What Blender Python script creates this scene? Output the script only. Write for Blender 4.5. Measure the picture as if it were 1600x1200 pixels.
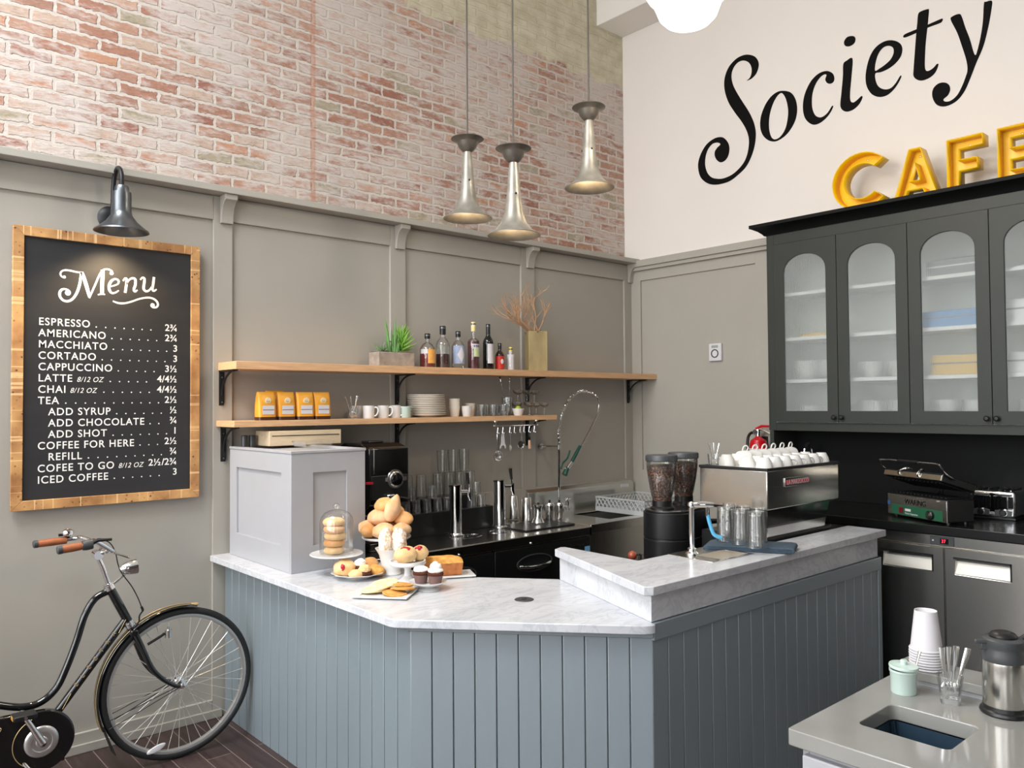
import bpy, bmesh, math, random
from mathutils import Vector, Matrix, noise
PI = math.pi
random.seed(7)
S = bpy.context.scene
C = S.collection
for o in list(bpy.data.objects): bpy.data.objects.remove(o)

# ---------------------------------------------------------------- camera, light, exposure
cam = bpy.data.objects.new('camera', bpy.data.cameras.new('camera'))
C.objects.link(cam)
cam.matrix_world = Matrix([[0.748408, -0.011935, -0.663131, -5.436726], [-0.663201, -0.024141, -0.748052, -4.55273], [-0.00708, 0.999637, -0.025982, 1.75]] + [[0, 0, 0, 1]])
cam.data.sensor_width = 36.0
cam.data.lens = 28.309
cam.data.clip_end = 60
S.camera = cam
S.view_settings.view_transform = 'Standard'
S.view_settings.look = 'None'
S.view_settings.exposure = -0.12
S.view_settings.gamma = 1.0
S.view_settings.use_curve_mapping = False
W = bpy.data.worlds.new('sky'); S.world = W; W.use_nodes = True
W.node_tree.nodes['Background'].inputs[0].default_value = (0.90, 0.95, 1.0, 1)
W.node_tree.nodes['Background'].inputs[1].default_value = 1.2

def area(name, loc, size, aim, power, color=(1, 1, 1)):
    l = bpy.data.lights.new(name, 'AREA'); l.shape = 'RECTANGLE'
    l.size, l.size_y = size; l.energy = power; l.color = color
    o = bpy.data.objects.new(name, l); C.objects.link(o); o.location = loc
    o.rotation_euler = (Vector(aim) - Vector(loc)).to_track_quat('-Z', 'Y').to_euler()
    return o
WIN_Y = (-5.95, -4.2, -2.55, -0.95)            # street windows in the wall behind the camera's left shoulder
for y in WIN_Y:
    area('daylight', (-8.85, y, 3.05), (1.6, 4.0), (0, y, 3.05), {-5.95: 110, -4.2: 65, -2.55: 155, -0.95: 160}[y], (0.965, 0.985, 1.0))
for x in (-7.6,):
    area('daylight', (x, -10.25, 2.55), (1.3, 3.4), (x, 0, 2.4), 22, (0.965, 0.985, 1.0))

area('daylight', (-6.5, -1.9, 5.8), (2.2, 2.6), (-6.5, -1.9, 0), 380, (0.95, 0.98, 1.0))   # invented skylight, added to brighten the worktops from above

# ---------------------------------------------------------------- helpers
def lin(v): 
    v /= 255.0
    return v / 12.92 if v <= 0.04045 else ((v + 0.055) / 1.055) ** 2.4
def rgb(r, g, b): return (lin(r), lin(g), lin(b), 1)

def nmat(name):
    m = bpy.data.materials.new(name); m.use_nodes = True
    nt = m.node_tree
    return m, nt, nt.nodes['Principled BSDF'], nt.nodes.new, nt.links.new

def mat(name, c, rough=0.5, metal=0.0, var=0.0, vs=8.0, bump=0.0, bs=40.0, coat=0.0, emit=None, es=0.0, stretch=None, spec=0.5, rvar=0.0):
    m, nt, p, N, L = nmat(name)
    p.inputs['Base Color'].default_value = c
    p.inputs['Roughness'].default_value = rough
    p.inputs['Metallic'].default_value = metal
    p.inputs['Coat Weight'].default_value = coat
    p.inputs['Specular IOR Level'].default_value = spec
    if emit:
        p.inputs['Emission Color'].default_value = emit; p.inputs['Emission Strength'].default_value = es
    tc = N('ShaderNodeTexCoord'); mp = N('ShaderNodeMapping'); L(tc.outputs['Object'], mp.inputs[0])
    if stretch: mp.inputs['Scale'].default_value = stretch
    if var or rvar:
        n = N('ShaderNodeTexNoise'); n.inputs['Scale'].default_value = vs; n.inputs['Detail'].default_value = 5
        L(mp.outputs[0], n.inputs['Vector'])
    if var:
        r = N('ShaderNodeMapRange'); r.inputs['From Min'].default_value = 0.3; r.inputs['From Max'].default_value = 0.7
        r.inputs['To Min'].default_value = 1 - var; r.inputs['To Max'].default_value = 1 + var * 0.6
        L(n.outputs['Fac'], r.inputs['Value'])
        mx = N('ShaderNodeMix'); mx.data_type = 'RGBA'; mx.blend_type = 'MULTIPLY'; mx.inputs[0].default_value = 1
        mx.inputs[6].default_value = c; L(r.outputs[0], mx.inputs[7]); L(mx.outputs[2], p.inputs['Base Color'])
    if rvar:
        r = N('ShaderNodeMapRange'); r.inputs['To Min'].default_value = max(0.02, rough - rvar); r.inputs['To Max'].default_value = rough + rvar
        L(n.outputs['Fac'], r.inputs['Value']); L(r.outputs[0], p.inputs['Roughness'])
    if bump:
        n2 = N('ShaderNodeTexNoise'); n2.inputs['Scale'].default_value = bs; n2.inputs['Detail'].default_value = 4
        L(mp.outputs[0], n2.inputs['Vector'])
        b = N('ShaderNodeBump'); b.inputs['Strength'].default_value = bump; b.inputs['Distance'].default_value = 0.01
        L(n2.outputs['Fac'], b.inputs['Height']); L(b.outputs[0], p.inputs['Normal'])
    return m

def glassmat(name, tint=(1, 1, 1, 1), refl=1.0, rough=0.03, painted_haze=0.02):
    """thin clear glass: see-through sheet with a Fresnel reflection"""
    m, nt, p, N, L = nmat(name)
    nt.nodes.remove(p)
    out = nt.nodes['Material Output']
    t = N('ShaderNodeBsdfTransparent'); t.inputs[0].default_value = tint
    g = N('ShaderNodeBsdfGlossy'); g.inputs['Roughness'].default_value = rough
    lw = N('ShaderNodeLayerWeight'); lw.inputs[0].default_value = 0.25
    mm = N('ShaderNodeMath'); mm.operation = 'MULTIPLY_ADD'; mm.inputs[1].default_value = 0.65 * refl; mm.inputs[2].default_value = 0.07 * refl
    mm.use_clamp = True
    L(lw.outputs['Fresnel'], mm.inputs[0])
    mx = N('ShaderNodeMixShader'); L(mm.outputs[0], mx.inputs[0]); L(t.outputs[0], mx.inputs[1]); L(g.outputs[0], mx.inputs[2])
    df = N('ShaderNodeBsdfDiffuse'); df.inputs[0].default_value = (0.9, 0.92, 0.92, 1)          # white diffuse mixed in: brightness painted into the glass
    m2 = N('ShaderNodeMixShader'); m2.inputs[0].default_value = painted_haze; L(mx.outputs[0], m2.inputs[1]); L(df.outputs[0], m2.inputs[2])
    L(m2.outputs[0], out.inputs[0])
    return m

class MB:
    """collects shapes; build() links them as ONE mesh object"""
    def __init__(s): s.v = []; s.f = []
    def add(s, vs, fs, M=None):
        k = len(s.v)
        s.v += [tuple(M @ Vector(v)) for v in vs] if M else [tuple(v) for v in vs]
        s.f += [tuple(i + k for i in f) for f in fs]
        return s
    def box(s, x0, x1, y0, y1, z0, z1, M=None):
        v = [(x, y, z) for z in (z0, z1) for y in (y0, y1) for x in (x0, x1)]
        return s.add(v, [(0, 2, 3, 1), (4, 5, 7, 6), (0, 1, 5, 4), (2, 6, 7, 3), (0, 4, 6, 2), (1, 3, 7, 5)], M)
    def prism(s, poly, a, b, axis='z', M=None):
        n = len(poly)
        def q(p, h):
            return (p[0], p[1], h) if axis == 'z' else (p[0], h, p[1]) if axis == 'y' else (h, p[0], p[1])
        v = [q(p, a) for p in poly] + [q(p, b) for p in poly]
        f = [tuple(range(n))[::-1], tuple(range(n, 2 * n))] + [(i, (i + 1) % n, n + (i + 1) % n, n + i) for i in range(n)]
        return s.add(v, f, M)
    def plate(s, outer, hole, a, b, axis='z', M=None):
        """slab with one hole; outer and hole have the same number of points"""
        n = len(outer)
        def q(p, h):
            return (p[0], p[1], h) if axis == 'z' else (p[0], h, p[1]) if axis == 'y' else (h, p[0], p[1])
        v = [q(p, a) for p in outer] + [q(p, a) for p in hole] + [q(p, b) for p in outer] + [q(p, b) for p in hole]
        f = []
        for i in range(n):
            j = (i + 1) % n
            f += [(i, j, n + j, n + i), (2 * n + i, 2 * n + j, 3 * n + j, 3 * n + i), (i, j, 2 * n + j, 2 * n + i), (n + i, n + j, 3 * n + j, 3 * n + i)]
        return s.add(v, f, M)
    def lathe(s, prof, c=(0, 0, 0), n=24, M=None, fn=None):
        vs, rings = [], []
        for r, z in prof:
            if r < 1e-6:
                rings.append([len(vs)]); vs.append((c[0], c[1], c[2] + z))
            else:
                rings.append(list(range(len(vs), len(vs) + n)))
                for i in range(n):
                    a = 2 * PI * i / n; rr = r * (fn(a, z) if fn else 1)
                    vs.append((c[0] + rr * math.cos(a), c[1] + rr * math.sin(a), c[2] + z))
        fs = []
        for A, B in zip(rings, rings[1:]):
            if len(A) == 1 and len(B) == 1: continue
            for i in range(n):
                j = (i + 1) % n
                if len(A) == 1: fs.append((A[0], B[j], B[i]))
                elif len(B) == 1: fs.append((A[i], A[j], B[0]))
                else: fs.append((A[i], A[j], B[j], B[i]))
        return s.add(vs, fs, M)
    def cyl(s, c, r, h, n=24, M=None, r2=None):
        r2 = r if r2 is None else r2
        return s.lathe([(0, 0), (r, 0), (r2, h), (0, h)], c, n, M)
    def tube(s, pts, r, n=8, closed=False, M=None):
        P = [Vector(p) for p in pts]; m = len(P)
        R = list(r) if isinstance(r, (list, tuple)) else [r] * m
        T = []
        for i in range(m):
            if closed: t = P[(i + 1) % m] - P[i - 1]
            else: t = P[min(i + 1, m - 1)] - P[max(i - 1, 0)]
            T.append(t.normalized() if t.length > 1e-9 else Vector((0, 0, 1)))
        up = Vector((0, 0, 1)) if abs(T[0].z) < 0.9 else Vector((1, 0, 0))
        u = (up - T[0] * up.dot(T[0])).normalized()
        vs, fs = [], []
        for i in range(m):
            u = (u - T[i] * u.dot(T[i]))
            u = u.normalized() if u.length > 1e-9 else T[i].orthogonal().normalized()
            w = T[i].cross(u)
            for k in range(n):
                a = 2 * PI * k / n
                vs.append(P[i] + (u * math.cos(a) + w * math.sin(a)) * R[i])
        for i in range(m if closed else m - 1):
            j = (i + 1) % m
            for k in range(n):
                l = (k + 1) % n
                fs.append((i * n + k, i * n + l, j * n + l, j * n + k))
        if not closed:
            fs.append(tuple(range(n))[::-1]); fs.append(tuple(range((m - 1) * n, m * n)))
        return s.add(vs, fs, M)
    def ball(s, c, r, n=16, m=10, M=None, wob=0.0, seed=0, ws=1.5):
        if not isinstance(r, (tuple, list)): r = (r, r, r)
        vs = [(0, 0, -1)]
        for j in range(1, m):
            t = PI * j / m - PI / 2
            for i in range(n):
                a = 2 * PI * i / n
                vs.append((math.cos(t) * math.cos(a), math.cos(t) * math.sin(a), math.sin(t)))
        vs.append((0, 0, 1))
        if wob:
            vs = [Vector(v) * (1 + wob * noise.noise(Vector(v) * ws + Vector((seed * 3.1, seed * 1.7, seed)))) for v in vs]
        vs = [(c[0] + v[0] * r[0], c[1] + v[1] * r[1], c[2] + v[2] * r[2]) for v in vs]
        fs = [(0, 1 + (i + 1) % n, 1 + i) for i in range(n)]
        for j in range(m - 2):
            for i in range(n):
                a = 1 + j * n; b = a + n; k = (i + 1) % n
                fs.append((a + i, a + k, b + k, b + i))
        a = 1 + (m - 2) * n
        fs += [(a + i, a + (i + 1) % n, len(vs) - 1) for i in range(n)]
        return s.add(vs, fs, M)
    def build(s, name, m, parent=None, bevel=0, smooth=35, seg=2, world=False, sub=0, solid=0, recalc=True):
        me = bpy.data.meshes.new(name)
        vs = s.v
        if world and parent is not None:
            off = Vector((0, 0, 0)); p = parent
            while p: off += p.location; p = p.parent
            vs = [tuple(Vector(v) - off) for v in vs]
        me.from_pydata(vs, [], s.f)
        if recalc:
            bm = bmesh.new(); bm.from_mesh(me); bmesh.ops.recalc_face_normals(bm, faces=bm.faces); bm.to_mesh(me); bm.free()
        if smooth:
            me.shade_smooth(); me.set_sharp_from_angle(angle=math.radians(smooth))
        me.materials.append(m)
        o = bpy.data.objects.new(name, me); C.objects.link(o)
        if parent is not None: o.parent = parent
        if solid:
            d = o.modifiers.new('thickness', 'SOLIDIFY'); d.thickness = solid; d.offset = 0
        if bevel:
            d = o.modifiers.new('bevel', 'BEVEL'); d.width = bevel; d.segments = seg; d.limit_method = 'ANGLE'; d.angle_limit = math.radians(40)
        if sub:
            d = o.modifiers.new('subdivision', 'SUBSURF'); d.levels = sub; d.render_levels = sub
        return o

def tag(o, label=None, cat=None, group=None, kind=None):
    if label: o['label'] = label
    if cat: o['category'] = cat
    if group: o['group'] = group
    if kind: o['kind'] = kind
    return o
def thing(name, label, cat, loc=(0, 0, 0), rz=0, group=None):
    o = bpy.data.objects.new(name, None); C.objects.link(o)
    o.empty_display_size = 0.05; o.location = loc; o.rotation_euler = (0, 0, rz)
    return tag(o, label, cat, group)
def struct(name, mb, m, **k):
    o = mb.build(name, m, **k); o['kind'] = 'structure'; return o
KIDS = {}
def dup(o, parent=None):
    c = o.copy(); C.objects.link(c)
    if parent is not None: c.parent = parent
    for ch in list(o.children): dup(ch, c)
    return c
def dupt(o, loc, rz=None, label=None, group=None):
    c = dup(o); c.location = loc
    if rz is not None: c.rotation_euler = (0, 0, rz) if not isinstance(rz, tuple) else rz
    if label: c['label'] = label
    if group: c['group'] = group
    return c
ORD = ['first', 'second', 'third', 'fourth', 'fifth', 'sixth', 'seventh', 'eighth', 'ninth', 'tenth', 'eleventh', 'twelfth', 'thirteenth', 'fourteenth', 'fifteenth']

def smooth_pts(pts, k=6, closed=True):
    """Catmull-Rom through the points (any dimension)"""
    n = len(pts); out = []
    for i in range(n if closed else n - 1):
        g = (lambda j: pts[j % n]) if closed else (lambda j: pts[max(0, min(n - 1, j))])
        p0, p1, p2, p3 = g(i - 1), g(i), g(i + 1), g(i + 2)
        for q in range(k):
            t = q / k
            out.append(tuple(0.5 * (2 * b + (c - a) * t + (2 * a - 5 * b + 4 * c - d) * t * t + (3 * b - a - 3 * c + d) * t ** 3) for a, b, c, d in zip(p0, p1, p2, p3)))
    if not closed: out.append(tuple(pts[-1]))
    return out

def curve_mesh(name, loops, depth, frame):
    """filled outline(s) with holes -> mesh; frame maps local x,y,z into the scene"""
    cu = bpy.data.curves.new(name, 'CURVE'); cu.dimensions = '2D'; cu.fill_mode = 'BOTH'; cu.extrude = depth / 2
    for lp in loops:
        sp = cu.splines.new('POLY'); sp.points.add(len(lp) - 1)
        for q, p in zip(sp.points, lp): q.co = (p[0], p[1], 0, 1)
        sp.use_cyclic_u = True
    return _conv(name, cu, frame)
def _conv(name, cu, frame):
    o = bpy.data.objects.new(name, cu); C.objects.link(o)
    bpy.context.view_layer.update()
    me = bpy.data.meshes.new_from_object(o.evaluated_get(bpy.context.evaluated_depsgraph_get()))
    bpy.data.objects.remove(o); bpy.data.curves.remove(cu)
    me.transform(frame); me.name = name
    return me
def text_mesh(body, size, frame, align='LEFT', spacing=1.0, depth=0.0008, offset=0.0, shear=0.0, wscale=1.0):
    cu = bpy.data.curves.new('lettering', 'FONT'); cu.body = body; cu.size = size; cu.align_x = align
    cu.space_character = spacing; cu.extrude = depth / 2; cu.offset = offset; cu.shear = shear; cu.resolution_u = 4
    if wscale != 1: frame = frame @ Matrix.Diagonal((wscale, 1, 1, 1))
    return _conv('lettering', cu, frame)
def frame(o, x, y):
    x = Vector(x).normalized(); y = Vector(y).normalized(); z = x.cross(y)
    m = Matrix((x, y, z)).transposed().to_4x4(); m.translation = Vector(o); return m
def join_meshes(name, meshes, m, parent=None):
    mb = MB()
    for me in meshes:
        mb.add([v.co for v in me.vertices], [tuple(p.vertices) for p in me.polygons])
        bpy.data.meshes.remove(me)
    return mb.build(name, m, parent, recalc=False, smooth=0)
def mesh_obj(name, me, m, parent=None):
    me.materials.clear(); me.materials.append(m)
    o = bpy.data.objects.new(name, me); C.objects.link(o)
    if parent is not None: o.parent = parent
    return o
def ribbon(pts, widths, k=8):
    """flat stroke of varying width: returns a closed outline"""
    P = smooth_pts([tuple(p) + (w,) for p, w in zip(pts, widths)], k, False)
    L, R = [], []
    for i, p in enumerate(P):
        a = P[max(0, i - 1)]; b = P[min(len(P) - 1, i + 1)]
        t = Vector((b[0] - a[0], b[1] - a[1]))
        t = t.normalized() if t.length > 1e-9 else Vector((1, 0))
        nrm = Vector((-t.y, t.x)) * p[2] / 2
        L.append((p[0] + nrm.x, p[1] + nrm.y)); R.append((p[0] - nrm.x, p[1] - nrm.y))
    return L, R
def ribbon_mb(mb, pts, widths, h0, h1, place, k=8):
    """stroke as a strip of quads; place(u, v, h) -> point"""
    L, R = ribbon(pts, widths, k); n = len(L)
    vs = [place(p[0], p[1], h1) for p in L] + [place(p[0], p[1], h1) for p in R]
    mb.add(vs, [(i, i + 1, n + i + 1, n + i) for i in range(n - 1)])
def place_on(o, M): o.matrix_world = M; return o
def rot(axis, deg): return Matrix.Rotation(math.radians(deg), 4, axis)
def T(x, y, z): return Matrix.Translation((x, y, z))
def align_z(d, loc=(0, 0, 0)):
    m = Vector(d).to_track_quat('Z', 'Y').to_matrix().to_4x4(); m.translation = Vector(loc); return m

# ---------------------------------------------------------------- materials
M_ = {}
def brick_material():
    m, nt, p, N, L = nmat('painted_brick')
    tc = N('ShaderNodeTexCoord'); sx = N('ShaderNodeSeparateXYZ'); L(tc.outputs['Object'], sx.inputs[0])
    cb = N('ShaderNodeCombineXYZ'); L(sx.outputs['X'], cb.inputs[0]); L(sx.outputs['Z'], cb.inputs[1])
    wob = N('ShaderNodeTexNoise'); wob.inputs['Scale'].default_value = 5; wob.inputs['Detail'].default_value = 3; L(cb.outputs[0], wob.inputs['Vector'])
    wob2 = N('ShaderNodeTexNoise'); wob2.inputs['Scale'].default_value = 38; wob2.inputs['Detail'].default_value = 2; L(cb.outputs[0], wob2.inputs['Vector'])
    def vadd(src, n, amt):
        s = N('ShaderNodeVectorMath'); s.operation = 'SUBTRACT'; s.inputs[1].default_value = (.5, .5, .5); L(n.outputs['Color'], s.inputs[0])
        k = N('ShaderNodeVectorMath'); k.operation = 'SCALE'; k.inputs['Scale'].default_value = amt; L(s.outputs[0], k.inputs[0])
        a = N('ShaderNodeVectorMath'); a.operation = 'ADD'; L(src, a.inputs[0]); L(k.outputs[0], a.inputs[1]); return a.outputs[0]
    v = vadd(vadd(cb.outputs[0], wob, 0.030), wob2, 0.022)
    b = N('ShaderNodeTexBrick'); L(v, b.inputs['Vector'])
    b.inputs['Color1'].default_value = (0, 0, 0, 1); b.inputs['Color2'].default_value = (1, 1, 1, 1); b.inputs['Mortar'].default_value = (0.5, 0.5, 0.5, 1)
    b.inputs['Scale'].default_value = 1; b.inputs['Brick Width'].default_value = 0.208; b.inputs['Row Height'].default_value = 0.0675
    b.inputs['Mortar Size'].default_value = 0.0105; b.inputs['Mortar Smooth'].default_value = 0.35; b.inputs['Bias'].default_value = 0
    r = N('ShaderNodeValToRGB'); L(b.outputs['Color'], r.inputs[0])
    r.color_ramp.interpolation = 'CONSTANT'
    e = r.color_ramp.elements
    e[0].position = 0; e[0].color = rgb(164, 114, 92)
    e[1].position = 0.12; e[1].color = rgb(176, 134, 112)
    for pos, cc in ((0.26, (188, 152, 132)), (0.40, (160, 118, 98)), (0.53, (172, 128, 108)), (0.66, (190, 164, 146)), (0.76, (164, 152, 128)), (0.83, (186, 134, 104)), (0.91, (150, 96, 78))):
        x = e.new(pos); x.color = rgb(*cc)
    # grime and colour drift in each brick
    n1 = N('ShaderNodeTexNoise'); n1.inputs['Scale'].default_value = 26; n1.inputs['Detail'].default_value = 6; n1.inputs['Roughness'].default_value = 0.7; L(cb.outputs[0], n1.inputs['Vector'])
    mr = N('ShaderNodeMapRange'); mr.inputs['From Min'].default_value = 0.3; mr.inputs['From Max'].default_value = 0.7; mr.inputs['To Min'].default_value = 0.78; mr.inputs['To Max'].default_value = 1.16; L(n1.outputs['Fac'], mr.inputs['Value'])
    mul = N('ShaderNodeMix'); mul.data_type = 'RGBA'; mul.blend_type = 'MULTIPLY'; mul.inputs[0].default_value = 1; L(r.outputs[0], mul.inputs[6]); L(mr.outputs[0], mul.inputs[7])
    # old limewash: large patches x fine scrapes
    n2 = N('ShaderNodeTexNoise'); n2.inputs['Scale'].default_value = 1.5; n2.inputs['Detail'].default_value = 4; L(cb.outputs[0], n2.inputs['Vector'])
    n3 = N('ShaderNodeTexNoise'); n3.inputs['Scale'].default_value = 17; n3.inputs['Detail'].default_value = 8; n3.inputs['Roughness'].default_value = 0.72
    st = N('ShaderNodeMapping'); st.inputs['Scale'].default_value = (0.55, 1.5, 1); L(cb.outputs[0], st.inputs[0]); L(st.outputs[0], n3.inputs['Vector'])
    ad = N('ShaderNodeMath'); ad.operation = 'MULTIPLY_ADD'; ad.inputs[1].default_value = 0.85; L(n2.outputs['Fac'], ad.inputs[0]); L(n3.outputs['Fac'], ad.inputs[2])
    wr = N('ShaderNodeMapRange'); wr.inputs['From Min'].default_value = 0.82; wr.inputs['From Max'].default_value = 1.02; wr.inputs['To Min'].default_value = 0.10; wr.inputs['To Max'].default_value = 0.95; L(ad.outputs[0], wr.inputs['Value'])
    wash = N('ShaderNodeMix'); wash.data_type = 'RGBA'; wash.inputs[7].default_value = rgb(203, 192, 186); L(wr.outputs[0], wash.inputs[0]); L(mul.outputs[2], wash.inputs[6])
    mo = N('ShaderNodeMix'); mo.data_type = 'RGBA'; mo.inputs[7].default_value = rgb(204, 194, 185); L(b.outputs['Fac'], mo.inputs[0]); L(wash.outputs[2], mo.inputs[6])
    # deep dark chips
    n4 = N('ShaderNodeTexNoise'); n4.inputs['Scale'].default_value = 11; n4.inputs['Detail'].default_value = 5; n4.inputs['Roughness'].default_value = 0.65; L(st.outputs[0], n4.inputs['Vector'])
    cr = N('ShaderNodeMapRange'); cr.inputs['From Min'].default_value = 0.70; cr.inputs['From Max'].default_value = 0.76; L(n4.outputs['Fac'], cr.inputs['Value'])
    chip = N('ShaderNodeMix'); chip.data_type = 'RGBA'; chip.inputs[7].default_value = rgb(128, 78, 66); L(cr.outputs[0], chip.inputs[0]); L(mo.outputs[2], chip.inputs[6])
    # rusty drip line
    dx = N('ShaderNodeMath'); dx.operation = 'ADD'; dx.inputs[1].default_value = 3.012; L(sx.outputs['X'], dx.inputs[0])
    n5 = N('ShaderNodeTexNoise'); n5.inputs['Scale'].default_value = 7; L(cb.outputs[0], n5.inputs['Vector'])
    d2 = N('ShaderNodeMath'); d2.operation = 'MULTIPLY_ADD'; d2.inputs[1].default_value = 0.03; L(n5.outputs['Fac'], d2.inputs[0]); L(dx.outputs[0], d2.inputs[2])
    d3 = N('ShaderNodeMath'); d3.operation = 'ABSOLUTE'; d4 = N('ShaderNodeMath'); d4.operation = 'SUBTRACT'; d4.inputs[1].default_value = 0.015; L(d2.outputs[0], d4.inputs[0]); L(d4.outputs[0], d3.inputs[0])
    dr = N('ShaderNodeMapRange'); dr.inputs['From Min'].default_value = 0.012; dr.inputs['From Max'].default_value = 0.022; dr.inputs['To Min'].default_value = 0.55; dr.inputs['To Max'].default_value = 0; L(d3.outputs[0], dr.inputs['Value'])
    drip = N('ShaderNodeMix'); drip.data_type = 'RGBA'; drip.inputs[7].default_value = rgb(184, 128, 100); L(dr.outputs[0], drip.inputs[0]); L(chip.outputs[2], drip.inputs[6])
    # bare greenish plaster above the last course
    n6 = N('ShaderNodeTexNoise'); n6.inputs['Scale'].default_value = 4; n6.inputs['Detail'].default_value = 8; L(cb.outputs[0], n6.inputs['Vector'])
    pz = N('ShaderNodeMath'); pz.operation = 'MULTIPLY_ADD'; pz.inputs[1].default_value = 0.30; L(n6.outputs['Fac'], pz.inputs[0]); L(sx.outputs['Z'], pz.inputs[2])
    pm = N('ShaderNodeMapRange'); pm.inputs['From Min'].default_value = 4.67; pm.inputs['From Max'].default_value = 4.70; L(pz.outputs[0], pm.inputs['Value'])
    n7 = N('ShaderNodeTexNoise'); n7.inputs['Scale'].default_value = 9; n7.inputs['Detail'].default_value = 9; L(cb.outputs[0], n7.inputs['Vector'])
    pr = N('ShaderNodeValToRGB'); L(n7.outputs['Fac'], pr.inputs[0]); e = pr.color_ramp.elements
    e[0].position = 0.35; e[0].color = rgb(196, 188, 162); e[1].position = 0.65; e[1].color = rgb(214, 206, 184)
    pl = N('ShaderNodeMix'); pl.data_type = 'RGBA'; L(pm.outputs[0], pl.inputs[0]); L(drip.outputs[2], pl.inputs[6]); L(pr.outputs[0], pl.inputs[7])
    L(pl.outputs[2], p.inputs['Base Color']); p.inputs['Roughness'].default_value = 0.9; p.inputs['Specular IOR Level'].default_value = 0.2
    # relief
    hm = N('ShaderNodeMath'); hm.operation = 'MULTIPLY_ADD'; hm.inputs[1].default_value = -0.55; L(b.outputs['Fac'], hm.inputs[0]); L(n3.outputs['Fac'], hm.inputs[2])
    bp = N('ShaderNodeBump'); bp.inputs['Strength'].default_value = 0.7; bp.inputs['Distance'].default_value = 0.02; L(hm.outputs[0], bp.inputs['Height']); L(bp.outputs[0], p.inputs['Normal'])
    return m

def marble_material(name, base, vein):
    m, nt, p, N, L = nmat(name)
    tc = N('ShaderNodeTexCoord'); mp = N('ShaderNodeMapping'); mp.inputs['Rotation'].default_value = (0.4, 0.3, 0.7); mp.inputs['Scale'].default_value = (1.0, 2.6, 1.6); L(tc.outputs['Object'], mp.inputs[0])
    n = N('ShaderNodeTexNoise'); n.inputs['Scale'].default_value = 4.5; n.inputs['Detail'].default_value = 9; n.inputs['Roughness'].default_value = 0.62; n.inputs['Distortion'].default_value = 0.9; L(mp.outputs[0], n.inputs['Vector'])
    a = N('ShaderNodeMath'); a.operation = 'SUBTRACT'; a.inputs[1].default_value = 0.5; L(n.outputs['Fac'], a.inputs[0])
    b = N('ShaderNodeMath'); b.operation = 'ABSOLUTE'; L(a.outputs[0], b.inputs[0])
    r = N('ShaderNodeMapRange'); r.inputs['From Min'].default_value = 0.0; r.inputs['From Max'].default_value = 0.045; r.inputs['To Min'].default_value = 0.5; r.inputs['To Max'].default_value = 0; L(b.outputs[0], r.inputs['Value'])
    n2 = N('ShaderNodeTexNoise'); n2.inputs['Scale'].default_value = 1.6; n2.inputs['Detail'].default_value = 6; L(mp.outputs[0], n2.inputs['Vector'])
    r2 = N('ShaderNodeMapRange'); r2.inputs['From Min'].default_value = 0.42; r2.inputs['From Max'].default_value = 0.75; r2.inputs['To Max'].default_value = 0.55; L(n2.outputs['Fac'], r2.inputs['Value'])
    mm = N('ShaderNodeMath'); mm.operation = 'MULTIPLY'; L(r.outputs[0], mm.inputs[0]); mm.inputs[1].default_value = 0.8
    ad = N('ShaderNodeMath'); ad.operation = 'ADD'; ad.use_clamp = True; L(mm.outputs[0], ad.inputs[0]); L(r2.outputs[0], ad.inputs[1])
    mx = N('ShaderNodeMix'); mx.data_type = 'RGBA'; mx.inputs[6].default_value = base; mx.inputs[7].default_value = vein; L(ad.outputs[0], mx.inputs[0])
    L(mx.outputs[2], p.inputs['Base Color']); p.inputs['Roughness'].default_value = 0.22
    return m

def plank_floor_material():
    m, nt, p, N, L = nmat('dark_plank_floor')
    tc = N('ShaderNodeTexCoord'); sx = N('ShaderNodeSeparateXYZ'); L(tc.outputs['Object'], sx.inputs[0])
    cb = N('ShaderNodeCombineXYZ'); L(sx.outputs['Y'], cb.inputs[0]); L(sx.outputs['X'], cb.inputs[1])
    b = N('ShaderNodeTexBrick'); L(cb.outputs[0], b.inputs['Vector']); b.inputs['Scale'].default_value = 1
    b.inputs['Brick Width'].default_value = 1.4; b.inputs['Row Height'].default_value = 0.13; b.inputs['Mortar Size'].default_value = 0.0025
    b.inputs['Color1'].default_value = rgb(50, 37, 36); b.inputs['Color2'].default_value = rgb(70, 54, 51); b.inputs['Mortar'].default_value = rgb(120, 104, 98)
    b.offset = 0.37
    n = N('ShaderNodeTexNoise'); n.inputs['Scale'].default_value = 14; n.inputs['Detail'].default_value = 6
    mp = N('ShaderNodeMapping'); mp.inputs['Scale'].default_value = (0.15, 2.2, 1); L(cb.outputs[0], mp.inputs[0]); L(mp.outputs[0], n.inputs['Vector'])
    r = N('ShaderNodeMapRange'); r.inputs['From Min'].default_value = 0.3; r.inputs['From Max'].default_value = 0.7; r.inputs['To Min'].default_value = 0.65; r.inputs['To Max'].default_value = 1.3; L(n.outputs['Fac'], r.inputs['Value'])
    mx = N('ShaderNodeMix'); mx.data_type = 'RGBA'; mx.blend_type = 'MULTIPLY'; mx.inputs[0].default_value = 1; L(b.outputs['Color'], mx.inputs[6]); L(r.outputs[0], mx.inputs[7])
    L(mx.outputs[2], p.inputs['Base Color']); p.inputs['Roughness'].default_value = 0.42
    bp = N('ShaderNodeBump'); bp.inputs['Strength'].default_value = 0.3; bp.inputs['Distance'].default_value = 0.01; L(n.outputs['Fac'], bp.inputs['Height']); L(bp.outputs[0], p.inputs['Normal'])
    return m

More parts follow.
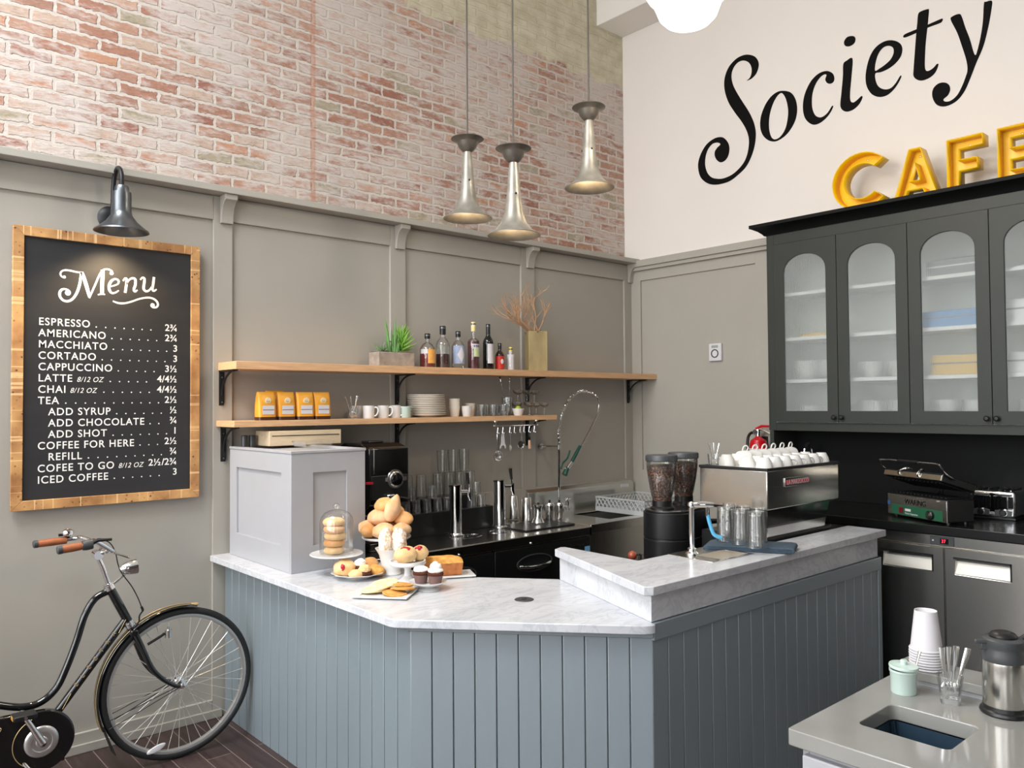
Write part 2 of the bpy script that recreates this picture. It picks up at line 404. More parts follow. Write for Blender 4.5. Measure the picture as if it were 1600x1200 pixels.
def frame_wood_material(axis):
    """reclaimed lath: cross-cut strips with pale saw lines and dark nail holes"""
    m, nt, p, N, L = nmat('reclaimed_wood_' + axis)
    tc = N('ShaderNodeTexCoord')
    w = N('ShaderNodeTexNoise'); w.inputs['Scale'].default_value = 9; w.inputs['Detail'].default_value = 6; L(tc.outputs['Object'], w.inputs['Vector'])
    r = N('ShaderNodeValToRGB'); L(w.outputs['Fac'], r.inputs[0]); e = r.color_ramp.elements
    e[0].position = 0.3; e[0].color = rgb(140, 92, 52); e[1].position = 0.7; e[1].color = rgb(206, 158, 102)
    vo = N('ShaderNodeTexVoronoi'); vo.inputs['Scale'].default_value = 42; L(tc.outputs['Object'], vo.inputs['Vector'])
    h = N('ShaderNodeMapRange'); h.inputs['From Min'].default_value = 0.16; h.inputs['From Max'].default_value = 0.26; h.inputs['To Min'].default_value = 0.85; h.inputs['To Max'].default_value = 0; L(vo.outputs['Distance'], h.inputs['Value'])
    n2 = N('ShaderNodeTexNoise'); n2.inputs['Scale'].default_value = 15; L(tc.outputs['Object'], n2.inputs['Vector'])
    g = N('ShaderNodeMapRange'); g.inputs['From Min'].default_value = 0.47; g.inputs['From Max'].default_value = 0.6; L(n2.outputs['Fac'], g.inputs['Value'])
    mm = N('ShaderNodeMath'); mm.operation = 'MULTIPLY'; L(h.outputs[0], mm.inputs[0]); L(g.outputs[0], mm.inputs[1])
    mx = N('ShaderNodeMix'); mx.data_type = 'RGBA'; mx.inputs[7].default_value = rgb(62, 38, 24); L(mm.outputs[0], mx.inputs[0]); L(r.outputs[0], mx.inputs[6])
    # pale cross-cut marks
    mp = N('ShaderNodeMapping'); mp.inputs['Scale'].default_value = (64, 2, 1.2) if axis == 'X' else (1.2, 2, 64); L(tc.outputs['Object'], mp.inputs[0])
    n3 = N('ShaderNodeTexNoise'); n3.inputs['Scale'].default_value = 1.0; n3.inputs['Detail'].default_value = 1; L(mp.outputs[0], n3.inputs['Vector'])
    c1 = N('ShaderNodeMapRange'); c1.inputs['From Min'].default_value = 0.62; c1.inputs['From Max'].default_value = 0.66; c1.inputs['To Max'].default_value = 0.75; L(n3.outputs['Fac'], c1.inputs['Value'])
    m3 = N('ShaderNodeMix'); m3.data_type = 'RGBA'; m3.inputs[7].default_value = rgb(228, 190, 138); L(c1.outputs[0], m3.inputs[0]); L(mx.outputs[2], m3.inputs[6])
    L(m3.outputs[2], p.inputs['Base Color']); p.inputs['Roughness'].default_value = 0.55
    return m

def reeded_material():
    m, nt, p, N, L = nmat('reeded_glass')
    p.inputs['Base Color'].default_value = (0.93, 0.96, 0.95, 1); p.inputs['Roughness'].default_value = 0.22; p.inputs['Transmission Weight'].default_value = 0.88; p.inputs['IOR'].default_value = 1.25
    tc = N('ShaderNodeTexCoord'); mp = N('ShaderNodeMapping'); mp.inputs['Scale'].default_value = (0, 1, 0); L(tc.outputs['Object'], mp.inputs[0])
    w = N('ShaderNodeTexWave'); w.bands_direction = 'Y'; w.inputs['Scale'].default_value = 34; L(mp.outputs[0], w.inputs['Vector'])
    b = N('ShaderNodeBump'); b.inputs['Strength'].default_value = 0.5; b.inputs['Distance'].default_value = 0.004; L(w.outputs['Fac'], b.inputs['Height']); L(b.outputs[0], p.inputs['Normal'])
    return m

def brushed_material(name, c, rough, stretch, bump=0.02):
    return mat(name, c, rough, 1.0, var=0.12, vs=30, bump=bump, bs=60, stretch=stretch, rvar=0.05)

M_['brick'] = brick_material()
M_['wallpaint'] = mat('warm_grey_wall_paint', rgb(165, 160, 151), 0.42, var=0.03, vs=2, bump=0.04, bs=120, spec=0.4)
M_['white'] = mat('white_wall_paint', rgb(224, 217, 211), 0.75, var=0.02, vs=1.5, bump=0.04, bs=60)
M_['white_beam'] = mat('white_beam_paint', rgb(226, 222, 216), 0.6, var=0.03, vs=3)
M_['ceiling'] = mat('ceiling_paint', rgb(220, 217, 212), 0.8, var=0.02)
M_['dim_wall'] = mat('far_wall_paint', rgb(70, 68, 64), 0.8, var=0.03)
M_['floor'] = plank_floor_material()
M_['bar'] = mat('blue_grey_bar_paint', rgb(120, 133, 140), 0.42,  var=0.06, vs=3, bump=0.10, bs=22, stretch=(1, 1, 0.25), spec=1.0)
M_['bar'].node_tree.nodes['Principled BSDF'].inputs['IOR'].default_value = 1.75
M_['marble'] = marble_material('white_marble', rgb(206, 207, 211), rgb(168, 171, 178))
M_['quartz'] = mat('grey_stone_top', rgb(140, 139, 135), 0.09, var=0.08, vs=5, rvar=0.03)
M_['cab'] = mat('dark_green_grey_paint', rgb(50, 53, 49), 0.45, spec=0.3, var=0.05, vs=4, bump=0.05, bs=40)
M_['blackpanel'] = mat('black_panel', rgb(14, 15, 15), 0.55, var=0.1, vs=3, spec=0.15)
M_['blackstone'] = mat('black_worktop', rgb(20, 21, 21), 0.22, var=0.15, vs=30)
M_['shelfwood'] = mat('pale_beech', rgb(214, 170, 128), 0.45, var=0.14, vs=5, stretch=(1.5, 14, 14))
M_['framewood'] = frame_wood_material('X')
M_['framewood_upright'] = frame_wood_material('Z')
M_['chalk'] = mat('blackboard', rgb(38, 38, 40), 0.55, var=0.18, vs=5, stretch=(0.5, 1, 3))
M_['letterwhite'] = mat('white_lettering', rgb(236, 233, 230), 0.6)
M_['letterblack'] = mat('black_lettering', rgb(14, 13, 12), 0.7, spec=0.1)
M_['yellow'] = mat('yellow_enamel', rgb(240, 190, 8), 0.35, var=0.05, vs=6)
M_['iron'] = mat('black_iron', rgb(28, 29, 31), 0.42, 0.3)
M_['gunmetal'] = mat('gunmetal', rgb(112, 116, 120), 0.33, 0.9, var=0.1, vs=9)
M_['galv'] = mat('old_galvanised', rgb(156, 152, 143), 0.42, 0.5, var=0.3, vs=11, bump=0.05, bs=30)
M_['darkcap'] = mat('dark_pewter', rgb(118, 112, 104), 0.38, 0.7, var=0.15, vs=16)
M_['bulb'] = mat('lit_bulb', rgb(255, 220, 160), 0.4, emit=(1, 0.72, 0.38, 1), es=6)
M_['globe'] = mat('lit_opal_glass', rgb(250, 248, 244), 0.3, emit=(1, 0.97, 0.92, 1), es=1.1)
M_['cord'] = mat('grey_cord', rgb(74, 70, 64), 0.6)
M_['steel'] = brushed_material('brushed_steel', rgb(218, 216, 211), 0.19, (1, 40, 40))
M_['steelv'] = brushed_material('brushed_steel_upright', rgb(206, 203, 197), 0.22, (40, 40, 1))
M_['chrome'] = mat('chrome', rgb(238, 239, 240), 0.06, 1.0)
M_['satin'] = mat('satin_steel', rgb(224, 222, 218), 0.18, 1.0, rvar=0.05, vs=20)
M_['black'] = mat('black_plastic', rgb(22, 22, 23), 0.35)
M_['blackgloss'] = mat('black_gloss', rgb(14, 14, 15), 0.12)
M_['darkgrey'] = mat('dark_grey_plastic', rgb(62, 64, 66), 0.4)
M_['glass'] = glassmat('clear_glass', (0.985, 0.99, 0.985, 1))
M_['glassbottle'] = glassmat('bottle_glass', (0.97, 0.98, 0.97, 1), 1.1)
M_['plasticclear'] = glassmat('clear_plastic', (0.94, 0.94, 0.92, 1), 0.9, 0.08)
M_['reeded'] = reeded_material()
M_['pocket'] = mat('matt_steel', rgb(190, 186, 178), 0.5, 1.0)
M_['ceramic'] = mat('white_porcelain', rgb(222, 221, 219), 0.15)
M_['cream'] = mat('cream_china', rgb(236, 228, 216), 0.22)
M_['mint'] = mat('pale_mint_stoneware', rgb(188, 206, 198), 0.25)
M_['paper'] = mat('white_paper', rgb(208, 205, 208), 0.6)
M_['greybox'] = mat('pale_grey_paint', rgb(168, 168, 172), 0.4, var=0.02, bump=0.03, bs=60)
M_['ply'] = mat('birch_ply', rgb(214, 192, 160), 0.5, var=0.1, vs=5, stretch=(2, 10, 10))

# ---------------------------------------------------------------- the room
struct('floor', MB().box(-8.6, 0.2, -10, 0.3, -0.1, 0), M_['floor'])
struct('ceiling', MB().plate([(-8.8, -10.2), (0.2, -10.2), (0.2, 0.3), (-8.8, 0.3)], [(-7.6, -3.2), (-5.4, -3.2), (-5.4, -0.6), (-7.6, -0.6)], 5.6, 5.75), M_['ceiling'])  # ceiling opening cut for the added skylight
struct('wall_left', MB().box(-8.8, 0, 0.07, 0.3, 0, 5.6), M_['brick'])
struct('wall_right', MB().box(0, 0.2, -10, 0.07, 2.94, 5.6).box(0.019, 0.2, -10, 0.07, 0, 2.94), M_['white'])
mb = MB(); ys = [-10.0]
for y in WIN_Y: ys += [y - 0.8, y + 0.8]
ys += [0.07]
for a, b in zip(ys[0::2], ys[1::2]): mb.box(-8.8, -8.6, a, b, 0, 5.6)
for y in WIN_Y: mb.box(-8.8, -8.6, y - 0.8, y + 0.8, 0, 1.05).box(-8.8, -8.6, y - 0.8, y + 0.8, 5.05, 5.6)
struct('wall_street', mb, M_['white'])
mb = MB(); xs = [-8.6, -8.25, -6.95, 0.0]
for a, b in zip(xs[0::2], xs[1::2]): mb.box(a, b, -10.2, -10, 0, 5.6)
for a, b in ((-8.25, -6.95),): mb.box(a, b, -10.2, -10, 0, 0.8).box(a, b, -10.2, -10, 4.3, 5.6)
struct('wall_rear', mb, M_['dim_wall'])
k = 1
for y in WIN_Y:
    mb = MB()
    for d in (-0.77, 0, 0.77): mb.box(-8.75, -8.65, y + d - 0.03, y + d + 0.03, 1.05, 5.05)
    for z in (1.08, 2.4, 3.7, 5.02): mb.box(-8.74, -8.66, y - 0.8, y + 0.8, z - 0.03, z + 0.03)
    struct('window_%d' % k, mb, M_['white_beam']); k += 1
for a, b in ((-8.25, -6.95),):
    mb = MB()
    for x in (a + .03, (a + b) / 2, b - .03): mb.box(x - .03, x + .03, -10.15, -10.05, 0.8, 4.3)
    for z in (0.83, 2.0, 3.15, 4.27): mb.box(a, b, -10.14, -10.06, z - .03, z + .03)
    struct('window_%d' % k, mb, M_['white_beam']); k += 1

# grey panelling of the brick wall: recessed panels between stiles and rails
ST = [(-7.35, -7.24), (-6.15, -6.04), (-4.93, -4.82), (-3.672, -3.56), (-2.482, -2.358), (-1.30, -1.158), (-0.093, 0.018)]
mb = MB().box(-8.6, 0.018, 0.018, 0.07, 0, 2.96)
for a, b in ST: mb.box(a, b, 0, 0.019, 0, 2.96)
sp = [-8.6] + [v for ab in ST for v in ab]
for a, b in zip(sp[0::2], sp[1::2]):
    mb.box(a, b, 0, 0.019, 2.822, 2.96)
    lo = 0.10 if b < -3.6 else 1.11
    mb.box(a, b, 0, 0.019, 0 if lo < 0.5 else 0.9, lo)
struct('trim_1', mb, M_['wallpaint'], bevel=0.003)
# grey panelling of the white wall
S2 = [(-1.53, -1.218), (-0.101, 0.0)]
mb = MB()
for a, b in S2: mb.box(0, 0.019, a, b, 0, 2.93)
mb.box(0.0175, 0.019, -1.53, 0, 0, 2.93).box(0, 0.019, -1.218, -0.101, 2.815, 2.93).box(0, 0.019, -1.218, -0.101, 0, 1.185)
mb.box(-0.05, 0.02, -1.60, 0.0, 2.93, 2.985).box(-0.03, 0.02, -1.60, 0.0, 2.90, 2.93)
struct('trim_2', mb, M_['wallpaint'], bevel=0.003)
# plate rail under the bricks, its corbels are parts of it
rail = struct('trim_3', MB().prism([(-0.10, 2.962), (-0.10, 3.0), (0.07, 3.045), (0.07, 2.962)], -8.6, 0.0, 'x'), M_['wallpaint'], bevel=0.003)
prof = [(0, 2.805), (-0.022, 2.805), (-0.024, 2.84), (-0.030, 2.87), (-0.042, 2.90), (-0.062, 2.922), (-0.085, 2.932), (-0.085, 2.962), (0, 2.962)]
for x in (-4.87, -3.60, -2.41, -1.213, -0.012):
    MB().prism([(y, z) for y, z in prof], x - 0.036, min(x + 0.036, 0.0 if x < -0.1 else 0.03), 'x').build('corbel', M_['wallpaint'], rail, bevel=0.003)
struct('baseboard_left', MB().box(-8.6, -3.62, -0.014, 0.001, 0, 0.045), M_['wallpaint'], bevel=0.003)
struct('baseboard_right', MB().box(-0.014, 0.001, -1.5, 0, 0, 0.09), M_['wallpaint'], bevel=0.003)
# white boxed beam along the white wall
struct('trim_4', MB().box(-0.34, 0.0, -10, 0.07, 5.0, 5.6), M_['white_beam'], bevel=0.006)

# ---------------------------------------------------------------- menu board
t = thing('menu_board', 'large black menu board in a reclaimed wood frame above the bicycle', 'sign', (-4.21, -0.001, 1.25))
x0, x1, z0, z1 = -4.664, -3.760, 1.251, 2.647
fw = 0.048
for nm, pl, m_ in (('bottom_rail', [(x0, z0), (x1, z0), (x1 - fw, z0 + fw), (x0 + fw, z0 + fw)], 'framewood'), ('top_rail', [(x0, z1), (x1, z1), (x1 - fw, z1 - fw), (x0 + fw, z1 - fw)], 'framewood'),
                   ('side_rail', [(x0, z0), (x0, z1), (x0 + fw, z1 - fw), (x0 + fw, z0 + fw)], 'framewood_upright'), ('side_rail', [(x1, z0), (x1, z1), (x1 - fw, z1 - fw), (x1 - fw, z0 + fw)], 'framewood_upright')):
    MB().prism(pl, -0.032, -0.002, 'y').build(nm, M_[m_], t, bevel=0.002, world=True)
board = MB().box(x0 + fw - .004, x1 - fw + .004, -0.02, -0.004, z0 + fw - .004, z1 - fw + .004).build('board', M_['chalk'], t, world=True)
YB = -0.0206
tl = t.location
def on_board(x, z): return frame((x - tl.x, YB - tl.y, z - tl.z), (1, 0, 0), (0, 0, 1))
rows = [('ESPRESSO', '', 0, '2¾'), ('AMERICANO', '', 0, '2¾'), ('MACCHIATO', '', 0, '3'), ('CORTADO', '', 0, '3'), ('CAPPUCCINO', '', 0, '3½'),
        ('LATTE', '8/12 OZ', 0, '4/4½'), ('CHAI', '8/12 OZ', 0, '4/4½'), ('TEA', '', 0, '2½'), ('ADD SYRUP', '', 1, '½'), ('ADD CHOCOLATE', '', 1, '¾'),
        ('ADD SHOT', '', 1, '1'), ('COFFEE FOR HERE', '', 0, '2½'), ('REFILL', '', 1, '¾'), ('COFEE TO GO', '8/12 OZ', 0, '2½/2¾'), ('ICED COFFEE', '', 0, '3')]
xl, xr = -4.551, -3.877
for i, (a, b, ind, pr) in enumerate(rows):
    z = 2.164 - i * (2.164 - 1.378) / 14
    x = xl + ind * 0.046
    ms = [text_mesh(a, 0.0525, on_board(x, z), spacing=1.14, offset=0.0005, wscale=0.93)]
    xe = max(v.co.x for v in ms[0].vertices) + tl.x
    if b:
        ms.append(text_mesh(b, 0.037, on_board(xe + 0.02, z), spacing=1.08, shear=0.3, wscale=0.88))
        xe = max(v.co.x for v in ms[-1].vertices) + tl.x
    ms.append(text_mesh(pr, 0.051, on_board(xr, z + 0.004), 'RIGHT', spacing=1.0, offset=0.0006))
    xp = min(v.co.x for v in ms[-1].vertices) + tl.x
    d = MB(); xx = xe + 0.03
    while xx < xp - 0.03:
        d.cyl((0, 0, 0), 0.0035, 0.0012, 8, T(xx - tl.x, YB + .0008 - tl.y, z + 0.004 - tl.z) @ rot('X', 90)); xx += 0.045
    me = bpy.data.meshes.new('dots'); me.from_pydata(d.v, [], d.f); ms.append(me)
    join_meshes('lettering', ms, M_['letterwhite'], board)
mb = MB()
PXM = 1 / 8.889
def W1(px, py): pass
MS = [
 ([(-4.4368, 2.4094), (-4.4482, 2.4127), (-4.4554, 2.4251), (-4.4497, 2.4402), (-4.4322, 2.4479), (-4.4059, 2.447), (-4.3828, 2.4436), (-4.3578, 2.4432)], (18, 20, 22, 22, 24, 24, 22, 24)),
 ([(-4.3602, 2.4449), (-4.3627, 2.4169), (-4.3671, 2.3832), (-4.3772, 2.3453), (-4.3919, 2.3146), (-4.4083, 2.2968), (-4.4262, 2.2905), (-4.4442, 2.2957), (-4.4566, 2.3128), (-4.4574, 2.3328), (-4.4478, 2.3482), (-4.4315, 2.3515), (-4.4168, 2.3455), (-4.4124, 2.3342), (-4.4199, 2.3269)], (30, 32, 34, 34, 32, 32, 30, 30, 32, 34, 30, 24, 22, 30, 34)),
 ([(-4.3578, 2.4451), (-4.3459, 2.4111), (-4.3321, 2.3642), (-4.3211, 2.3206)], (40, 46, 46, 34)),
 ([(-4.3217, 2.3149), (-4.3084, 2.3514), (-4.2933, 2.3901), (-4.2781, 2.4309), (-4.2646, 2.4586), (-4.2491, 2.4715), (-4.2317, 2.4734), (-4.2167, 2.4663), (-4.2124, 2.4546)], (20, 24, 24, 24, 22, 22, 22, 22, 28)),
 ([(-4.2598, 2.4666), (-4.2602, 2.4271), (-4.2614, 2.3819), (-4.2625, 2.3405)], (46, 48, 48, 46)),
 ([(-4.2817, 2.3358), (-4.2639, 2.3411), (-4.2473, 2.3403)], (16, 24, 16)),
 ([(-4.2288, 2.3819), (-4.2051, 2.3901), (-4.1858, 2.4011), (-4.1813, 2.416), (-4.1905, 2.4249), (-4.2035, 2.4244), (-4.2185, 2.4116), (-4.2274, 2.3888), (-4.2266, 2.3662), (-4.2147, 2.3514), (-4.1972, 2.3545), (-4.181, 2.3673)], (16, 18, 20, 26, 24, 26, 34, 38, 36, 28, 22, 16)),
 ([(-4.16, 2.4199), (-4.1504, 2.4335), (-4.1422, 2.4293), (-4.1435, 2.4005), (-4.149, 2.3579)], (18, 24, 32, 34, 34)),
 ([(-4.1435, 2.4005), (-4.1307, 2.4266), (-4.1128, 2.4387), (-4.099, 2.4324), (-4.0988, 2.4047), (-4.106, 2.379), (-4.0997, 2.3684), (-4.0878, 2.3779)], (16, 22, 28, 32, 34, 32, 26, 16)),
 ([(-4.0735, 2.4341), (-4.0626, 2.4468), (-4.0522, 2.4393), (-4.055, 2.4088), (-4.0564, 2.3873), (-4.0438, 2.3749), (-4.0265, 2.3834), (-4.0117, 2.409)], (18, 24, 32, 34, 34, 28, 24, 16)),
 ([(-4.0034, 2.4559), (-4.0077, 2.4171), (-4.0117, 2.3914), (-4.0041, 2.3799), (-3.9896, 2.3906)], (34, 34, 34, 26, 16)),
 ([(-4.2095, 2.3087), (-4.1835, 2.3009), (-4.1516, 2.3019), (-4.1158, 2.314), (-4.0796, 2.3304), (-4.0392, 2.3411), (-4.0096, 2.3389), (-3.9889, 2.3249), (-3.9825, 2.3058), (-3.9914, 2.2926), (-4.0075, 2.2914), (-4.0161, 2.3001), (-4.0102, 2.3095)], (18, 24, 24, 22, 22, 24, 26, 28, 28, 26, 26, 30, 34)),
]
px_m = 0.0034 / 8.889
for pts, wd in MS:
    ribbon_mb(mb, pts, [w * px_m for w in wd], 0, YB, lambda u, v, h: (u, h, v))
for (x, z), r in ([((-4.4378, 2.4123), 20), ((-4.421, 2.3334), 36), ((-4.2166, 2.4542), 24), ((-4.0102, 2.3021), 30)]):
    n = 14; mb.add([(x + r * px_m * math.cos(2 * PI * i / n), YB - .0002, z + r * px_m * math.sin(2 * PI * i / n)) for i in range(n)], [tuple(range(n))])
mb.build('heading', M_['letterwhite'], board, world=True, recalc=False, smooth=0)

# ---------------------------------------------------------------- gooseneck lamp over the board
t = thing('gooseneck_wall_lamp', 'dark metal gooseneck lamp on the grey wall above the menu board', 'lamp', (-4.22, 0, 2.745))
MB().lathe([(0, 0), (0.062, 0), (0.064, 0.008), (0.05, 0.02), (0.02, 0.026), (0, 0.026)], n=28, M=T(0, 0, 0) @ rot('X', 90)).build('wall_plate', M_['iron'], t)
c = [(0.0, -0.02, 0.0), (-0.001, -0.045, 0.03), (-0.001, -0.055, 0.09), (-0.001, -0.062, 0.16), (0.0, -0.085, 0.215), (0.0, -0.13, 0.238), (0.0, -0.175, 0.222), (0.0, -0.20, 0.18), (0.0, -0.205, 0.13)]
MB().tube(smooth_pts(c, 5, False), 0.0115, 12).build('gooseneck_arm', M_['iron'], t)
sh = MB().lathe([(0.012, 0.135), (0.03, 0.13), (0.034, 0.118), (0.034, 0.10), (0.044, 0.098), (0.046, 0.06), (0.045, 0.055), (0.046, 0.0), (0.05, -0.02), (0.075, -0.055), (0.11, -0.085), (0.128, -0.098), (0.130, -0.104), (0.126, -0.102), (0.072, -0.06), (0.045, -0.02), (0.04, 0.03), (0, 0.035)], (0, -0.205, 0), 32).build('shade', M_['gunmetal'], t)
MB().ball((0, -0.205, -0.035), (0.026, 0.026, 0.034)).build('bulb', M_['bulb'], sh)
l = bpy.data.lights.new('lamp_light', 'SPOT'); l.energy = 40; l.color = (1, 0.74, 0.45); l.spot_size = math.radians(125); l.spot_blend = 0.6; l.shadow_soft_size = 0.03
o = bpy.data.objects.new('lamp_light', l); C.objects.link(o); o.parent = t; o.location = (0, -0.205, -0.075)

# ---------------------------------------------------------------- horn pendants
horn = [(0.020, 0.385), (0.024, 0.36), (0.030, 0.30), (0.037, 0.215), (0.0385, 0.212), (0.0375, 0.205), (0.042, 0.16), (0.052, 0.105), (0.070, 0.058), (0.098, 0.024), (0.128, 0.006), (0.140, 0.0), (0.139, -0.004), (0.126, 0.002), (0.096, 0.019), (0.066, 0.054), (0.047, 0.105), (0.036, 0.18), (0.02, 0.30), (0, 0.31)]
bowl = [(0.0, 0.375), (0.022, 0.378), (0.036, 0.388), (0.052, 0.408), (0.060, 0.432), (0.063, 0.437), (0.085, 0.447), (0.094, 0.452), (0.092, 0.456), (0.06, 0.452), (0, 0.452)]
def pendant(loc, label, wire):
    t = thing('pendant_lamp', label, 'lamp', loc, group='horn pendant lamps above the counter')
    h = MB().lathe(horn, n=36).build('horn_shade', M_['galv'], t)
    MB().lathe(bowl, n=32).build('cap_bowl', M_['darkcap'], t)
    MB().tube([(0, 0, 0.45), (0, 0, wire)], 0.005, 6).build('cord', M_['cord'], t)
    mb = MB()
    for a in (0.6, 2.2, 4.3): mb.ball((0.038 * math.cos(a), 0.038 * math.sin(a), 0.21), 0.006, 8, 6)
    mb.build('rivet', M_['iron'], h)
    MB().ball((0, 0, 0.09), (0.022, 0.022, 0.03)).build('bulb', M_['bulb'], h)
    l = bpy.data.lights.new('pendant_light', 'POINT'); l.energy = 2.2; l.color = (1, 0.72, 0.42); l.shadow_soft_size = 0.025
    o = bpy.data.objects.new('pendant_light', l); C.objects.link(o); o.parent = t; o.location = (0, 0, 0.05)
pendant((-2.6019, -0.9867, 2.8121), 'galvanised horn pendant lamp hanging leftmost of the three', 2.9)
pendant((-2.6573, -1.4408, 2.6353), 'galvanised horn pendant lamp hanging lowest, between the other two', 3.1)
pendant((-2.1294, -1.4885, 2.9661), 'galvanised horn pendant lamp hanging highest, nearest the white wall', 2.7)

# ---------------------------------------------------------------- opal globe lamp
t = thing('globe_pendant_lamp', 'white opal schoolhouse globe lamp hanging in front of the white beam', 'lamp', (-2.3154, -2.3018, 3.5336))
MB().lathe([(0, 0), (0.06, 0.002), (0.105, 0.015), (0.135, 0.045), (0.150, 0.085), (0.165, 0.12), (0.185, 0.14), (0.20, 0.165), (0.203, 0.2), (0.185, 0.25), (0.14, 0.29), (0.09, 0.31), (0.07, 0.33)], n=40).build('opal_globe', M_['globe'], t)
MB().lathe([(0.08, 0.32), (0.085, 0.36), (0.04, 0.40), (0.012, 0.41), (0.012, 1.75), (0, 1.75)], n=20).build('stem', M_['iron'], t)

l = bpy.data.lights.new('globe_light', 'POINT'); l.energy = 40; l.color = (1, 0.86, 0.68); l.shadow_soft_size = 0.18
o = bpy.data.objects.new('globe_light', l); C.objects.link(o); o.parent = t; o.location = (0, 0, -0.16)

# ---------------------------------------------------------------- painted wall lettering
t = thing('painted_wall_lettering', 'black painted script word on the white wall above the yellow letters', 'sign', (0, -2, 4))
FW = frame((-0.0012, 0, 0), (0, -1, 0), (0, 0, 1))
def wall_letter(loops, nm='letter'):
    ls = [smooth_pts([(-y, z) for y, z in lp], 5) for lp in loops]
    me = curve_mesh(nm, ls, 0.001, FW)
    me.transform(Matrix.Translation(-t.location))
    return mesh_obj(nm, me, M_['letterblack'], t)
wall_letter([[(-1.1684, 4.2323), (-1.2148, 4.2365), (-1.2554, 4.265), (-1.2756, 4.3149), (-1.2684, 4.3583), (-1.2405, 4.3983), (-1.1891, 4.4289), (-1.1367, 4.4401), (-1.0774, 4.4315), (-1.0167, 4.3933), (-0.9792, 4.3311), (-0.9683, 4.2601), (-0.9805, 4.1822), (-1.0119, 4.099), (-1.0645, 4.0105), (-1.1166, 3.9335), (-1.1564, 3.8606), (-1.1785, 3.7928), (-1.1798, 3.7306), (-1.1647, 3.662), (-1.1346, 3.607), (-1.0809, 3.5621), (-1.0207, 3.5336), (-0.9478, 3.5232), (-0.8864, 3.5344), (-0.8369, 3.558), (-0.7998, 3.6038), (-0.7817, 3.6672), (-0.7865, 3.7309), (-0.809, 3.7848), (-0.8473, 3.8184), (-0.8848, 3.823), (-0.9156, 3.8121), (-0.9252, 3.7969), (-0.8965, 3.7795), (-0.8738, 3.753), (-0.8744, 3.7154), (-0.8949, 3.6785), (-0.9279, 3.6549), (-0.9684, 3.6614), (-0.9968, 3.6916), (-1.0085, 3.7415), (-0.9984, 3.7914), (-0.9651, 3.8368), (-0.9287, 3.8567), (-0.873, 3.8602), (-0.8034, 3.8347), (-0.7516, 3.7825), (-0.7184, 3.7143), (-0.7148, 3.6499), (-0.7356, 3.58), (-0.7859, 3.5259), (-0.8484, 3.4944), (-0.9227, 3.483), (-1.008, 3.4892), (-1.0802, 3.5206), (-1.1515, 3.5669), (-1.1989, 3.6332), (-1.2289, 3.7081), (-1.2417, 3.7869), (-1.237, 3.8496), (-1.2175, 3.9164), (-1.1818, 3.9933), (-1.1307, 4.0804), (-1.0848, 4.1618), (-1.0502, 4.2351), (-1.0357, 4.3028), (-1.0461, 4.3522), (-1.0767, 4.3897), (-1.1184, 4.4023), (-1.1593, 4.391), (-1.1938, 4.3621), (-1.2127, 4.3198), (-1.212, 4.2787), (-1.1976, 4.247)]])
wall_letter([[(-1.474, 4.063), (-1.5324, 4.0336), (-1.5685, 3.9785), (-1.583, 3.9054), (-1.5745, 3.839), (-1.5493, 3.7867), (-1.506, 3.7388), (-1.4571, 3.7116), (-1.4025, 3.7024), (-1.3476, 3.7243), (-1.3037, 3.7709), (-1.2821, 3.8275), (-1.2809, 3.889), (-1.2954, 3.9462), (-1.3302, 4.0076), (-1.3754, 4.0501), (-1.4252, 4.0686)], [(-1.4543, 4.0519), (-1.4788, 4.0297), (-1.4994, 3.9788), (-1.511, 3.906), (-1.5045, 3.8384), (-1.4851, 3.774), (-1.4466, 3.7292), (-1.4049, 3.7178), (-1.3756, 3.7374), (-1.3576, 3.7874), (-1.3531, 3.8492), (-1.362, 3.9175), (-1.3853, 3.9817), (-1.4191, 4.0322)]])
wall_letter([[(-1.8552, 3.8359), (-1.835, 3.8007), (-1.7998, 3.7676), (-1.7546, 3.7463), (-1.7092, 3.746), (-1.6689, 3.7742), (-1.6388, 3.8213), (-1.6275, 3.8831), (-1.6328, 3.95), (-1.6524, 4.0076), (-1.6894, 4.0645), (-1.7357, 4.0985), (-1.7811, 4.1083), (-1.8207, 4.1005), (-1.8546, 4.0735), (-1.8677, 4.0381), (-1.8613, 4.0116), (-1.8387, 4.0043), (-1.8142, 4.0165), (-1.8008, 4.0427), (-1.8052, 4.0624), (-1.8103, 4.0751), (-1.7956, 4.0845), (-1.7655, 4.0748), (-1.7296, 4.0377), (-1.7053, 3.9821), (-1.6971, 3.9216), (-1.7011, 3.8623), (-1.7205, 3.8134), (-1.7503, 3.7888), (-1.7803, 3.7873), (-1.8154, 3.8062), (-1.8456, 3.8424)]])
wall_letter([[(-1.9995, 4.1311), (-1.9909, 4.0108), (-1.9785, 3.9003), (-1.98, 3.8427), (-2.0002, 3.8242), (-2.0284, 3.8349), (-2.0566, 3.8519), (-2.0639, 3.8372), (-2.0405, 3.8), (-2.0019, 3.7756), (-1.9568, 3.7718), (-1.9221, 3.793), (-1.9071, 3.8318), (-1.9166, 3.9187), (-1.9291, 4.0301), (-1.9332, 4.112), (-1.9569, 4.1299)], [(-1.9793, 4.2944), (-2.0113, 4.2832), (-2.0236, 4.2599), (-2.0129, 4.2319), (-1.978, 4.2235), (-1.9485, 4.2387), (-1.9412, 4.2668), (-1.9573, 4.2894)]])
